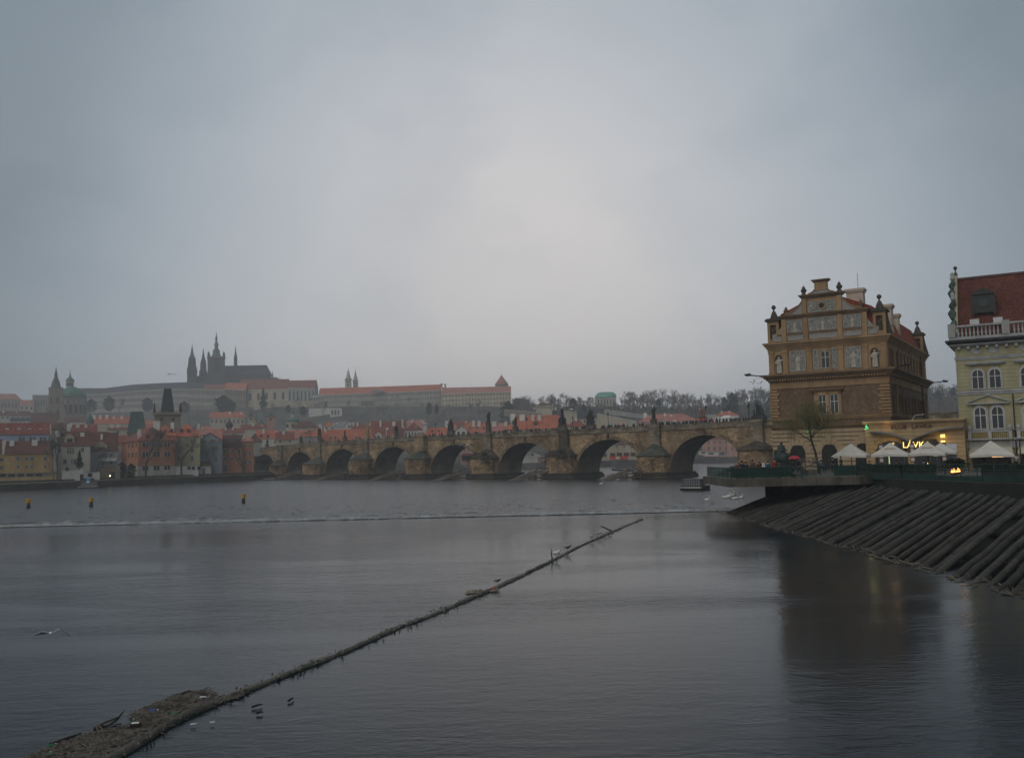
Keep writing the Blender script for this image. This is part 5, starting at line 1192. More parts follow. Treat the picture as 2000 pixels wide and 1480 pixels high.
o = empty('door_lamp', p, 0, 'small warm lamp shining beside the doorway of the grey house', 'lamp'); MB().sph((0, 0, 0), .22, 8, 6).build('bulb', LB, o); MB().box(-.05, .05, 0, .4, -.05, .05).build('bracket', LAMPM, o)
# orange palace: turned so that both its faces show
def orange():
    c = at(270, 931, 338); t = empty('riverside_house', c, R(36), 'large orange palace with hipped red roof and white ground floor', 'house', KG)
    s = SC(338); W = 12.7; D = 24; zb = at(270, 861, 338).z - c.z; zr = at(293, 834, 346).z - c.z; zl = at(280, 910, 338).z - c.z
    MB().box(0, W, 0, D, zl, zb).build('wall', wall('orange'), t); MB().box(-.05, W + .05, -.05, D + .05, -4, zl).build('ground_floor', wall('pale'), t)
    o = .5; MB().add([(-o, -o, zb), (W + o, -o, zb), (W + o, D + o, zb), (-o, D + o, zb), (W / 2, 6, zr), (W / 2, D - 6, zr)], [(0, 1, 4), (1, 2, 5, 4), (2, 3, 5), (3, 0, 4, 5), (0, 3, 2, 1)]).build('roof', ROOFS['red'], t)
    rf = [x for x in t.children if x.name.startswith('roof')][0]
    for x, y, h in ((1.5, 4, 3.2), (3, 10, 4.6), (10.5, 5, 3), (9.5, 9, 4.4)): MB().box(x - .5, x + .5, y, y + 1, zb, zb + h).build('chimney', WHITE, rf)
    hs = (zb - zl)
    for k, (za, h) in enumerate(((zl + hs * .76, 1.5), (zl + hs * .36, 1.8), (.9 + zl * .35, 1.8))):
        for x in (2.4, 6.3, 10.0):
            for dx in (-.55, .55):
                wn = MB().box(x + dx - .42, x + dx + .42, -.1, 0, za, za + h).build('window', FARGLASS, t); MB().box(x + dx - .5, x + dx - .42, -.13, 0, za, za + h).box(x + dx + .42, x + dx + .5, -.13, 0, za, za + h).box(x + dx - .5, x + dx + .5, -.2, 0, za + h, za + h + .18).build('frame', WSILL, wn)
        if k < 2:
            for y in (3, 8, 13):
                wn = MB().box(-.1, 0, y - .6, y + .6, za, za + h).build('window', FARGLASS, t); MB().box(-.18, 0, y - .8, y + .8, za + h, za + h + .2).build('frame', WSILL, wn)
    for zz in (zl, zl + hs * .66): MB().box(-.15, W + .15, -.15, 0, zz, zz + .22).build('string_course', wall('orange'), t)
    for x in (3.5, 8): MB().prismy([(x - .9, zb + 1.2), (x + .9, zb + 1.2), (x, zb + 2.4)], 1.0, 3.5).build('dormer', ROOFS['dark'], t)
orange()
house(338, 391, 827, 852, 925, 322, 'orange', 'olive', 'yellow-green house with three dormers right of the orange palace', 'hip', rows=[(858, 866, [350, 375], 5), (874, 883, [350, 375], 5), (890, 899, [350, 375], 5)], chim=[(313, 822, 10), (342, 824, 6)], dorm=[(354, 837, 845, 7), (368, 837, 845, 7)], name='riverside_house', group=KG)
house(300, 345, 829, 850, 905, 328, 'orange', 'orange', 'orange roof wing with a round dormer and thick white chimney behind the palace', 'hip', chim=[(311, 821, 11)], dorm=[(335, 837, 845, 7)], name='riverside_house', group=KG)
house(391, 430, 846, 858, 923, 330, 'dark', 'greyblue', 'grey-green house with a large blank sloping gable', 'gable', name='riverside_house', group=KG, rows=[(892, 900, [422], 4), (874, 882, [422], 4)])
house(405, 434, 838, 861, 920, 334, 'pink', 'greyblue', 'narrow bluish house left of the low orange house', rows=[(866, 874, [412, 424], 5), (886, 894, [412, 424], 5), (906, 913, [424], 4)], name='riverside_house', group=KG)
house(431, 473, 849, 873, 921, 338, 'dark', 'orange', 'low orange house with a broad brown roof and a dark door', rows=[(877, 884, [440, 454, 467], 5), (892, 899, [440, 454, 467], 5), (908, 920, [440], 7)], name='riverside_house', group=KG)
house(471, 496, 851, 861, 918, 345, 'pink', 'orange', 'tall narrow orange house touching the left end of the bridge', 'hip', rows=[(866, 873, [478, 488], 4), (881, 889, [478, 488], 4), (898, 906, [478, 488], 4)], name='riverside_house', group=KG)
lowwall(341, 386, 910, 928, 318, 'white', 'low white building with dark openings in front of the yellow-green house', cat='annex', doors=[(369, 911, 917, 6), (377, 911, 917, 6), (387, 911, 917, 6)], t_=5)
house(384, 412, 901, 909, 926, 322, 'dark', 'white', 'little white shed with a dark roof on the river bank', rows=[(915, 925, [398], 4)], d=4, name='garden_shed', cat='shed')
# quay: ochre mud bank and wall along the left bank
QW = brickmat('dark_bank_stone', (.075, .068, .055), (.05, .046, .04), (.03, .028, .024), 1.2, .5, grime=.5)
t = empty('bank_wall', at(0, 950, 262), 0, 'long low dark stone river wall below the left bank houses', 'wall'); B0 = t.location.copy()
wp = [(a_, WN(a_)) for a_ in (-900, -300, 0, 100, 170, 300, 400, 500, 560)]
P = [Vector(((a - 1000) / F * b, b, 0)) for a, b in wp]; mb = MB(); mc = MB()
for a, b in zip(P[:-1], P[1:]):
    mb.add([Vector((a.x, a.y, -1.5)) - B0, Vector((b.x, b.y, -1.5)) - B0, Vector((b.x, b.y, 1.9)) - B0, Vector((a.x, a.y, 1.9)) - B0, Vector((a.x - 1.5, a.y + 14, 2.9)) - B0, Vector((b.x - 1.5, b.y + 14, 2.9)) - B0], [(0, 1, 2, 3)])
    mc.add([Vector((a.x, a.y - .1, 1.9)) - B0, Vector((b.x, b.y - .1, 1.9)) - B0, Vector((b.x, b.y + .7, 2.05)) - B0, Vector((a.x, a.y + .7, 2.05)) - B0, Vector((b.x - 3, b.y + 18, 2.95)) - B0, Vector((a.x - 3, a.y + 18, 2.95)) - B0], [(0, 1, 2, 3), (3, 2, 4, 5)])
mb.build('wall_face', QW, t); mc.build('bank_top', mat('muddy_bank', (.07, .065, .045), .95, .3, .5), t)
# far bank quay behind the bridge
t = empty('bank_wall', (0, 450, 0), 0, 'pale grey quay wall of the far bank seen through the bridge arches', 'wall'); B0 = Vector((0, 450, 0))
P = [Vector(((a - 1000) / F * b, b, 0)) for a, b in [(q, Yb(q) - .4) for q in (700, 900, 1060, 1250, 1480, 1800, 2600)]]; mb = MB()
for a, b in zip(P[:-1], P[1:]): mb.add([Vector((a.x, a.y, -1)) - B0, Vector((b.x, b.y, -1)) - B0, Vector((b.x, b.y, 3.1)) - B0, Vector((a.x, a.y, 3.1)) - B0], [(0, 1, 2, 3)])
mb.build('wall_face', brickmat('pale_quay_stone', (.19, .18, .17), (.15, .145, .14), (.1, .1, .095), 1.2, .5, grime=.4), t)

# ---- things seen through the arches
t = house(1160, 1265, 853, 868, 897, 508, 'dark', 'cream', 'cream building with dark arcade seen through the second big arch', 'hip', rows=[(870, 875, [1205, 1219, 1233], 3)], name='quay_building', d=12)
c = t.location; s = SC(508)
for px in (1180, 1197, 1210, 1224, 1237, 1250):
    x = (px - 1212.5) * s; MB().box(x - 1.4, x + 1.4, -.1, 0, 1.6, 3.6).build('arcade_opening', mat('dark_red_arcade', (.06, .025, .02)), t)
RED = mat('bright_red_banner', (.55, .05, .03), .7, .1, 1)
o = empty('red_banner', at(1206, 894, 507), 0, 'red and white banner on the quay railing seen through the second big arch', 'banner'); MB().box(-4.2, 5.5, -.1, 0, -.8, .8).build('banner_cloth', RED, o); MB().box(-.9, 1.2, -.14, -.1, -.6, .7).build('white_patch', WHITE, o)
house(1018, 1056, 880, 889, 903, 478, 'grey', 'white', 'white gabled building seen through the arch left of the black pier', 'gable', rows=[(885, 890, [1040], 4)], name='quay_building')
o = empty('kafka_sign', at(1051, 901.5, 471), 0, 'dark red banner with white KAFKA lettering on the far quay', 'sign')
MB().box(0, 5.0, 0, .1, -.1, 2.2).build('sign_board', mat('maroon_board', (.10, .02, .03), .7), o)
text('KAFKA', 1.75, WHITE, o, .35, .4, y=-.03, sx=.95); 
MB().box(-.1, 5.1, -.03, 0, 2.1, 2.22).box(-.1, 5.1, -.03, 0, -.12, 0).build('sign_border', RED, o)
mb = MB(); r3 = random.Random(9); p = at(1037, 905, 470)
o = empty('wall_graffiti', p, 0, 'white rounded graffiti letters on the quay wall left of the KAFKA banner', 'graffiti')
for k in range(4):
    x = -3 + k * 1.7; mb = MB().tube([(x + .7 * math.cos(a), 0, .7 + .75 * math.sin(a)) for a in [i * math.pi / 5 + k for i in range(8 + k % 2)]], .17, 5); mb.build('graffiti_letter', WHITE, o)
house(900, 924, 866, 874, 893, 460, 'red', 'pink', 'pinkish house with a red awning seen through the middle arch', 'ridge', rows=[(877, 882, [907, 916], 3), (885, 889, [907, 916], 3)], name='quay_building')
o = empty('shop_awning', at(913, 888, 458), 0, 'dark red restaurant awning above the water in the middle arch', 'awning'); MB().frus(-3, 3, -1.5, 1.5, -.5, .6, .4, .4).build('canopy', mat('maroon_board', (0, 0, 0)), o); MB().box(-2.8, 2.8, .2, .4, -2.8, -.5).build('shop_front', DARKIN, o)
house(866, 880, 876, 880, 893, 462, 'red', 'pale', 'narrow pale house glimpsed through the arch fifth from the right', 'ridge', name='quay_building')
house(1372, 1452, 846, 857, 886, 560, 'red', 'pink', 'long salmon pink building seen through the biggest arch', 'ridge', rows=[(861, 866, [1384, 1395, 1406, 1418, 1430, 1442], 3.5), (872, 879, [1384, 1395, 1406, 1418, 1430, 1442], 3.5)], name='quay_building', d=12)
def boat(px, wl, Y, L_, B_, rz, label, cabin=True, hullc=None, seed=0, h=1.0, name='river_boat'):
    p = at(px, wl, Y); t = empty(name, (p.x, Y, 0), rz, label, 'boat')
    hm = hullc or mat('black_hull', (.02, .02, .022), .5, .2, 1)
    vs = []; fs = []; n = 9
    for zz, k in ((-.3, .8), (.25, .95), (.8 * h, 1.06)):
        for i in range(n):
            tt = i / (n - 1); x = (tt - .5) * L_; w_ = B_ / 2 * k * (1 - max(0, (tt - .72) / .28) ** 2 * .9) * (1 - max(0, (.1 - tt) / .1) * .25); vs += [(x, -w_, zz + (.15 if tt > .9 and zz > .5 else 0)), (x, w_, zz + (.15 if tt > .9 and zz > .5 else 0))]
    m_ = 2 * n
    for l in range(2):
        for i in range(n - 1):
            a = l * m_ + 2 * i; fs += [(a, a + 2, a + m_ + 2, a + m_), (a + 1, a + m_ + 1, a + m_ + 3, a + 3)]
        fs += [(l * m_, l * m_ + m_, l * m_ + m_ + 1, l * m_ + 1), (l * m_ + m_ - 2, l * m_ + m_ - 1, l * m_ + 2 * m_ - 1, l * m_ + 2 * m_ - 2)]
    fs.append(tuple([2 * m_ + 2 * i for i in range(n)] + [2 * m_ + 2 * i + 1 for i in reversed(range(n))]))
    MB().add(vs, fs).build('hull', hm, t)
    MB().box(-L_ * .48, L_ * .3, -B_ * .54, -B_ * .5, .45 * h, .6 * h).box(-L_ * .48, L_ * .3, B_ * .5, B_ * .54, .45 * h, .6 * h).build('name_strip', WHITE, t)
    if cabin:
        c0, c1 = -L_ * .36, L_ * .25; wm = mat('boat_window_glass', (.15, .16, .165), .2, .1, 1, grime=0)
        MB().box(c0, c1, -B_ * .42, B_ * .42, .78 * h, 2.0 * h).build('cabin', wm, t)
        mb = MB(); k = 7
        for i in range(k + 1):
            x = c0 + (c1 - c0) * i / k; mb.box(x - .05, x + .05, -B_ * .44, -B_ * .42, .8 * h, 2.0 * h).box(x - .05, x + .05, B_ * .42, B_ * .44, .8 * h, 2.0 * h)
        for q in (-.42, 0, .42): mb.box(c0 - .03, c0, B_ * q - .06, B_ * q + .06, .8 * h, 2 * h).box(c1, c1 + .03, B_ * q - .06, B_ * q + .06, .8 * h, 2 * h)
        mb.build('cabin_frame', hm, t)
        MB().box(c0 - .25, c1 + .25, -B_ * .47, B_ * .47, 2.0 * h, 2.12 * h).build('cabin_roof', mat('grey_boat_roof', (.12, .125, .13), .6, .2, 1), t)
    return t
boat(1359, 955, 162, 5.2, 2.0, R(-38), 'small black covered tour boat on the water in front of the biggest arch', h=.92)
boat(1222, 917, 372, 10.5, 3.4, R(8), 'long dark flat boat moored behind the bridge, seen through the second big arch', h=1.1)
boat(1052, 913, 400, 5, 1.8, R(10), 'tiny pale boat at the far quay behind the arch left of the black pier', cabin=False, hullc=wall('grey'))
boat(178, 951, 296, 7.5, 2.6, R(12), 'dark work boat moored at the left bank with a blue sign on its cabin', h=.9)
o = empty('blue_sign', at(172, 938, 292), 0, 'small blue and white sign board on the moored boat at the left bank', 'sign'); MB().box(-.6, .6, 0, .08, -.7, .7).build('board', mat('blue_sign_paint', (.05, .22, .5), .6), o); MB().box(-.35, .35, -.03, 0, -.7, -.25).build('white_patch', WHITE, o)
boat(528, 936, 352, 5, 2, R(10), 'small dark boat with a pale cover at the left foot of the bridge', cabin=False)
for i, (px, y, Y, w_, c, lab) in enumerate(((1375, 884, 548, 5, 'white', 'white van-sized kiosk on the quay at the left side of the biggest arch'), (1391, 886, 540, 7, 'white', 'white houseboat with a graffiti panel seen through the biggest arch'), (1413, 886, 545, 6, 'grey', 'grey low kiosk beside the white houseboat on the far quay'))):
    p = at(px, y, Y); t = empty('quay_kiosk', (p.x, Y, p.z - 1.2), 0, lab, 'kiosk'); MB().box(-w_ / 2, w_ / 2, 0, 3, 0, 2.2).build('kiosk_body', wall(c), t); MB().box(-w_ / 2 - .15, w_ / 2 + .15, -.2, 3.2, 2.2, 2.4).build('roof', ROOFS['grey'], t); MB().box(-w_ * .3, w_ * .1, -.05, 0, .8, 1.7).build('window', FARGLASS, t)

# ---- red roofs of the lesser town
TG = 'roofs of the old town below the castle'
HS = [
 (138, 190, 829, 845, 862, 380, 'red', 'pale', 'red roof with three white chimneys behind the cream riverside house', 'ridge', [(143, 827, 9), (159, 828, 6), (175, 828, 5)], 2),
 (176, 212, 843, 858, 872, 345, 'dark', 'white', 'brown roof with a stepped white chimney left of the white gable', 'ridge', [(206, 845, 4), (180, 842, 7)], 0),
 (210, 250, 834, 838, 852, 420, 'red', 'pale', 'white flat gabled wall with one small window, left of the green tower', 'ridge', [(225, 826, 5), (236, 826, 5)], 1),
 (205, 250, 850, 866, 878, 360, 'red', 'pale', 'bright red roof touching the top left of the orange palace', 'ridge', [(218, 861, 4)], 0),
 (184, 258, 813, 827, 838, 640, 'orange', 'cream', 'long salmon roofed palace right of the domed church', 'ridge', [(190, 811, 4), (201, 810, 4), (214, 809, 5), (228, 811, 4), (243, 811, 5)], 0),
 (140, 172, 833, 842, 852, 400, 'dark', 'grey', 'small dark roof under the little green turret', 'ridge', [(167, 834, 3)], 0),
 (60, 112, 806, 828, 835, 700, 'dark', 'pale', 'very steep dark roof of the church nave left of the bell tower', 'ridge', [], 0),
 (126, 168, 815, 824, 832, 700, 'dark', 'pale', 'low red-brown roof at the foot of the domed church', 'ridge', [], 0),
 (100, 135, 826, 838, 850, 420, 'dark', 'stone', 'dim brown roof behind the bare tree left of the cream house', 'ridge', [(118, 830, 5)], 0),
 (255, 300, 820, 838, 850, 430, 'pink', 'pale', 'greyish roof with white chimneys left above the orange palace', 'ridge', [(267, 832, 7), (277, 831, 6), (301, 832, 6)], 0),
 (384, 414, 832, 848, 858, 460, 'pink', 'pale', 'faded roof with small gables right of the yellow-green house', 'ridge', [(392, 826, 4), (399, 834, 4)], 1),
 (410, 478, 805, 815, 833, 800, 'orange', 'cream', 'cream two storey palace with an orange roof below the cathedral', 'ridge', [(452, 803, 4), (474, 804, 4)], 8),
 (430, 478, 836, 846, 856, 520, 'red', 'white', 'row of little red gables under the small onion dome', 'ridge', [(444, 834, 3), (458, 834, 3)], 5),
 (470, 520, 829, 838, 850, 560, 'red', 'pale', 'dull red roof with a pale band right of the onion dome', 'ridge', [(497, 826, 4), (515, 829, 4)], 0),
 (484, 512, 846, 862, 872, 400, 'dark', 'grey', 'brown roof just behind the tall narrow orange house', 'hip', [], 0),
 (500, 545, 840, 856, 872, 450, 'orange', 'white', 'bright orange roof with two dormers and a white chimney over a white house', 'ridge', [(518, 836, 4), (543, 840, 5)], 3),
 (538, 575, 843, 858, 868, 440, 'red', 'cream', 'dull red roof over a small cream gable near the bridge end', 'ridge', [(557, 840, 4)], 2),
 (560, 600, 840, 856, 866, 470, 'pink', 'pale', 'greyish pink roof left of the bright orange pyramid', 'ridge', [(561, 846, 4)], 2),
 (572, 622, 822, 836, 848, 620, 'dark', 'pale', 'broad black-brown church roof with a red lower edge behind the small green dome', 'hip', [], 3),
 (590, 625, 840, 852, 868, 455, 'orange', 'grey', 'small bright orange roof behind the dark shrubs on the bridge', 'ridge', [], 0),
 (600, 648, 829, 862, 870, 465, 'orange', 'cream', 'bright orange pyramid roof with a white chimney on its tip', 'pyr', [(628, 827, 6)], 0),
 (632, 655, 822, 832, 842, 600, 'orange', 'white', 'small orange peaked roof with arcaded white wall', 'pyr', [], 2),
 (652, 682, 824, 834, 842, 560, 'grey', 'white', 'white house with a blue-grey roof and tall chimney', 'ridge', [(654, 826, 4), (683, 822, 4), (660, 824, 3)], 0),
 (674, 690, 823, 828, 840, 555, 'grey', 'white', 'white gabled front with one dark window beside the blue-grey roof', 'gable', [], 1),
 (686, 728, 828, 838, 850, 540, 'red', 'white', 'red roof with white chimneys behind the long orange roof', 'ridge', [(692, 823, 3), (700, 824, 4), (722, 824, 7)], 0),
 (638, 726, 838, 862, 872, 468, 'orange', 'cream', 'longest bright orange roof with a row of dormers left of the yellow statue', 'ridge', [], 0),
 (724, 792, 822, 852, 862, 500, 'red', 'white', 'large dark red roof with a thin white chimney behind the white gables', 'ridge', [(745, 820, 3), (771, 822, 6), (788, 818, 3)], 0),
 (756, 776, 832, 850, 860, 470, 'red', 'cream', 'small red roof with a white chimney left of the yellow gable', 'ridge', [(758, 834, 4)], 1),
 (764, 780, 842, 850, 860, 460, 'grey', 'lemon', 'tiny yellow gable beside the dark pointed statue', 'gable', [], 1),
 (776, 790, 836, 850, 860, 465, 'dark', 'cream', 'small steep brown roof right of the yellow gable', 'ridge', [], 0),
 (790, 827, 825, 840, 856, 480, 'red', 'white', 'white walled house with a peaked dark red roof and bright dormer', 'hip', [(789, 832, 4), (812, 832, 4)], 6),
 (826, 834, 826, 829, 850, 478, 'grey', 'white', 'tall blank white party wall with chimneys left of the orange roof', 'ridge', [(830, 824, 7)], 0),
 (832, 873, 835, 850, 858, 475, 'orange', 'cream', 'orange roof with two small square dormers above the kiosk', 'ridge', [], 0),
 (795, 832, 820, 832, 838, 640, 'pink', 'white', 'hazy pinkish roofs with white dormers far behind the dark red roof', 'ridge', [(806, 819, 4), (826, 820, 4)], 3),
 (870, 892, 829, 842, 852, 490, 'pink', 'white', 'pale roof with a round white chimney behind the ragged statue group', 'ridge', [(873, 821, 6)], 0),
 (890, 912, 832, 840, 852, 480, 'grey', 'white', 'white arcaded gable house right of the ragged statue group', 'gable', [], 2),
 (884, 915, 822, 834, 840, 600, 'red', 'pale', 'dull red roof with a slim white chimney behind the arcaded gable', 'ridge', [(911, 821, 3)], 0),
 (908, 954, 825, 845, 852, 485, 'orange', 'cream', 'orange roof with three arched dormers and two white chimneys left of the tall statue', 'ridge', [(925, 820, 5), (936, 820, 5)], 0),
 (950, 992, 826, 843, 850, 500, 'pink', 'cream', 'pinkish red roof between the tall single statue and the long orange roof', 'ridge', [(965, 822, 8), (988, 822, 5)], 0),
 (985, 1118, 811, 837, 845, 470, 'orange', 'cream', 'biggest orange roof of all, left of and behind the largest statue group', 'hip', [(1001, 807, 9), (1019, 808, 9), (1040, 809, 5), (1053, 809, 6)], 10),
 (1108, 1145, 816, 833, 842, 455, 'red', 'cream', 'red hipped roof with wooden hatches right of the largest statue group', 'hip', [(1124, 815, 4)], 0),
 (1128, 1166, 803, 817, 832, 560, 'slate', 'cream', 'cream gabled building with a grey roof right of the largest statue group', 'ridge', [], 4),
 (1246, 1362, 808, 822, 833, 470, 'pink', 'pale', 'long pinkish hipped roof behind the narrow black statue', 'hip', [(1257, 805, 6), (1296, 806, 4), (1308, 809, 4)], 6),
 (1371, 1400, 810, 812, 826, 600, 'grey', 'pale', 'low cream flat building left of the small red-roofed villa', 'ridge', [], 4),
 (1396, 1444, 803, 811, 826, 590, 'orange', 'white', 'white villa with an orange hipped roof near the right end of the bridge', 'hip', [(1407, 802, 3), (1422, 802, 3)], 7),
 (1047, 1077, 785, 791, 802, 760, 'dark', 'cream', 'small cream villa with a brown hipped roof among hillside trees', 'hip', [], 6),
 (1000, 1026, 778, 783, 793, 900, 'grey', 'grey', 'grey hillside house right of the cream castle palace', 'ridge', [], 2),
 (-20, 42, 769, 780, 806, 1020, 'pink', 'castle', 'hazy hilltop palace with a red-brown roof at the left picture edge', 'hip', [], 9),
 (38, 66, 781, 790, 806, 990, 'pink', 'pale', 'stepped pale houses on the slope right of the left-edge palace', 'ridge', [], 3),
 (63, 98, 771, 773, 805, 1000, 'grey', 'castle', 'pale palace with a balustraded roofline just left of the bell tower', 'ridge', [], 7),
 (0, 60, 803, 812, 822, 760, 'dark', 'pale', 'row of dim terraced houses low on the hillside at the far left', 'ridge', [(12, 802, 3), (38, 803, 3)], 6),
 (20, 60, 816, 822, 832, 640, 'slate', 'white', 'white house with dark roof half hidden below the steep dark roof, far left', 'ridge', [], 5),
]
for (x0, x1, ry_, ey, by, Y, rc, wc, lab, kd, ch_, nw) in HS:
    rows = [(ey + (by - ey) * .25, ey + (by - ey) * .6, nw, min(4, (x1 - x0) / max(1, nw) * .4))] if nw else []
    dm = []
    if 'row of dormers' in lab: dm = [(x, 851, 857, 6, 'pale') for x in (645, 655, 676, 696, 713)]
    if 'biggest orange' in lab: dm = [(1002, 820, 830, 7, 'lemon'), (1046, 822, 831, 10)]
    if 'two dormers' in lab: dm = [(510, 848, 854, 6), (523, 848, 854, 6)]
    if 'three arched' in lab: dm = [(916, 832, 838, 4, 'cream'), (931, 832, 838, 4, 'cream'), (945, 832, 838, 4, 'cream')]
    if 'square dormers' in lab: dm = [(844, 839, 843, 4), (857, 839, 843, 4)]
    if 'bright dormer' in lab: dm = [(812, 832, 840, 4, 'white')]
    house(x0, x1, ry_, ey, by, Y, rc, wc, lab, kd, rows, ch_, dm, name='town_house', group=TG, d=11 if x1 - x0 < 60 else 14, far=True)
# white baroque gable beside the yellow statue
c = at(739, 858, 480); t = empty('scrolled_gable', c, 0, 'white scrolled gable front right of the yellow statue', 'house'); s = SC(480)
MB().prismy([(-3, -3), (3, -3), (3, .6), (1.8, 1.0), (1.5, 2.6), (0, 3.6), (-1.5, 2.6), (-1.8, 1.0), (-3, .6)], 0, 1).build('gable_wall', wall('white'), t); MB().prismy([(-1.1, .8), (1.1, .8), (0, 2.4)], -.1, 0).build('gable_recess', ROOFS['grey'], t)
MB().box(2.4, 5.4, 1, 8, -3, .5).prismy([(2.2, .5), (5.6, .5), (3.9, 3)], .8, 8.2).build('roof', ROOFS['pink'], t)

# ---- church towers
def tower(name, px, Y, bot, stages, label, cat='tower', mw='stone', mr='green', n=8, openings=(), ph=None):
    """stages: list of (half width px, y px) for the masonry, then roof profile after None"""
    c = at(px, bot, Y); t = empty(name, c, FACE(px), label, cat); t.scale = (math.cos(FACE(px)),) * 2 + (1,); s = SC(Y); q = stages.index(None); ms, rs = stages[:q], stages[q + 1:]
    zz = lambda y: at(px, y, Y).z - c.z
    mb = MB(); mb.box(-ms[0][0] * s, ms[0][0] * s, 0, ms[0][0] * 2 * s, -5, zz(ms[0][1]))
    for (h0, y0), (h1, y1) in zip(ms[:-1], ms[1:]): mb.box(-h1 * s, h1 * s, (ms[0][0] - h1) * s, (ms[0][0] + h1) * s, zz(y0), zz(y1))
    mb.build('shaft', wall(mw), t)
    cy = ms[0][0] * s
    for (h, y) in ms: MB().box(-h * s - .5, h * s + .5, cy - h * s - .5, cy + h * s + .5, zz(y) - .6, zz(y)).build('cornice', wall('stone'), t)
    for (x, y0, y1, w_) in openings:
        hh = [h for h, y in ms if y <= y0 + 1] ; hf = hh[0] if hh else ms[-1][0]
        xx = (x - px) * s; ws = w_ * s / 2; a, b = zz(y1), zz(y0)
        MB().prismy([(xx - ws, a), (xx + ws, a)] + [(xx + ws * math.cos(k), b - ws + ws * math.sin(k)) for k in [math.pi * i / 8 for i in range(9)]], cy - hf * s - .15, cy - hf * s).build('belfry_opening', DARKIN, t)
    pr = [(h * s, zz(y)) for h, y in rs]
    MB().lathe(pr, 0, cy, 0, n, math.pi / n if ph is None else ph).build('roof', ROOFS[mr], t, n > 8)
    return t, s, zz, cy
tower('bell_tower', 108, 855, 826, [(19, 795), (14, 756), None, (13, 757), (11, 755.5), (10, 751), (8.6, 746), (7.2, 742), (4.4, 737), (3.3, 732), (3.5, 728.5), (2, 726), (2, 722.5), (1, 721), (.9, 719.5), (1.6, 718.5), (.5, 717.5), (.25, 713)], 'baroque stone bell tower with green onion cap, left of the big green dome', 'church tower', 'stone', 'dkgreen', 8,
      [(97, 800, 818, 4), (113, 799, 820, 6), (112, 775, 788, 5.5), (99.5, 775, 787, 3.5)])
# domed church
c = at(127, 826, 880); s = SC(880); t = empty('domed_church', c, 0, 'church with a big green copper dome and lantern behind the bell tower', 'church'); zz = lambda y: at(127, y, 880).z - c.z
MB().lathe([(27 * s, -5), (27 * s, zz(778)), (28.5 * s, zz(778)), (28.5 * s, zz(776.5))], 0, 27 * s, 0, 20).build('drum', wall('castle'), t)
MB().lathe([(28 * s, zz(776.5)), (27 * s, zz(771)), (23 * s, zz(763.5)), (16 * s, zz(758)), (9 * s, zz(755)), (8 * s, zz(754))], 0, 27 * s, 0, 20).build('dome', mat('weathered_green_dome', (.045, .14, .10), .6, .25, .5), t, True)
MB().lathe([(7.5 * s, zz(755)), (7.5 * s, zz(744)), (8.5 * s, zz(744)), (8.5 * s, zz(742.5))], -4 * s, 27 * s, 0, 8).build('lantern', wall('pale'), t)
MB().lathe([(8.2 * s, zz(742.5)), (7 * s, zz(738)), (3.2 * s, zz(735)), (1.8 * s, zz(732)), (1.2 * s, zz(728)), (.5 * s, zz(725)), (.25 * s, zz(718))], -4 * s, 27 * s, 0, 10).build('lantern_roof', ROOFS['green'], t, True)
for a in range(-5, 6):
    th = -math.pi / 2 + a * .36; x, y = 27.1 * s * math.cos(th), 27 * s + 27.1 * s * math.sin(th); o = MB().box(-1.05, 1.05, -.2, .2, zz(808), zz(790)).build('tall_window', DARKIN, t); o.location = (x, y, 0); o.rotation_euler.z = th + math.pi / 2
    o = MB().box(-.5, .5, -.35, .35, zz(815), zz(780)).build('pilaster', wall('stone'), t); x, y = 27.2 * s * math.cos(th + .18), 27 * s + 27.2 * s * math.sin(th + .18); o.location = (x, y, 0); o.rotation_euler.z = th + .18 + math.pi / 2
for a in (-.5, .0, .5, 1.0):
    th = -math.pi / 2 + a; o = MB().box(-.6, .6, -.2, .2, zz(752), zz(746)).build('lantern_window', DARKIN, t); o.location = (-4 * s + 7.3 * s * math.cos(th), 27 * s + 7.3 * s * math.sin(th), 0); o.rotation_euler.z = a
MB().sph((9 * s, 3 * s, zz(768)), 1.6 * s, 8, 6).build('dome_lucarne', ROOFS['dkgreen'], t)
tower('turret', 179, 760, 812, [(4, 802), None, (4.6, 802), (4, 800), (2, 797), (.5, 794)], 'tiny pale turret with a green cap on the slope right of the dome', 'turret', 'pale', 'green')
tower('turret', 176, 600, 832, [(7, 828), None, (9, 828), (8, 820), (5, 815), (2, 811), (.6, 806)], 'small dark copper turret among the roofs right of the domed church', 'turret', 'pale', 'dkgreen')
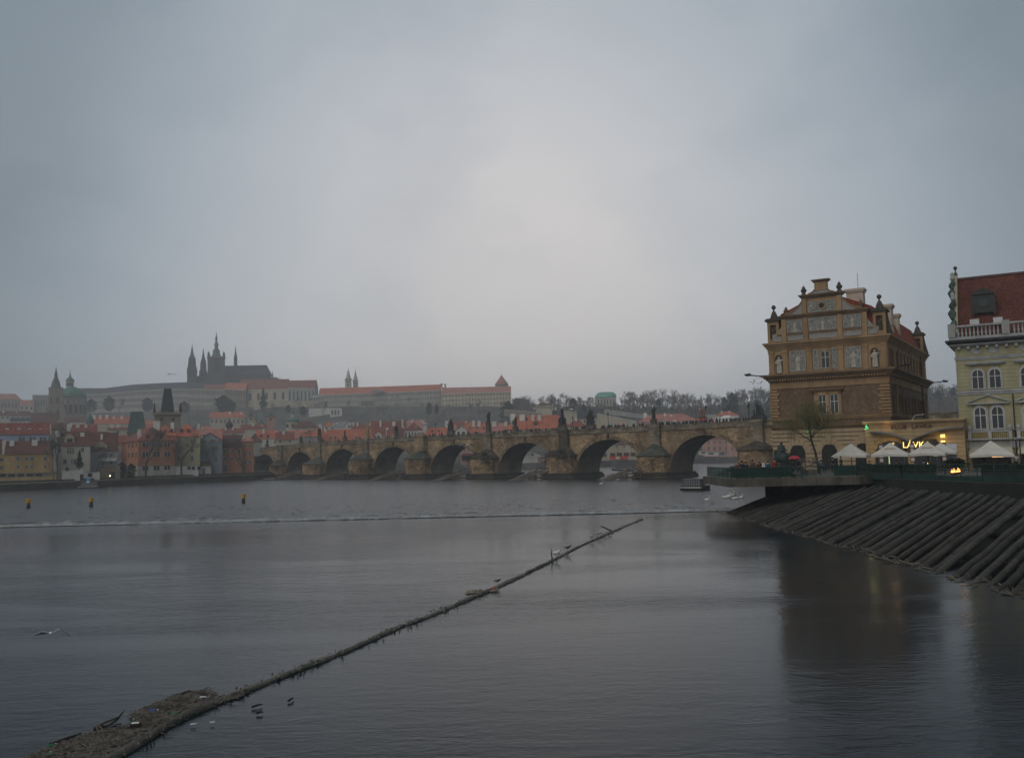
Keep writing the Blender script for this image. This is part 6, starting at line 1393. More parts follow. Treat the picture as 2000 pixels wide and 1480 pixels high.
# green wedge tower and great bridge tower
def wedge(px, Y, bot, eave, top, hb, ht, label, mr, mw, body, turrets=()):
    c = at(px, bot, Y); s = SC(Y); zz = lambda y: at(px, y, Y).z - c.z; t = empty('bridge_tower', c, FACE(px), label, 'tower')
    MB().box(-body * s, body * s, 0, body * 1.6 * s, -6, zz(eave + 4)).build('shaft', wall(mw), t)
    MB().box(-(body + 2) * s, (body + 2) * s, -.9, body * 1.6 * s + .9, zz(eave + 5), zz(eave + 1)).build('gallery', wall('stone'), t)
    mb = MB(); k = 9
    for i in range(k): x = -(body + 2) * s + (2 * (body + 2) * s) * (i + .25) / k; mb.box(x, x + .12 * body * s, -.95, .0, zz(eave + 1), zz(eave - .7))
    mb.build('battlement', wall('stone'), t)['kind'] = 'stuff'
    y0 = body * .8 * s; MB().add([(-hb * s, y0 - hb * s * .8, zz(eave)), (hb * s, y0 - hb * s * .8, zz(eave)), (hb * s, y0 + hb * s * .8, zz(eave)), (-hb * s, y0 + hb * s * .8, zz(eave)), (-ht * s, y0 - .3, zz(top)), (ht * s, y0 - .3, zz(top)), (ht * s, y0 + .3, zz(top)), (-ht * s, y0 + .3, zz(top))], [(0, 1, 5, 4), (1, 2, 6, 5), (2, 3, 7, 6), (3, 0, 4, 7), (4, 5, 6, 7), (0, 3, 2, 1)]).build('wedge_roof', ROOFS[mr], t)
    for tx, th in turrets: MB().lathe([(2.6 * s, zz(eave + 3)), (2.6 * s, zz(eave - 3)), (3 * s, zz(eave - 3)), (.3 * s, zz(th))], (tx - px) * s, 1, 0, 8).build('corner_turret', ROOFS[mr], t)
    for x in (-.45, .45): MB().box(x * body * s - .5, x * body * s + .5, -.1, 0, zz(eave + 17), zz(eave + 11)).build('window', DARKIN, t)
    return t
BLK = 'slate'; ROOFS['black'] = mat('black_slate_spire', (.018, .022, .026), .6, .25, .6)
wedge(327, 420, 850, 805, 757, 13, 6.8, 'tall black wedge-roofed stone bridge tower with corner turrets, left of the cathedral', 'black', 'stone', 24, ((303, 785), (351, 785)))
wedge(267, 405, 856, 846, 803, 18, 11, 'shorter dark green wedge-roofed tower left of the black one', 'dkgreen', 'stone', 15)
tower('onion_tower', 448, 560, 850, [(6, 836), None, (5.5, 836), (7.5, 832), (7.5, 828), (5, 825), (2, 822), (1.2, 820), (.4, 815)], 'small yellow tower with a black onion dome in the roofs below the cathedral', 'tower', 'ochre', 'black', 10)
for i, (px, hb, top, bot, rr, lab) in enumerate(((529, 9, 809, 830, 'dkgreen', 'pinkish white square tower with a low green pyramid roof, right of the pair'), (501, 6, 812, 828, 'green', 'tiny tower with a bright green peaked roof beside the pinkish tower'), (510, 8, 822, 836, 'dkgreen', 'small dark domed chapel roof in front of the pinkish tower'), (490, 5, 808, 826, 'dkgreen', 'leftmost of the green-capped towers, with a curved cap'))):
    tower('green_capped_tower', px, 690 - i * 6, bot, [(hb, top + 4), None, (hb * 1.15, top + 4), (hb * .7, top), (.5, top - 4 - (i == 1) * 2)], lab, 'tower', 'pink' if i == 0 else 'cream', rr, 4, [(px, top + 7, top + 12, 3)])
c = at(569, 838, 640); s = SC(640); zz = lambda y: at(569, y, 640).z - c.z; t = empty('small_domed_church', c, 0, 'small cream octagonal church with a green dome and lantern', 'church')
MB().lathe([(12.5 * s, -4), (12.5 * s, zz(823))], 0, 12 * s, 0, 8, math.pi / 8).build('wall', wall('cream'), t); MB().lathe([(13.8 * s, zz(823)), (12 * s, zz(819)), (8 * s, zz(816.5)), (4 * s, zz(815.5))], 0, 12 * s, 0, 12).build('dome', ROOFS['green'], t, True)
MB().lathe([(3.6 * s, zz(816)), (3.4 * s, zz(808))], 0, 12 * s, 0, 8).build('lantern', wall('cream'), t); MB().lathe([(4.3 * s, zz(808)), (2 * s, zz(805.5)), (.4 * s, zz(802))], 0, 12 * s, 0, 8).build('lantern_roof', ROOFS['green'], t)
for x in (561, 572): MB().box((x - 569) * s - .7, (x - 569) * s + .7, -.25 + (0 if x > 565 else .4), 1, zz(834), zz(828)).build('window', DARKIN, t)

# ---- the castle
def wing(name, pts, Ys, bot, mw, mr, label, cat='castle wing', rows=3, bays=20, win=(.35, .5), depth=16, litc=None):
    """pts: list of (px, ridge y, eave y) along the wing"""
    s0 = Ys; cx, _, _ = pts[0]; o0 = at(cx, bot, Ys[0]); t = empty(name, o0, 0, label, cat)
    W_ = MB(); Rf = MB(); st = MB(); gl = MB(); n = len(pts)
    for i in range(n - 1):
        Ya = Ys[0] + (Ys[1] - Ys[0]) * i / (n - 1); Yc = Ys[0] + (Ys[1] - Ys[0]) * (i + 1) / (n - 1)
        a0, a1 = at(pts[i][0], bot, Ya) - o0, at(pts[i + 1][0], bot, Yc) - o0
        e0, e1 = at(pts[i][0], pts[i][2], Ya) - o0, at(pts[i + 1][0], pts[i + 1][2], Yc) - o0
        r0, r1 = at(pts[i][0], pts[i][1], Ya + depth / 2) - o0, at(pts[i + 1][0], pts[i + 1][1], Yc + depth / 2) - o0
        D = Vector((0, depth, 0)); up = Vector((0, -.5, 0))
        a0.z = a1.z = -12; a0.x, a1.x, r0.x, r1.x = e0.x, e1.x, e0.x, e1.x
        W_.add([a0, a1, e1, e0, a0 + D, a1 + D, e1 + D, e0 + D], [(0, 1, 2, 3), (5, 4, 7, 6), (1, 5, 6, 2), (4, 0, 3, 7)])
        Rf.add([e0 + up, e1 + up, r1, r0, e0 + D, e1 + D], [(0, 1, 2, 3), (3, 2, 5, 4), (0, 3, 4), (1, 5, 2)])
        bx = max(1, round(bays * (pts[i + 1][0] - pts[i][0]) / (pts[-1][0] - pts[0][0])))
        zb = max(at(pts[i][0], bot, Ya).z - o0.z, 0)
        for k in range(bx):
            for r in range(rows):
                u_ = (k + .5) / bx; x = e0.x + (e1.x - e0.x) * u_; y = e0.y + (e1.y - e0.y) * u_; zt = e0.z + (e1.z - e0.z) * u_; hh = (zt - zb) / rows; zc = zb + hh * (r + .5); w_ = (e1.x - e0.x) / bx * win[0] / 2; h_ = hh * win[1] / 2
                st.box(x - w_, x + w_, y - .35, y + .1, zc - h_, zc + h_)
    W_.build('wall', wall(mw), t); Rf.build('roof', ROOFS[mr] if isinstance(mr, str) else mr, t)
    if st.v: q = st.build('window', FARGLASS, t); q['kind'] = 'stuff'
    # eaves band
    mb = MB()
    for i in range(n - 1):
        Ya = Ys[0] + (Ys[1] - Ys[0]) * i / (n - 1); Yc = Ys[0] + (Ys[1] - Ys[0]) * (i + 1) / (n - 1); e0, e1 = at(pts[i][0], pts[i][2], Ya) - o0, at(pts[i + 1][0], pts[i + 1][2], Yc) - o0
        f = Vector((0, -.7, 0)); d1 = Vector((0, 0, -1.0)); mb.add([e0 + f, e1 + f, e1 + f + d1, e0 + f + d1, e0 + d1, e1 + d1], [(0, 3, 2, 1), (3, 4, 5, 2)])
    mb.build('cornice', wall('pale'), t)
    return t
wing('castle_wing', [(142, 758, 771), (200, 758, 769), (255, 751, 764), (300, 748.5, 761), (366, 746, 759)], (1170, 1150), 803, 'castle', 'slate', 'longest grey castle wing with a dark slate roof curving up towards the cathedral', rows=3, bays=62)
wing('castle_wing', [(366, 747, 759), (396, 749, 759)], (1149, 1148), 803, 'castle', 'slate', 'short slate-roofed castle wing right under the cathedral west towers', rows=3, bays=8)
wing('castle_wing', [(396, 751, 760), (441, 750, 761)], (1142, 1140), 803, 'castle', 'red', 'grey castle wing with a dull red roof under the main cathedral tower', rows=3, bays=12)
wing('castle_wing', [(438, 747, 759), (480, 748, 761)], (1130, 1130), 795, 'stone', 'orange', 'brown stone block with a brighter red hipped roof right of the main tower', rows=2, bays=7)
wing('castle_wing', [(466, 742, 762), (562, 740, 759)], (1140, 1120), 790, 'cream', 'red', 'cream castle hall with big dark windows and a long red roof below the cathedral', rows=1, bays=6, win=(.42, .5))
wing('castle_wing', [(562, 743, 757), (616, 742, 758)], (1118, 1110), 790, 'grey', 'red', 'pale bluish chapel with tall lancet windows and a red roof', rows=1, bays=7, win=(.35, .62))
wing('castle_wing', [(606, 772, 775), (632, 770, 773)], (1092, 1088), 806, 'castle', 'grey', 'low grey castle block left of the longest red-roofed wing', rows=3, bays=5)
wing('castle_wing', [(622, 758, 771), (740, 755, 767), (860, 750.5, 762)], (1090, 1040), 812, 'castle', 'orange', 'longest castle wing with an orange-red roof right of the cathedral', rows=4, bays=46, win=(.3, .35))
wing('castle_wing', [(862, 757, 770), (920, 756, 767), (998, 754, 765)], (1030, 1000), 796, 'cream', 'pink', 'cream palace with three rows of dark windows at the right end of the castle', rows=3, bays=22, win=(.34, .36))
lowwall(497, 610, 783, 806, 1060, 'cream', 'cream retaining wall with arches below the castle hall')
lowwall(604, 665, 797, 812, 1000, 'white', 'long white garden wall on the slope below the castle', )
t = lowwall(645, 668, 798, 811, 990, 'white', 'white columned garden pavilion at the end of the white wall', cat='annex', doors=[(x, 801, 810, 3) for x in (649, 655, 661)], t_=5)
lowwall(700, 740, 783, 812, 1050, 'castle', 'projecting pale bastion with five tall bright arches in the long castle wing', doors=[(x, 784, 792, 3) for x in (708, 713, 718, 723, 728)])
# gable triangle on the long wing
p = at(737, 763, 1060); o = empty('wing_pediment', p, 0, 'wide shallow triangular pediment halfway along the longest red-roofed castle wing', 'pediment'); MB().prismy([(-9, -1.5), (9, -1.5), (0, 2)], -.5, 3).build('pediment_wall', wall('castle'), o); MB().prismy([(-9.6, -1.5), (-9, -1.7), (0, 1.8), (9, -1.7), (9.6, -1.5), (0, 2.6)], -1, 3.2).build('pediment_moulding', wall('pale'), o)
# cathedral
CST = mat('cathedral_sooty_stone', (.085, .075, .065), .9, .25, .25, grime=.4)
CY = 1215; c = at(440, 756, CY); s = SC(CY); cat_ = empty('gothic_cathedral', c, FACE(440), 'dark gothic hilltop cathedral with two spires, green-helmed main tower and long grey roof', 'cathedral')
cat_.scale = (math.cos(FACE(440)),) * 2 + (1,)
def CZ(y): return at(440, y, CY).z - c.z
def CX(px): return (px - 440) * s
def ctower(px, w0, w1, sh, base, tip, name, rs='black', y=0, pin=True):
    t = MB(); h = w0 * s; zb = CZ(sh)
    t.frus(CX(px) - h, CX(px) + h, y, y + 2 * h, -15, CZ(sh + 30), h * .08, h * .08).frus(CX(px) - h * .84, CX(px) + h * .84, y + h * .16, y + h * 1.84, CZ(sh + 30), CZ(sh + 12), h * .1, h * .1).frus(CX(px) - h * .68, CX(px) + h * .68, y + h * .32, y + h * 1.68, CZ(sh + 12), zb, h * .12, h * .12)
    t = t.build(name, CST, cat_)
    MB().lathe([(w1 * s, zb - 1), (w1 * s * .85, zb + 1), (w1 * s * .32, zb + (CZ(tip) - zb) * .62), (.25, CZ(tip + 1)), (.1, CZ(tip - 2))], CX(px), y + h, 0, 8).build('spire', CST, t)
    if pin:
        mb = MB()
        for dx in (-1, 1):
            for dy in (-1, 1):
                for k, (fr_, hh) in enumerate(((.62, 8), (.9, 26))):
                    x = CX(px) + dx * h * fr_; yy = y + h + dy * h * fr_; z0 = CZ(sh + hh); mb.lathe([(.7, z0 - 6), (.7, z0), (.08, z0 + 4)], x, yy, 0, 5)
        mb.build('pinnacle', CST, t)['kind'] = 'stuff'
    mb = MB()
    for dx in (-.4, .4):
        for y0_ in (sh + 4, sh + 26): mb.box(CX(px) + dx * h - .9, CX(px) + dx * h + .9, y - .15, y + .1, CZ(y0_ + 14), CZ(y0_))
    mb.build('lancet_window', DARKIN, t)['kind'] = 'stuff'
    return t
ctower(375.5, 9.8, 4.6, 697, 0, 674, 'west_tower', y=-8); ctower(396.5, 7.8, 4.2, 700, 0, 678, 'west_tower', y=14)
# great tower with stepped green helmet
h = 16.8 * s; gt = MB().box(CX(422.5) - h, CX(422.5) + h, -14, -14 + 2 * h, -15, CZ(700)).build('main_tower', CST, cat_)
MB().box(CX(422.5) - h - .8, CX(422.5) + h + .8, -14.8, -13.2 + 2 * h, CZ(700), CZ(698)).build('gallery', wall('stone'), gt)
MB().lathe([(9.3 * s, CZ(698)), (8.6 * s, CZ(694)), (6.6 * s, CZ(690)), (7.4 * s, CZ(688)), (6.2 * s, CZ(684)), (3.6 * s, CZ(681)), (3.3 * s, CZ(677)), (4.4 * s, CZ(676)), (4.0 * s, CZ(671)), (2.2 * s, CZ(669)), (2.0 * s, CZ(664)), (2.7 * s, CZ(663)), (1.5 * s, CZ(658)), (.5 * s, CZ(653)), (.15 * s, CZ(646))], CX(422.5), -14 + h, 0, 10).build('helmet', ROOFS['green'], gt, True)
for dx in (-1, 1):
    for dy in (-1, 1): MB().lathe([(1.6 * s, CZ(699)), (1.6 * s, CZ(696)), (2.6 * s, CZ(694)), (2.2 * s, CZ(691.5)), (.6 * s, CZ(690)), (.15 * s, CZ(686))], CX(422.5) + dx * h * .88, -14 + h + dy * h * .88, 0, 8).build('corner_cap', ROOFS['dkgreen'], gt, True)
for y0_, y1_, w_ in ((710, 726, 3.2), (703, 707, 6)): MB().box(CX(422.5) - w_ * s, CX(422.5) + w_ * s, -14.3, -14, CZ(y1_), CZ(y0_)).build('tower_window', DARKIN, gt)
# nave body, flying buttresses, roof and apse
MB().box(CX(378), CX(532), 0, 26, -15, CZ(734)).build('nave_wall', CST, cat_)
rz_ = CZ(713.5); MB().add([(CX(436), -1, CZ(734)), (CX(533), -1, CZ(732)), (CX(523), 13, CZ(710.5)), (CX(436), 13, CZ(712.5)), (CX(436), 27, CZ(734)), (CX(533), 27, CZ(732))], [(0, 1, 2, 3), (3, 2, 5, 4), (1, 5, 2), (0, 3, 4)]).build('nave_roof', ROOFS['slate'], cat_)
MB().add([(CX(405), 14, CZ(713)), (CX(405), 14, -2), (CX(438), 14, -2), (CX(438), 14, CZ(713)), (CX(405), 26, -2), (CX(438), 26, -2)], [(0, 1, 2, 3), (0, 3, 5, 4)]).build('crossing_roof', ROOFS['slate'], cat_)
MB().prism([(CX(532), 0), (CX(544), 5), (CX(548), 13), (CX(544), 21), (CX(532), 26)], -15, CZ(737)).build('apse', CST, cat_)
mb = MB()
for i, (px, ty) in enumerate([(447, 735), (456, 735), (466, 735), (477, 735), (488, 735), (499, 735), (510, 735), (521, 735)]): mb.box(CX(px) - .9, CX(px) + .9, -7, 0, -10, CZ(742)).lathe([(1, CZ(744)), (1, CZ(739)), (.1, CZ(734))], CX(px), -6, 0, 5)
mb.build('buttress', CST, cat_)['kind'] = 'stuff'
for px, ty in ((534.5, 723), (538.5, 733), (542.5, 733), (546.5, 735), (550.5, 734)): MB().lathe([(.9, -10), (.9, CZ(ty + 9)), (.12, CZ(ty))], CX(px), 4 + (px - 534) * .5, 0, 6).build('apse_pinnacle', CST, cat_)
MB().lathe([(3.6 * s, CZ(716)), (3.4 * s, CZ(700)), (3.9 * s, CZ(699)), (1.2 * s, CZ(684)), (.15 * s, CZ(672))], CX(460.5), 13, 0, 8).build('flèche'.replace('è', 'e'), ROOFS['dkgreen'], cat_)
mb = MB()
for i in range(14): x = CX(450 + i * 6); mb.box(x - .8, x + .8, -.2, .1, CZ(754), CZ(741))
mb.build('nave_window', DARKIN, cat_)['kind'] = 'stuff'
# twin white steeples and round tower
for px, hb, top, tip, lab in ((680.5, 6.3, 740, 719, 'left and taller of the twin pale stone steeples behind the castle wing'), (694.5, 5.2, 742.5, 722.5, 'right and lower of the twin pale stone steeples behind the castle wing')):
    tower('twin_steeple', px, 1130, 757, [(hb, top), None, (hb * .95, top), (hb * .55, top - 8), (.4, tip), (.1, tip - 3)], lab, 'steeple', 'pale', 'slate', 8, [(px - 1.5, top + 4, top + 7, 2), (px + 2, top + 4, top + 7, 2), (px, top + 10, top + 13, 3)])
for o in bpy.data.objects:
    if o.name.startswith('roof') and o.parent and o.parent.name.startswith('twin_steeple'): o.data.materials[0] = wall('pale')
c = at(980, 768, 1012); s = SC(1012); zz = lambda y: at(980, y, 1012).z - c.z; t = empty('round_tower', c, 0, 'round castle tower with a steep brown conical roof at the right end', 'tower')
MB().lathe([(12.5 * s, -4), (12.5 * s, zz(750))], 0, 12 * s, 0, 16).build('shaft', wall('castle'), t); MB().lathe([(14 * s, zz(750.5)), (8 * s, zz(742)), (3.5 * s, zz(736)), (.3 * s, zz(731)), (.1, zz(728))], 0, 12 * s, 0, 16).build('conical_roof', ROOFS['pink'], t)
for px, top in ((862.5, 749), (869.5, 750)):
    p = at(px, top + 8, 1035); o = empty('roof_chimney', p, 0, ('left' if px < 865 else 'right') + ' tall chimney at the joint between the long wing and the cream palace', 'chimney'); MB().box(-.9, .9, 0, 1.5, 0, 4).build('stack', wall('pink'), o); MB().box(-1.3, 1.3, -.3, 1.9, 4, 4.6).build('cap', CST, o)
# domed summer palace on the hill
c = at(1185, 792, 850); s = SC(850); zz = lambda y: at(1185, y, 850).z - c.z; t = empty('summer_palace', c, 0, 'pavilion with a curved bright green copper roof among the hilltop trees', 'palace')
MB().box(-20 * s, 19 * s, 0, 12, -5, zz(775)).build('wall', wall('pale'), t)
P_ = [(0, 0), (.06, .45), (.18, .78), (.34, .95), (.5, 1)]
mb = MB(); hh = zz(765) - zz(775.5); vs = []; 
for a, b in P_:
    x = a * 24 * s; vs.append((x, b * hh))
for k in range(len(P_) - 1):
    a, za = vs[k]; b, zb = vs[k + 1]; X0, X1, Y0_, Y1_ = -21 * s, 20 * s, -.6, 12.6; zq = zz(775.5)
    q = [(X0 + a, Y0_ + a * .55, zq + za), (X1 - a, Y0_ + a * .55, zq + za), (X1 - a, Y1_ - a * .55, zq + za), (X0 + a, Y1_ - a * .55, zq + za), (X0 + b, Y0_ + b * .55, zq + zb), (X1 - b, Y0_ + b * .55, zq + zb), (X1 - b, Y1_ - b * .55, zq + zb), (X0 + b, Y1_ - b * .55, zq + zb)]
    mb.add(q, [(0, 1, 5, 4), (1, 2, 6, 5), (2, 3, 7, 6), (3, 0, 4, 7)] + ([(4, 5, 6, 7)] if k == len(P_) - 2 else []))
mb.build('copper_roof', mat('bright_copper', (.15, .36, .28), .6, .15, .5), t, True)
for k in range(6): MB().box(-17 * s + k * 6 * s, -15 * s + k * 6 * s, -.2, 0, zz(790), zz(780)).build('arcade_opening', FARGLASS, t)
# cream terraced walls on the slope right of the statues
def slopewall(x0, y0, x1, y1, Y0_, Y1_, h, label, c_='cream'):
    a = at(x0, y0, Y0_); b = at(x1, y1, Y1_) - a; t = empty('garden_wall', a, 0, label, 'wall'); MB().add([(0, 0, 0), b, b - Vector((0, 0, h)), (0, 0, -h), (0, 1.2, 0), b + Vector((0, 1.2, 0)), b + Vector((0, 1.2, -h)), (0, 1.2, -h)], [(0, 1, 2, 3), (0, 4, 5, 1), (5, 4, 7, 6), (1, 5, 6, 2), (4, 0, 3, 7)]).build('wall_body', wall(c_), t)
    MB().add([(0, -.3, .15), b + Vector((0, -.3, .15)), b + Vector((0, 1.5, .15)), (0, 1.5, .15), (0, -.3, -.3), b + Vector((0, -.3, -.3))], [(0, 1, 2, 3), (0, 4, 5, 1)]).build('coping', wall('pale'), t)
slopewall(1102, 802, 1144, 806, 640, 640, 12, 'left part of the tall cream garden wall, above the largest statue group')
slopewall(1150, 804, 1243, 822, 620, 560, 14, 'long cream garden wall sloping down to the right behind the lanterns')
slopewall(1180, 800, 1300, 815, 700, 690, 3, 'thin grey terrace wall across the grassy slope above the cream wall', 'grey')
slopewall(985, 800, 1060, 806, 740, 720, 5, 'hazy brown terrace wall left of the hillside villa', 'stone')
slopewall(1060, 798, 1078, 801, 730, 725, 7, 'small cream bastion wall under the hillside villa')
p = at(1116, 803, 640); o = empty('garden_parasol', p, 0, 'tiny white garden parasol on top of the cream wall', 'parasol'); MB().lathe([(1.6, 1.1), (.1, 1.9)], n=8).build('canopy', WHITE, o); MB().tube([(0, 0, -.5), (0, 0, 1.5)], .06, 5).build('pole', LAMPM, o)

# ---- trees
def bare_tree(seed, h=18, levels=5, spread=.55, twig=.05, dens=3, up=.25, trunk=.35, tw=1.0):
    r3 = random.Random(seed); tm = MB(); cm = MB()
    def grow(p, d, l, r, lv):
        n = 3; pts = [p]; dd = d.copy()
        for i in range(n):
            dd = (dd + Vector((r3.gauss(0, .12), r3.gauss(0, .12), r3.gauss(up * .3, .08)))).normalized(); pts.append(pts[-1] + dd * l / n)
        if lv >= levels - 2: tm.tube(pts, [r, r * .85, r * .75, r * .6], 5)
        else: cm.tube([pts[0], pts[1], pts[3]], [max(r, twig * tw), max(r * .8, twig * tw * .8), twig * .5 * tw], 3)
        if lv <= 0: return
        k = dens + (r3.random() < .5)
        for i in range(k):
            t_ = r3.uniform(.45, 1.0) if i else 1.0; q = pts[0].lerp(pts[3], t_) if i else pts[3]
            a = r3.uniform(0, 6.28); sp = r3.uniform(.35, 1.0) * spread * (1.0 if i else .5); ax = Vector((math.cos(a), math.sin(a), 0)); nd = (dd + ax * sp * 1.5 + Vector((0, 0, up))).normalized()
            grow(q, nd, l * r3.uniform(.62, .82), r * (.55 if i else .68), lv - 1)
    grow(Vector((0, 0, -.5)), Vector((r3.gauss(0, .03), r3.gauss(0, .03), 1)), h * .30, h * .02 * (trunk / .35), levels)
    return tm, cm
HT = mat('hazy_bark', (.075, .068, .062), .95, .2, .5, grime=0); HTW = mat('winter_twigs', (.14, .125, .115), .95, .25, .3, grime=0)
EV = mat('dark_evergreen_needles', (.018, .030, .016), .95, .35, 1.5, grime=.3)
TV = []; TVF = []
for i in range(6):
    tm, cm = bare_tree(100 + i, 18, 6, .5 + .12 * (i % 3), .05, 2, .18 + .06 * (i % 2), tw=1.25); TV.append((tm.mesh('trunk', HT), cm.mesh('crown', HTW)))
for i in range(6):
    tm, cm = bare_tree(200 + i, 18, 7, .62 + .1 * (i % 3), .05, 2, .22 + .06 * (i % 2), tw=1.1); TVF.append((tm.mesh('trunk', HT), cm.mesh('crown', HTW)))
def conifer(seed, h, w_, shape='cone'):
    r3 = random.Random(seed); mb = MB()
    for i in range(900):
        t_ = r3.random() ** .8; z_ = h * (.08 + .9 * t_); prof = (1 - t_) if shape == 'cone' else math.sin(math.pi * min(1, .12 + t_ * .88)) ** .6
        rr = w_ * prof * r3.uniform(.3, 1.0) * (1 + .25 * math.sin(z_ * 2 + seed)); a = r3.uniform(0, 6.28); p = Vector((rr * math.cos(a), rr * math.sin(a), z_)); l = h * .035 + .12
        n_ = Vector((r3.gauss(0, 1), r3.gauss(0, 1), r3.gauss(0, 1))).normalized() * l; m_ = n_.cross(Vector((r3.random(), r3.random(), .3))).normalized() * l
        mb.add([p - n_, p + m_, p + n_, p - m_ * .6], [(0, 1, 2), (0, 2, 3)])
    return mb
CV = [conifer(1, 12, 2.6).mesh('crown', EV), conifer(2, 12, 3.6, 'round').mesh('crown', EV)]
CT = MB().lathe([(.25, -.5), (.18, 4), (.06, 9)], n=6).mesh('trunk', HT)
def tree(p, h, v, label, cat='tree', group=None, ev=None, wide=1.0):
    nm = 'bare_tree' if ev is None else 'evergreen_tree'; t = empty(nm, p, rnd.uniform(0, 6.28), label, cat, group); k = h / (18 if ev is None else 12)
    t.scale = (k * wide, k * wide, k)
    if ev is None: far_t = True; mobj('trunk', (TVF if far_t else TV)[v][0], t); mobj('crown', (TVF if far_t else TV)[v][1], t)
    else: mobj('trunk', CT, t); mobj('crown', CV[ev], t)
    return t
r3 = random.Random(42)
RT_ = ([985, 1005, 1040, 1060, 1090, 1110, 1130, 1150, 1165, 1185, 1205, 1225, 1240, 1290, 1330, 1350, 1380, 1420, 1440, 1470, 1500, 1700, 1812, 1830, 1860, 1900, 2100],
       [780, 774, 770, 772, 767, 771, 772, 769, 774, 788, 776, 762, 760, 763, 761, 770, 766, 766, 757, 755, 750, 752, 748, 745, 752, 750, 750])
for row, (Yr, dy, st_, cnt) in enumerate(((835, 0, 8.6, 0), (805, 7, 9.5, 0), (765, 17, 11, 0), (722, 25, 13, 0))):
    px = 992
    while px < 1875:
        if 1510 < px < 1800: px = 1800
        top = lerp(px, *RT_) + dy * (1 if row < 3 else 1.0) + r3.uniform(-3, 4)
        if row >= 2 and px < 1500 and 1040 < px < 1085 and row == 2: px += st_; continue
        if row == 3 and px < 1230: px += st_ * 2; continue
        Y = Yr + r3.uniform(-14, 14); P0 = at(px, top, Y); zg = terr(px, Y)
        h = P0.z - zg + .5
        if 1160 < px < 1210 and row == 0: px += st_; continue
        if h < 7: px += st_; continue
        h = min(h, 24); tree(Vector((P0.x, Y, P0.z - h)), h, r3.randrange(6), 'bare tree in the %s row of the ridge wood %s' % (('skyline', 'second', 'third', 'lowest')[row], 'left of the copper-roofed pavilion' if px < 1165 else 'right of the pavilion' if px < 1327 else 'left of the museum' if px < 1510 else 'right of the museum' if px < 1870 else 'at the far right'), 'tree', 'bare trees on the wooded ridge', wide=r3.uniform(.9, 1.15), ev=(1 if r3.random() < .07 and row else None))
        px += st_ * r3.uniform(.7, 1.2)
sb = MB(); r5 = random.Random(8)
for i in range(5200):
    px = r5.uniform(985, 1500) if i % 3 else r5.uniform(1800, 1880)
    if i % 3 and r5.random() < .35: px = r5.uniform(150, 990)
    Y = r5.uniform(700, 850) if px > 985 else r5.uniform(640, 1070)
    if px > 985 and px < 1230 and Y < 740: continue
    x = (px - 1000) / F * Y; zg = terr(px, Y) - .3; h = r5.uniform(1.5, 6.5) if px > 985 else r5.uniform(.6, 3.2)
    for j in range(3):
        a = r5.uniform(0, 6.28); w_ = r5.uniform(.5, 1.6); dx, dy = math.cos(a) * w_, math.sin(a) * w_; ox = r5.gauss(0, 1)
        sb.add([(x + ox, Y, zg), (x + ox + dx, Y + dy, zg + h * r5.uniform(.5, 1)), (x + ox + dx * .4, Y + dy * .4, zg + h)], [(0, 1, 2)])
tag(sb.build('hillside_scrub', mat('bare_scrub', (.075, .068, .06), .95, .4, .05, grime=.3)), 'tangled bare scrub covering the wooded ridge and the castle slope', 'scrub', kind='stuff')
TG2 = 'bare trees on the castle slope'
for i in range(105):
    px = r3.uniform(150, 1010); Y = r3.uniform(780, 1075) if px < 850 else r3.uniform(820, 960); zg = terr(px, Y)
    h = r3.uniform(9, 17); p = Vector(((px - 1000) / F * Y, Y, zg - .5))
    tree(p, h, r3.randrange(6), 'bare tree on the castle slope ' + ('left of the black bridge tower' if px < 327 else 'under the cathedral' if px < 560 else 'under the long red-roofed wing' if px < 862 else 'under the cream palace'), 'tree', TG2, wide=r3.uniform(.8, 1.2))
def ptree(px, top, bot, Y, lab, v=0, ev=None, wide=1.0):
    if Y < 335: Y = WN(px) + 4 if px not in (155, 131) else Y + 18
    a = at(px, bot, Y); h = at(px, top, Y).z - a.z; a.x += (0); return tree(a, h, v, lab, 'tree', None, ev, wide)
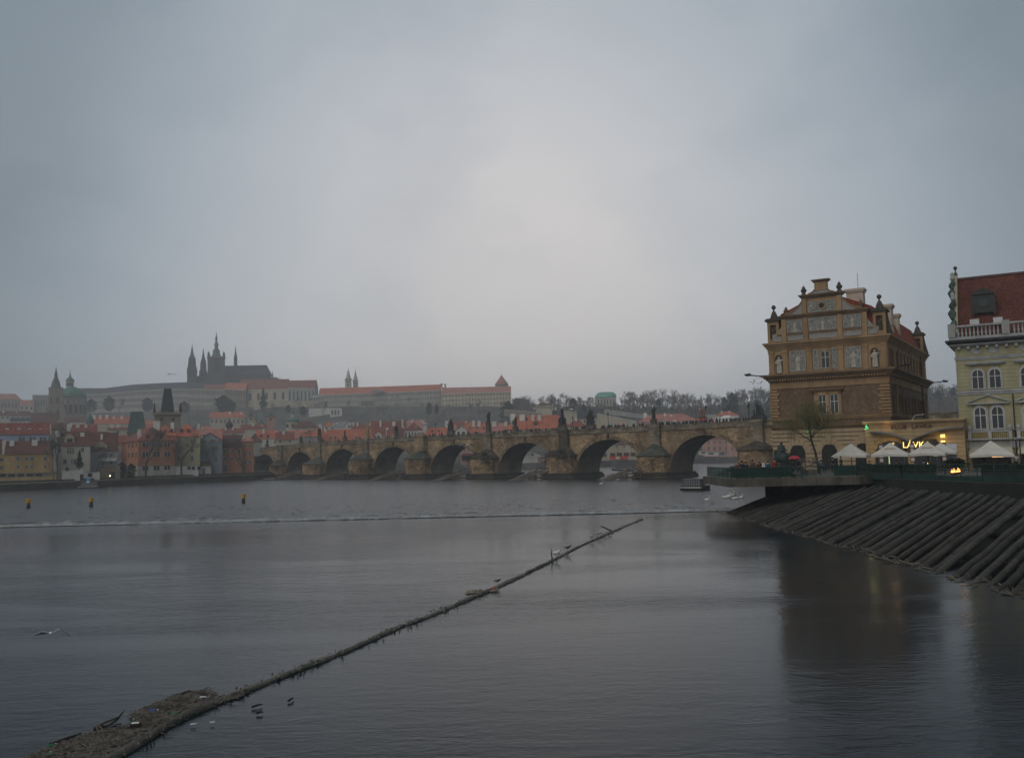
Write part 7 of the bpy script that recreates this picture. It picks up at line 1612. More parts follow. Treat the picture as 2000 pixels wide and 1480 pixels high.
for px, top, bot, Y, lab, v, ev, wd in (
 (178, 779, 806, 990, 'broad hazy tree right of the green dome, under the long castle wing', 0, 1, 1.4), (213, 773, 804, 1010, 'taller hazy tree in front of the long castle wing, left one of two', 1, 1, 1.2), (233, 776, 806, 1000, 'hazy tree in front of the long castle wing, right one of two', 2, None, 1.2),
 (288, 776, 805, 1000, 'hazy round tree left of the black bridge tower', 3, 1, 1.3), (360, 783, 808, 960, 'dark hazy tree right of the black bridge tower', 4, 1, 1.5), (436, 772, 806, 950, 'big dark evergreen clump under the cathedral main tower', 0, 1, 1.7), (452, 782, 806, 930, 'dark evergreen lower right of the big clump', 0, 1, 1.4),
 (514, 757, 800, 1010, 'slender dark pointed tree in front of the castle hall', 0, 0, .9), (563, 790, 806, 960, 'rounded dark tree right of the slender pointed tree', 0, 1, 1.2), (592, 793, 812, 930, 'dark bushy tree left of the white garden wall', 1, 1, 1.3), (631, 781, 812, 960, 'bent bare tree in front of the white garden wall', 2, None, 1.2),
 (680, 783, 812, 950, 'lone bare tree before the long castle wing, left of the arches', 3, None, .9), (738, 789, 812, 940, 'fuzzy round bare tree at the foot of the long castle wing', 4, None, 1.4), (791, 796, 812, 940, 'small reddish bare tree at the foot of the castle wing', 5, None, .9), (838, 785, 812, 900, 'tall dark poplar, left of the pair near the cream palace', 0, 1, .75), (853, 789, 810, 905, 'tall dark poplar, right of the pair near the cream palace', 1, 1, .7),
 (920, 788, 806, 900, 'fuzzy bare tree beside the arches of the cream palace', 2, None, 1.0), (946, 787, 806, 890, 'round bare tree in front of the cream palace, right of the arches', 1, None, 1.2), (877, 790, 810, 890, 'bare tree at the left corner of the cream palace', 3, None, 1.0), (1010, 777, 800, 850, 'dark tree at the right corner of the cream palace', 0, 1, 1.2)):
    ptree(px, top, bot, Y, lab, v, ev, wd)
# near bare trees on the left bank and town
for px, top, bot, Y, lab, v, wd in ((112, 822, 938, 284, 'tall bare tree between the yellow and the cream riverside houses', 0, .55), (104, 850, 936, 288, 'thinner bare tree just left of the tall one by the yellow house', 3, .5), (186, 868, 932, 285, 'bushy bare tree in front of the white wall and gateway', 1, 1.0), (285, 828, 931, 296, 'tall bare tree in front of the orange palace', 2, .8),
    (355, 836, 926, 312, 'wide forked bare tree in front of the yellow-green house', 4, .95), (417, 842, 922, 322, 'bare tree in front of the grey-green gable', 5, .9), (474, 832, 920, 332, 'bare tree between the two orange houses near the bridge', 1, .8), (604, 836, 862, 440, 'dark leafless shrub clump behind the left part of the bridge', 2, 1.1)):
    ptree(px, top, bot, Y, lab, v, None, wd * 1.45)
ptree(155, 879, 916, 280, 'dark narrow cypress in the garden of the cream house', 0, 0, .95)
ptree(238, 902, 933, 290, 'dark green bush left of the orange palace ground floor, left one', 0, 1, 1.2); ptree(256, 905, 933, 292, 'dark green bush at the orange palace corner, right one', 0, 1, 1.2); ptree(131, 912, 920, 282, 'low dark bush on top of the white garden wall', 0, 1, 1.6)
# shrubs rooted on the black cutwaters
BUSH = bare_tree(77, 5, 5, .9, .03, 3, .0, tw=1.0)
for i, (u, nm) in enumerate(((PK[3], 'leafless ivy shrub hanging over the black pier beneath the largest statue group'), (PK[4], 'leafless shrub over the dark-roofed pier beneath the tall single statue'))):
    for q in (-1.6, 1.8):
        t = empty('pier_shrub', bw(u + q, -3.4, 3.6), 1 + q, nm + (', left clump' if q > 0 else ', right clump'), 'shrub'); t.scale = (.75, .6, .36)
        mobj('stem', CT, t); mobj('crown', CV[1], t)
# ------------------------------------------------------------------ people on the terrace
SKIN = mat('skin', (.42, .26, .19), .6, .08, 3, grime=0)
HAIRM = {k: mat('hair_' + k, c, .7, .2, 5, grime=0) for k, c in (('brown', (.05, .03, .02)), ('black', (.012, .01, .01)), ('fair', (.25, .17, .09)), ('grey', (.2, .19, .18)))}
CLO = {k: mat('cloth_' + k, c, .9, .15, 6, bump=.2, grime=0) for k, c in (('black', (.015, .015, .017)), ('navy', (.018, .022, .045)), ('brown', (.075, .045, .03)), ('red', (.20, .025, .025)), ('blue', (.03, .08, .16)), ('grey', (.09, .09, .09)), ('denim', (.04, .055, .09)), ('tan', (.20, .14, .09)), ('darkred', (.09, .02, .02)), ('white', (.5, .5, .48)), ('pink', (.3, .12, .12)))}
def body(pose):
    """skeleton points for a 1.72 m person, facing -y"""
    J = {'pel': (0, 0, .93), 'sp': (0, .01, 1.12), 'ch': (0, .0, 1.32), 'nk': (0, -.01, 1.46), 'hd': (0, -.03, 1.57), 'top': (0, -.02, 1.68),
         'hl': (-.09, 0, .88), 'hr': (.09, 0, .88), 'kl': (-.10, -.02, .49), 'kr': (.10, -.01, .49), 'al': (-.11, .03, .09), 'ar': (.11, .03, .09), 'tl': (-.12, -.13, .04), 'tr': (.12, -.13, .04),
         'sl': (-.17, .01, 1.40), 'sr': (.17, .01, 1.40), 'el': (-.23, .03, 1.13), 'er': (.23, .03, 1.13), 'wl': (-.22, -.06, .90), 'wr': (.22, -.06, .90), 'fl': (-.21, -.09, .81), 'fr': (.21, -.09, .81)}
    up = {}
    if pose == 'lean': up = {'sp': (0, -.05, 1.11), 'ch': (0, -.14, 1.28), 'nk': (0, -.22, 1.40), 'hd': (0, -.29, 1.49), 'top': (0, -.33, 1.59), 'sl': (-.17, -.16, 1.34), 'sr': (.17, -.16, 1.34), 'el': (-.22, -.30, 1.14), 'er': (.22, -.30, 1.14), 'wl': (-.10, -.48, 1.09), 'wr': (.10, -.48, 1.09), 'fl': (-.02, -.52, 1.08), 'fr': (.02, -.53, 1.10)}
    if pose == 'photo': up = {'el': (-.24, -.16, 1.22), 'er': (.24, -.16, 1.22), 'wl': (-.11, -.30, 1.42), 'wr': (.11, -.30, 1.42), 'fl': (-.06, -.30, 1.50), 'fr': (.06, -.30, 1.50)}
    if pose == 'walk': up = {'kl': (-.10, -.20, .52), 'al': (-.10, -.22, .10), 'tl': (-.10, -.38, .06), 'kr': (.10, .06, .49), 'ar': (.10, .28, .14), 'tr': (.10, .20, .04), 'el': (-.24, .12, 1.15), 'wl': (-.23, .16, .93), 'fl': (-.22, .15, .85), 'er': (.24, -.06, 1.14), 'wr': (.20, -.24, 1.0), 'fr': (.19, -.30, .95)}
    if pose == 'hold': up = {'er': (.25, -.08, 1.18), 'wr': (.16, -.26, 1.30), 'fr': (.14, -.27, 1.38)}
    if pose == 'sit': up = {'pel': (0, 0, .52), 'sp': (0, .04, .70), 'ch': (0, .05, .90), 'nk': (0, .02, 1.04), 'hd': (0, -.01, 1.15), 'top': (0, 0, 1.26), 'hl': (-.09, 0, .50), 'hr': (.09, 0, .50), 'kl': (-.12, -.42, .50), 'kr': (.12, -.42, .50), 'al': (-.12, -.40, .09), 'ar': (.12, -.40, .09), 'tl': (-.12, -.55, .04), 'tr': (.12, -.55, .04), 'sl': (-.17, .05, .98), 'sr': (.17, .05, .98), 'el': (-.23, -.05, .75), 'er': (.23, -.05, .75), 'wl': (-.14, -.28, .72), 'wr': (.14, -.28, .72), 'fl': (-.08, -.34, .74), 'fr': (.08, -.34, .74)}
    J.update(up); return J
RAD = {'pel': .135, 'sp': .125, 'ch': .145, 'nk': .055, 'hd': .088, 'top': .065, 'hl': .10, 'hr': .10, 'kl': .062, 'kr': .062, 'al': .042, 'ar': .042, 'tl': .036, 'tr': .036, 'sl': .065, 'sr': .065, 'el': .045, 'er': .045, 'wl': .030, 'wr': .030, 'fl': .026, 'fr': .026}
ED = [('pel', 'sp'), ('sp', 'ch'), ('ch', 'nk'), ('nk', 'hd'), ('hd', 'top'), ('pel', 'hl'), ('pel', 'hr'), ('hl', 'kl'), ('hr', 'kr'), ('kl', 'al'), ('kr', 'ar'), ('al', 'tl'), ('ar', 'tr'), ('ch', 'sl'), ('ch', 'sr'), ('sl', 'el'), ('sr', 'er'), ('el', 'wl'), ('er', 'wr'), ('wl', 'fl'), ('wr', 'fr')]
def sub(J, keys, infl, name, m, root, ext=None):
    ks = [root] + [k for k in keys if k != root]; ix = {k: i for i, k in enumerate(ks)}
    ed = [(ix[a], ix[b]) for a, b in ED if a in ix and b in ix]
    return skinmesh(name, [J[k] for k in ks], ed, [RAD[k] * infl.get(k, infl['*']) for k in ks], m)
PCACHE = {}
def pmesh(pose, what, m):
    key = (pose, what, m.name)
    if key in PCACHE: return PCACHE[key]
    J = body(pose)
    if what == 'body': r = sub(J, list(RAD), {'*': 1.0}, 'body', m, 'pel')
    elif what == 'jacket':
        J = dict(J)
        for a, b in (('wl', 'fl'), ('wr', 'fr')): J[a] = tuple(Vector(J[a]).lerp(Vector(J[b]), .05))
        r = sub(J, ['pel', 'sp', 'ch', 'sl', 'sr', 'el', 'er', 'wl', 'wr'], {'*': 1.32, 'wl': 1.5, 'wr': 1.5, 'pel': 1.28, 'ch': 1.25}, 'jacket', m, 'pel')
    elif what == 'trousers': r = sub(J, ['pel', 'hl', 'hr', 'kl', 'kr', 'al', 'ar'], {'*': 1.22, 'pel': 1.0, 'al': 1.5, 'ar': 1.5}, 'trousers', m, 'pel')
    elif what == 'hair':
        t = Vector(J['top']); h = Vector(J['hd']); c = h.lerp(t, .45) + Vector((0, .022, .02)); r = MB().sph(c, .108, 10, 8, 1, 1.05, 1.1).mesh('hair', m, True)
    elif what == 'shoes':
        mb = MB()
        for s_ in ('l', 'r'):
            a = Vector(J['a' + s_]); b = Vector(J['t' + s_]); mb.tube([a + Vector((0, .04, -.04)), a.lerp(b, .5) + Vector((0, 0, -.02)), b], [.055, .052, .04], 7)
        r = mb.mesh('shoe', m, True)
    PCACHE[key] = r; return r
def person(loc, rz, pose, jk, tr, hair, label, sc_=1.0, extra=None):
    t = empty('person', loc, rz, label, 'person', None, sc_)
    mobj('body', pmesh(pose, 'body', SKIN), t); mobj('jacket', pmesh(pose, 'jacket', CLO[jk]), t); mobj('trousers', pmesh(pose, 'trousers', CLO[tr]), t); mobj('hair', pmesh(pose, 'hair', HAIRM[hair]), t); mobj('shoes', pmesh(pose, 'shoes', CLO['black']), t)
    J = body(pose)
    if extra == 'backpack': MB().frus(-.15, .15, .14, .32, 1.02, 1.46, .03, .03).build('backpack', CLO['white'], t)
    if extra == 'scarf': MB().lathe([(.09, 1.40), (.115, 1.45), (.08, 1.50)], 0, -.01, 0, 10).build('scarf', CLO['white'], t)
    return t
def tp(px, Y): p = at(px, 930, Y); return Vector((p.x, Y, ZG))
for (px, Y, rz, pose, jk, tr, hr, lab, s_, ex) in (
  (1440, 92.2, .3, 'lean', 'darkred', 'navy', 'fair', 'leftmost person at the railing corner, in dark red with hands together', 1.0, None),
  (1450, 92.6, 2.9, 'photo', 'navy', 'black', 'black', 'person in navy seen from behind, left one of a close pair at the railing', 1.0, None),
  (1456, 92.4, 2.6, 'lean', 'black', 'black', 'black', 'person in black leaning close to the one in navy', .98, None),
  (1466, 93.5, 1.6, 'walk', 'tan', 'brown', 'fair', 'person in a tan coat behind the railing, side on', 1.04, None),
  (1471, 92.6, 2.2, 'hold', 'brown', 'black', 'brown', 'tall person in a brown jacket beside the tan coat', 1.05, None),
  (1484, 94.0, 2.8, 'hold', 'darkred', 'navy', 'brown', 'short person in dark red between the brown jacket and the backpack', .93, None),
  (1491, 92.8, 3.1, 'photo', 'black', 'black', 'grey', 'person in black with a white backpack facing away', 1.0, 'backpack'),
  (1499, 93.2, 2.5, 'lean', 'blue', 'navy', 'black', 'person in a blue jacket right of the white backpack', .98, None),
  (1514, 93.0, .5, 'hold', 'red', 'navy', 'black', 'person in a dark red coat just left of the statue', 1.06, None),
  (1549, 92.4, 2.0, 'hold', 'black', 'black', 'brown', 'person holding a red umbrella right of the statue', .98, None),
  (1560, 91.8, 1.7, 'walk', 'black', 'denim', 'black', 'tall person in black walking towards the statue near the bench', 1.08, None),
  (1571, 98.0, .2, 'sit', 'tan', 'brown', 'fair', 'person sitting low in tan clothes behind the railing by the willow', 1.0, None),
  (1605, 108., .4, 'sit', 'blue', 'black', 'black', 'person in blue sitting in the middle arched doorway', 1.1, None),
  (1628, 104., 2.9, 'photo', 'black', 'black', 'black', 'left one of two dark figures standing by the middle museum door', 1.0, None),
  (1644, 103., 1.5, 'hold', 'black', 'navy', 'brown', 'right one of two dark figures by the museum door, standing sideways', 1.05, None),
  (1700, 100, .3, 'sit', 'black', 'black', 'brown', 'guest in black seated under the second white umbrella', 1.0, None),
  (1752, 99, .6, 'sit', 'darkred', 'black', 'black', 'guest in dark red seated between the second and third umbrella', 1.0, None),
  (1806, 97, 2.0, 'sit', 'navy', 'black', 'black', 'guest in navy seated below the third umbrella', 1.0, None),
  (1921, 96, 2.6, 'hold', 'navy', 'black', 'fair', 'waiter standing under the rightmost white umbrella', 1.0, None),
  (1986, 95, .5, 'photo', 'white', 'black', 'brown', 'person in a pale top by the lamp post at the right edge', 1.0, None)):
    person(tp(px, Y), rz, pose, jk, tr, hr, lab, s_, ex)
p = tp(1549, 92.4); t = empty('rain_umbrella', p + Vector((.14, -.27, 0)), 0, 'crimson umbrella held beside the statue on the terrace', 'umbrella')
MB().lathe([(.62, 1.78), (.6, 1.82), (.42, 1.98), (.2, 2.07), (.02, 2.1)], n=8).build('canopy', mat('crimson_umbrella', (.36, .02, .04), .6, .1, 3, grime=0), t); MB().tube([(0, 0, 1.3), (0, 0, 2.14)], .012, 5).build('shaft', LAMPM, t)

# seated monument
BRZM = mat('dark_bronze', (.035, .05, .048), .5, .3, 3, bump=.3)
st = empty('seated_monument', tp(1529, 96), .5, 'dark bronze statue of a seated man on a stone block pedestal on the terrace', 'monument')
MB().box(-.95, .95, -.8, .8, 0, .15).frus(-.8, .8, -.65, .65, .15, 1.25, .05, .05).box(-.85, .85, -.7, .7, 1.25, 1.4).build('pedestal', mat('dark_granite', (.07, .068, .062), .7, .25, 4), st)
J = body('sit'); ks = list(RAD); ks.remove('pel'); ks = ['pel'] + ks; ix = {k: i for i, k in enumerate(ks)}
me = skinmesh('seated_figure', [tuple(x * 1.75 for x in J[k]) for k in ks], [(ix[a], ix[b]) for a, b in ED], [RAD[k] * 1.75 * (1.25 if k not in ('hd', 'top', 'nk') else 1.0) for k in ks], BRZM)
mobj('seated_figure', me, st, (0, 0, 1.35))
mb = MB(); put(mb, MB().lathe([(.62, 0), (.60, .5), (.52, 1.0), (.36, 1.5), (.30, 1.72)], n=12, sx=1, sy=.75), 0, .08, 1.45); mb.frus(-.5, .5, -.75, .1, 1.4, 2.3, .05, .05); mb.build('draped_coat', BRZM, st, True)
MB().box(-.5, .5, .2, .6, 1.4, 2.6).build('chair', BRZM, st)
# bench
bn = empty('stone_bench', tp(1539, 91.9), .03, 'low grey bench slab in front of the monument at the terrace edge', 'bench')
MB().box(-1.25, 1.25, -.2, .2, .36, .44).build('seat', mat('grey_bench_slab', (.22, .22, .21), .7), bn)
for x in (-.9, .9): MB().box(x - .2, x + .2, -.16, .16, 0, .36).build('leg', SLAB, bn)
t = empty('planter_bed', tp(1576, 99), 0, 'low leafless shrub bed behind the railing between statue and willow', 'plant')
mobj('shrub', BUSH[1].mesh('shrub', HTW), t, None, 0, .55); MB().box(-.9, .9, -.6, .6, 0, .35).build('planter', SLAB, t)

# willow with hanging yellow-green twigs
WB = mat('willow_bark', (.045, .038, .03), .9, .3, 3, bump=.6); WTW = mat('willow_twigs', (.12, .115, .045), .9, .25, 2, grime=0)
wl_ = empty('weeping_willow', tp(1592, 104.0), 0, 'bare weeping willow with yellow-green hanging twigs in front of the museum', 'tree')
r3 = random.Random(31); tm = MB(); cm = MB()
tm.tube([(.45, 0, -.1), (.35, 0, 1.2), (.15, .05, 2.4), (-.15, 0, 3.4), (-.3, 0, 4.2)], [.18, .15, .13, .12, .10], 8)
tips = []
def limb(p, d, l, r, lv):
    pts = [p]; dd = d
    for i in range(4):
        dd = (dd + Vector((r3.gauss(0, .18), r3.gauss(0, .18), r3.gauss(.03, .1)))).normalized(); pts.append(pts[-1] + dd * l / 4)
    (tm if lv > 1 else cm).tube(pts, [r, r * .85, r * .7, r * .6, r * .5], 5 if lv > 1 else 3)
    tips.extend(pts[2:])
    if lv > 0:
        for i in range(4):
            a = r3.uniform(0, 6.28); q = pts[r3.choice((2, 3, 4, 4))]; limb(q, (dd + Vector((math.cos(a), math.sin(a), r3.uniform(-.2, .7))) * .8).normalized(), l * r3.uniform(.55, .8), r * .5, lv - 1)
for a, e_, l in ((3.0, .55, 1.9), (.1, .5, 2.0), (1.5, 1.1, 2.1), (4.6, .8, 1.8), (2.4, 1.6, 2.0), (5.6, 1.1, 1.9)):
    limb(Vector((-.25, 0, 3.6 + .5 * r3.random())), Vector((math.cos(a), math.sin(a) * .8, e_)).normalized(), l, .07, 3)
for i in range(1300):
    p = r3.choice(tips) + Vector((r3.gauss(0, .12), r3.gauss(0, .12), 0)); L_ = r3.uniform(.4, 2.2); 
    sw = Vector((r3.gauss(0, .25), r3.gauss(0, .25), 0)); pts = [p, p + sw * .6 + Vector((0, 0, .08)), p + sw + Vector((0, 0, -L_ * .5)), p + sw * 1.1 + Vector((0, 0, -L_))]
    cm.tube(pts, [.010, .009, .007, .004], 3)
tm.build('trunk', WB, wl_, True); cm.build('crown', WTW, wl_)

# market umbrellas, tables, chairs, planters
CANV = mat('off_white_canvas', (.52, .50, .45), .9, .06, 1.5, grime=.12)
def parasol(px, Y, size, lab, apex=7.0, eave=5.75, rz=.4, prt=True):
    t = empty('market_umbrella', tp(px, Y), rz, lab, 'umbrella', 'white square umbrellas over the cafe terrace'); h = size / 2; e_ = eave - ZG; a = apex - ZG
    vs = []; k = 8
    ring = [(h, h), (0, h), (-h, h), (-h, 0), (-h, -h), (0, -h), (h, -h), (h, 0)]
    vs = [(x, y, e_ - (.0 if abs(x) == abs(y) else -.07)) for x, y in ring] + [(x * .5, y * .5, e_ + (a - e_) * .47) for x, y in ring] + [(0, 0, a)]
    fs = [(i, (i + 1) % 8, 8 + (i + 1) % 8, 8 + i) for i in range(8)] + [(8 + i, 8 + (i + 1) % 8, 16) for i in range(8)]
    MB().add(vs, fs).build('canopy', CANV, t)
    mb = MB()
    for i in range(8):
        p, q = Vector(vs[i]), Vector(vs[(i + 1) % 8])
        mb.add([p, q, q - Vector((0, 0, .24)), p - Vector((0, 0, .24))], [(0, 1, 2, 3)])
    mb.build('valance', CANV, t)
    MB().lathe([(.05, 0), (.04, a + .1)], n=8).build('pole', LAMPM, t); MB().lathe([(.4, 0), (.4, .1), (.08, .14)], n=12).build('base', LAMPM, t)
    mb = MB()
    for x, y in ring: mb.tube([(0, 0, a - .15), (x * .97, y * .97, e_ + .02)], .015, 4)
    mb.build('rib', LAMPM, t)['kind'] = 'stuff'
    if prt:
        m = mat('faded_orange_print', (.45, .33, .22), .9, .3, 9); q = Vector((0, -h * .5, e_ + (a - e_) * .5)); n_ = Vector((0, -(a - e_), h)).normalized(); sl_ = Vector((0, h, a - e_)).normalized()
        mb = MB(); 
        for i in range(10):
            x = -.5 + i * .11; c0 = Vector((x, 0, 0)) + q + n_ * .02 - sl_ * .12; mb.add([c0, c0 + Vector((.08, 0, 0)), c0 + Vector((.08, 0, 0)) + sl_ * .24, c0 + sl_ * .24], [(0, 1, 2, 3)])
        mb.build('printed_band', m, t)['kind'] = 'stuff'
    return t
parasol(1665, 105, 3.6, 'white square umbrella farthest left, in front of the museum door', 7.0, 5.65, rz=-.5, prt=False)
parasol(1742, 100, 3.6, 'white square umbrella left of the lit yellow letters, with an orange print', 6.95, 5.7, rz=-.45)
parasol(1815, 99, 3.5, 'white square umbrella covering the right end of the lit letters', 6.95, 5.7, rz=-.5)
parasol(1841, 103, 3.2, 'greyer umbrella tucked behind the one beside the lit letters', 6.8, 5.8, rz=-.5, prt=False)
parasol(1939, 96, 4.0, 'white square umbrella at the far right in front of the yellow palace', 6.9, 5.45, rz=-.45, prt=False)
TBL = mat('dark_cafe_wood', (.035, .025, .02), .6, .2, 3); HEDGE = mat('dark_clipped_hedge', (.012, .02, .012), .95, .4, 3)
def cafe_set(px, Y, lab, rz):
    t = empty('cafe_table', tp(px, Y), rz, 'small round dark cafe table ' + lab, 'table', 'tables on the cafe terrace'); MB().lathe([(.38, .71), (.38, .74)], n=14).build('tabletop', TBL, t); MB().lathe([(.25, 0), (.22, .03), (.03, .06), (.03, .71)], n=8).build('pedestal', LAMPM, t)
    for i, a in enumerate((0.3, 2.4)):
        p = tp(px, Y) + Vector((math.cos(a) * .75, math.sin(a) * .75, 0)); c = empty('cafe_chair', p, a - math.pi / 2 + math.pi, ('first' if i == 0 else 'second') + ' dark chair at the cafe table ' + lab, 'chair', 'chairs on the cafe terrace')
        MB().box(-.21, .21, -.21, .21, .44, .48).build('seat', TBL, c); MB().box(-.2, .2, .18, .21, .62, .92).build('backrest', TBL, c)
        for x in (-.19, .19):
            for y in (-.19, .19): MB().box(x - .018, x + .018, y - .018, y + .018, 0, .44 if y < 0 else .92).build('leg', LAMPM, c)
for px, Y, lab, rz in ((1690, 98, 'nearest the terrace corner', 0), (1712, 101, 'beside the left glass door', 1), (1735, 96, 'under the umbrella with the orange print', 2), (1765, 98.5, 'below the letter L of the sign', .5), (1790, 95, 'between two umbrellas near the railing', 1.4), (1812, 99, 'under the umbrella by the letters', 2.2), (1835, 95.5, 'left of the flower tubs', .1), (1905, 97, 'under the rightmost umbrella, left side', .8), (1935, 94, 'under the rightmost umbrella, middle', 1.9), (1965, 97, 'near the lamp post at the right', 2.8)): cafe_set(px, Y, lab, rz)
def clipped(px, Y, w_, h, lab, rz=-.9):
    t = empty('planter_hedge', tp(px, Y), rz, lab, 'plant', 'dark hedge boxes along the cafe railing'); MB().box(-w_ / 2, w_ / 2, -.22, .22, 0, .4).build('planter', mat('dark_planter', (.03, .03, .03), .7), t)
    mb = MB(); r3 = random.Random(int(px))
    for i in range(260):
        p = Vector((r3.uniform(-w_ / 2, w_ / 2), r3.uniform(-.24, .24), r3.uniform(.4, h))); n_ = Vector((r3.gauss(0, 1), r3.gauss(0, 1), r3.gauss(0, 1))).normalized() * .09; m_ = n_.cross(Vector((.3, .5, .8))).normalized() * .09
        mb.add([p - n_, p + m_, p + n_, p - m_], [(0, 1, 2), (0, 2, 3)])
    mb.box(-w_ / 2 + .05, w_ / 2 - .05, -.17, .17, .4, h - .08).build('hedge', HEDGE, t)
WPd = [(1688, 'first from the left end'), (1706, 'second from the left'), (1726, 'third from the left'), (1746, 'fourth from the left'), (1767, 'fifth from the left'), (1789, 'sixth from the left'), (1812, 'last before the flower tubs')]
for px, l in WPd: clipped(px, lerp(px, [1680, 2000], [92.8, 76.5]) + .5, 1.5, 1.05 + rnd.uniform(-.1, .1), 'dark hedge box behind the green cafe railing, ' + l)
for px, l in ((1934, 'right of the fire bowls'), (1962, 'left of the lamp post'), (1984, 'below the lamp post'), (1998, 'cut by the right picture edge')): clipped(px, lerp(px, [1680, 2000], [92.8, 76.5]) + .8, 1.3, 1.1, 'dark hedge box at the right end of the railing, ' + l)
for px, Y, l in ((1860, 90, 'left grey flower tub with a dark shrub beside the fire bowls'), (1874, 91.5, 'right grey flower tub with a dark shrub beside the white board')):
    t = empty('flower_tub', tp(px, Y), 0, l, 'plant'); MB().lathe([(.38, 0), (.5, .5), (.55, .55)], n=14).build('tub', mat('grey_tub', (.16, .16, .15), .8), t); mobj('shrub', CV[1], t, (0, 0, .4), 0, (.2, .2, .09))
FLM = mat('flame', (1.0, .42, .10), .5, .02, 1, grime=0, emit=3)
for px, Y, l in ((1861, 86.5, 'left fire bowl with small orange flames at the railing'), (1867, 87.2, 'middle fire bowl with small orange flames'), (1874, 88.5, 'right fire bowl with the tallest orange flames')):
    t = empty('fire_bowl', tp(px, Y), 0, l, 'fire bowl'); MB().lathe([(.12, 0), (.14, .1), (.24, .22), (.22, .24)], n=10).build('bowl', LAMPM, t); mb = MB(); r3 = random.Random(px)
    for i in range(5): a = r3.uniform(0, 6.28); x, y = math.cos(a) * .1, math.sin(a) * .1; hh = r3.uniform(.22, .42); mb.lathe([(.045, .2), (.06, .26), (.035, .26 + hh * .5), (.004, .26 + hh)], x, y, 0, 6)
    mb.build('flame', FLM, t, True)
lamp(tp(1868, 87.4) + Vector((0, -.1, .6)), 20, (1, .5, .18))
# menu board, signs, warm shop lights
t = empty('menu_board', tp(1862, 104), -.5, 'white hanging board with two dark marks right of the cafe umbrellas', 'sign'); MB().box(-.5, .5, -.04, .04, 1.0, 2.9).build('board', mat('white_board', (.52, .55, .6), .6, .05, 2), t); MB().sph((-.2, -.05, 2.2), .12, 8, 6, 1, .2, .6).build('mark', DARKIN, t); MB().sph((.22, -.05, 2.2), .12, 8, 6, 1, .2, .6).build('mark', DARKIN, t)
for px, l in ((1722, 'column of white menu cards on the wall left of the first glass door'), (1783, 'column of white menu cards between the two glass doors'), (1845, 'column of four white menu cards right of the second glass door')):
    c = at(px, 900, 107); t = empty('menu_column', Vector((c.x, 107, ZG)), -.5, l, 'sign'); MB().box(-.25, .25, 0, .05, .9, 3.1).build('backing', mat('brown_board', (.16, .07, .05), .7), t)
    for k in range(4): MB().box(-.17, .17, -.02, 0, 1.05 + k * .5, 1.4 + k * .5).build('card', mat('white_board', (.5, .5, .5)), t)
WARM = mat('warm_lamp_glass', (1, .50, .16), .5, .02, 1, grime=0, emit=1.6)
for px, y, Y, w_, l in ((1907, 891, 108, .35, 'left small warm light under the rightmost umbrella'), (1913, 891, 108, .3, 'second small warm light under the rightmost umbrella'), (1945, 891, 107, .9, 'long warm heater light under the rightmost umbrella'), (1956, 891, 107, .5, 'short warm heater light right of the long one'), (1737, 900, 106, .12, 'tall thin greenish door light behind the second umbrella'), (1813, 905, 100, .14, 'small orange candle glow on a cafe table'), (1828, 889, 105, .45, 'small white strip light under the middle umbrella'), (1744, 912, 99, .12, 'tiny reddish candle left on a cafe table')):
    p = at(px, y, Y); t = empty('warm_light', p, -.5, l, 'lamp'); hh = 1.0 if 'tall' in l else (.16 if w_ > .3 else .22); m = WARM if 'greenish' not in l and 'white strip' not in l else mat('pale_green_light', (.6, .8, .35), .5, .02, 1, grime=0, emit=.25)
    MB().box(-w_ / 2, w_ / 2, -.05, .05, -hh / 2, hh / 2).build('light_glass', m, t); MB().box(-w_ / 2 - .02, w_ / 2 + .02, -.06, .06, hh / 2, hh / 2 + .04).build('light_cap', LAMPM, t)
lamp(at(1945, 893, 104), 16, (1, .5, .2)); lamp(at(1908, 893, 105), 8, (1, .5, .2)); lamp(at(1760, 893, 103.5), 3, (1, .8, .5))
# tall lamp post at the right edge
t = empty('street_lamp', tp(1996, 78), 0, 'tall dark lamp post with a pale globe at the right picture edge', 'street lamp'); MB().lathe([(.14, 0), (.12, .8), (.06, 1.0), (.05, 3.0)], n=10).build('post', LAMPM, t); MB().sph((0, 0, 3.18), .17, 12, 8).build('globe', mat('pale_globe', (.35, .37, .38), .3, .05, 2, grime=0), t); MB().lathe([(.1, 2.95), (.13, 3.02)], n=10).build('collar', LAMPM, t)

# ------------------------------------------------------------------ buoys and birds
BY = mat('yellow_buoy_paint', (.55, .30, .02), .6, .15, 2, grime=.3); BK = mat('black_buoy_base', (.02, .02, .02), .6)
for px, py, l in ((55.5, 991, 'leftmost yellow and black buoy'), (178, 988.5, 'middle yellow and black buoy'), (475.5, 981.5, 'rightmost yellow and black buoy, below the orange houses')):
    p = gnd(px, py, 0); t = empty('river_buoy', p, rnd.random(), l + ' on the far side of the weir', 'buoy', 'yellow buoys above the weir'); k = p.y / 155
    MB().lathe([(.2 * k, -.3), (.30 * k, .0), (.30 * k, .35 * k), (.22 * k, .45 * k), (.24 * k, .7 * k)], n=12).build('float', BK, t, True); MB().lathe([(.30 * k, .7 * k), (.34 * k, .78 * k), (.34 * k, 1.35 * k), (.30 * k, 1.42 * k)], n=12).build('topmark', BY, t)
WB_ = mat('white_feathers', (.62, .62, .6), .8, .08, 6, grime=0); GB_ = mat('grey_feathers', (.28, .29, .31), .8, .1, 6, grime=0); DB_ = mat('dark_feathers', (.035, .03, .028), .8, .2, 6, grime=0); OB_ = mat('orange_beak', (.45, .14, .03), .5)
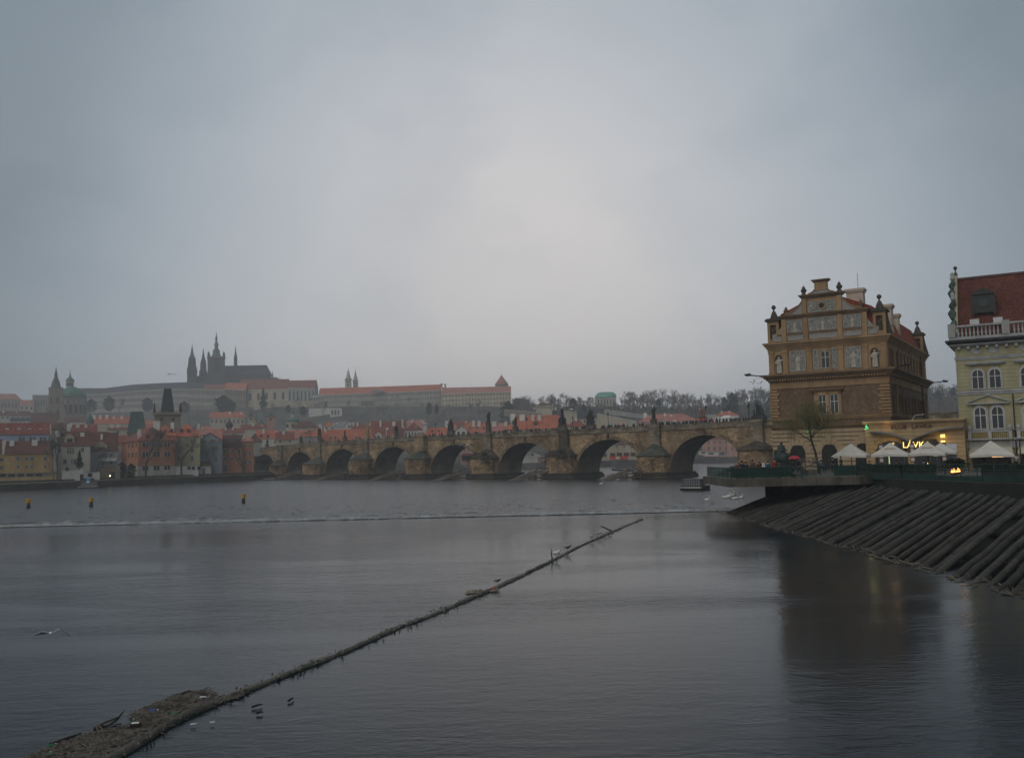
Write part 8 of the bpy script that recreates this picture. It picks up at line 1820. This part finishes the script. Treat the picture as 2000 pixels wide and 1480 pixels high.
def bird(p, s, rz, lab, m=WB_, kind='swan', cat=None):
    t = empty({'swan': 'swan', 'gull': 'gull', 'duck': 'duck', 'fly': 'flying_gull'}[kind], p, rz, lab, cat or {'swan': 'swan', 'gull': 'gull', 'duck': 'duck', 'fly': 'gull'}[kind], None, s)
    if kind == 'fly':
        me = skinmesh('body', [(0, 0, 0), (0, -.12, .01), (0, -.2, .02), (0, .14, 0), (0, .24, 0)], [(0, 1), (1, 2), (0, 3), (3, 4)], [.055, .045, .03, .04, (.05, .008)], m)
        mobj('body', me, t)
        for sd, up in ((-1, .10), (1, .14)):
            mb = MB(); q = [(sd * .03, -.07, .02), (sd * .28, -.12, up), (sd * .52, .02, up * -.4), (sd * .62, .10, up * -1.4), (sd * .44, .10, up * -.1), (sd * .26, .06, up * .95), (sd * .03, .08, .02)]
            mb.add(q + [(x, y, z_ - .012) for x, y, z_ in q], [tuple(range(7)), tuple(reversed(range(7, 14)))] + [(i, (i + 1) % 7, 7 + (i + 1) % 7, 7 + i) for i in range(7)]); mb.build('wing', GB_, t)
        return t
    nk = {'swan': [(0, -.42, .18), (0, -.50, .42), (0, -.46, .62), (0, -.56, .68)], 'gull': [(0, -.14, .16), (0, -.19, .24)], 'duck': [(0, -.15, .14), (0, -.19, .22)]}[kind]
    b = {'swan': [(0, 0, .12), (0, -.28, .13), (0, .3, .14), (0, .5, .2)], 'gull': [(0, 0, .1), (0, -.08, .12), (0, .12, .1), (0, .24, .11)], 'duck': [(0, 0, .08), (0, -.1, .09), (0, .12, .09), (0, .2, .13)]}[kind]
    br = {'swan': [.2, .16, .15, .05], 'gull': [.075, .07, .05, .02], 'duck': [.08, .07, .06, .03]}[kind]; nr_ = {'swan': [.07, .045, .045, .055], 'gull': [.045, .05], 'duck': [.045, .05]}[kind]
    v = b + nk; e_ = [(0, 1), (0, 2), (2, 3), (1, 4)] + [(4 + i, 5 + i) for i in range(len(nk) - 1)]
    mobj('body', skinmesh('body', v, e_, br + nr_, m), t); h = Vector(nk[-1])
    MB().tube([h + Vector((0, -.03, 0)), h + Vector((0, -.10 if kind == 'swan' else -.08, -.02))], [.028, .008], 5).build('beak', OB_, t)
    for sd in (-1, 1):
        x = sd * br[0] * .8; mb = MB(); q = [(x, b[1][1] * .6, b[0][2] + .02), (x * 1.15, 0, b[0][2] + br[0] * .5), (x * .8, b[3][1] * .95, b[3][2] + .02), (x, b[2][1] * .6, b[0][2] - br[0] * .3)]; mb.add(q + [(a * .8, b_, c_) for a, b_, c_ in q], [(0, 1, 2, 3), (7, 6, 5, 4), (0, 4, 5, 1), (1, 5, 6, 2), (2, 6, 7, 3), (3, 7, 4, 0)]); mb.build('wing', GB_ if kind == 'gull' else m, t)
    if kind == 'gull':
        mb = MB(); [mb.tube([(sd * .03, 0, .06), (sd * .03, 0, -.04)], .008, 4) for sd in (-1, 1)]; mb.build('legs', OB_, t)
    return t
bird(gnd(1418, 973, 0), 1.2, 1.5, 'left white swan in the small flock near the terrace corner'); bird(gnd(1427, 970, 0), 1.15, 1.7, 'middle white swan in the small flock, farthest from the camera'); bird(gnd(1436, 975, 0), 1.1, -1.5, 'right white swan in the small flock, nearest the camera')
bird(gnd(1431, 972, 0), 1.2, .4, 'brownish young swan among the white ones', mat('brown_feathers', (.14, .09, .06), .8)); bird(gnd(1448, 972.5, 0), 1.0, .2, 'single white swan just right of the flock'); bird(gnd(1381, 977, 0), .9, .8, 'lone white swan on the water left of the flock')
bird(gnd(1174, 945, 0), .9, 1.0, 'lone white swan near the foot of the icebreaker'); bird(gnd(1424, 934, .2), .8, 1.3, 'white bird resting on the small log ramp')
bird(at(911, 869, 120), 1.9, .5, 'white gull flying in front of the middle arch of the bridge', WB_, 'fly'); bird(at(99, 1236, 26), .8, .45, 'white gull gliding low over the calm water at lower left', WB_, 'fly'); bird(at(335, 731, 400), 3.2, .3, 'tiny gull in the sky left of the cathedral', DB_, 'fly')
def onboom(px):
    best = min(range(2000), key=lambda i: abs((lambda q: 1000 + F * q.x / q.y)(bpt(ds[-1] * i / 2000)) - px)); q = bpt(ds[-1] * best / 2000); q.z = ZN + .22; return q
for px, s, rz, l, m in ((1076, 1.35, 1.2, 'white gull sitting on the boom beside an upright twig', WB_), (1099, 1.1, 1.4, 'dark bird perched on the boom right of the white gull', DB_), (1146, 1.1, 1.0, 'small gull on the far part of the boom, left one of two', GB_), (1161, 1.1, 2.0, 'small gull on the far part of the boom, right one of two', GB_), (962, .8, 1.5, 'small dark bird beside the rubbish heap on the boom', DB_)):
    bird(onboom(px), s, rz, l, m, 'gull', 'bird')
q = onboom(1069); t = tag(MB().tube([(0, 0, -.1), (-.05, 0, .25), (-.02, .05, .5)], [.04, .03, .01], 5).build('upright_twig', DK, loc=q), 'dark twig standing upright on the boom next to the white gull', 'driftwood')
q = onboom(1178); t = tag(MB().tube([(.3, 0, 0), (-.3, 0, .3), (-.6, 0, .42)], [.06, .05, .02], 5).build('upright_twig', DK, loc=q), 'slanting dark branch lying across the far part of the boom', 'driftwood')
# ------------------------------------------------------------------ haze
hz = bpy.data.materials.new('haze_air'); hz.use_nodes = True; T = hz.node_tree; T.nodes.clear()
o_ = T.nodes.new('ShaderNodeOutputMaterial'); v_ = T.nodes.new('ShaderNodeVolumePrincipled')
v_.inputs['Color'].default_value = (.97, .975, .985, 1); v_.inputs['Density'].default_value = .00039; v_.inputs['Anisotropy'].default_value = 0.2
T.links.new(v_.outputs[0], o_.inputs['Volume'])
tag(MB().box(-3400, 3400, -450, 7000, -3.6, 185).build('haze', hz), 'thin pale haze in the air over the river and town', 'haze', kind='stuff')
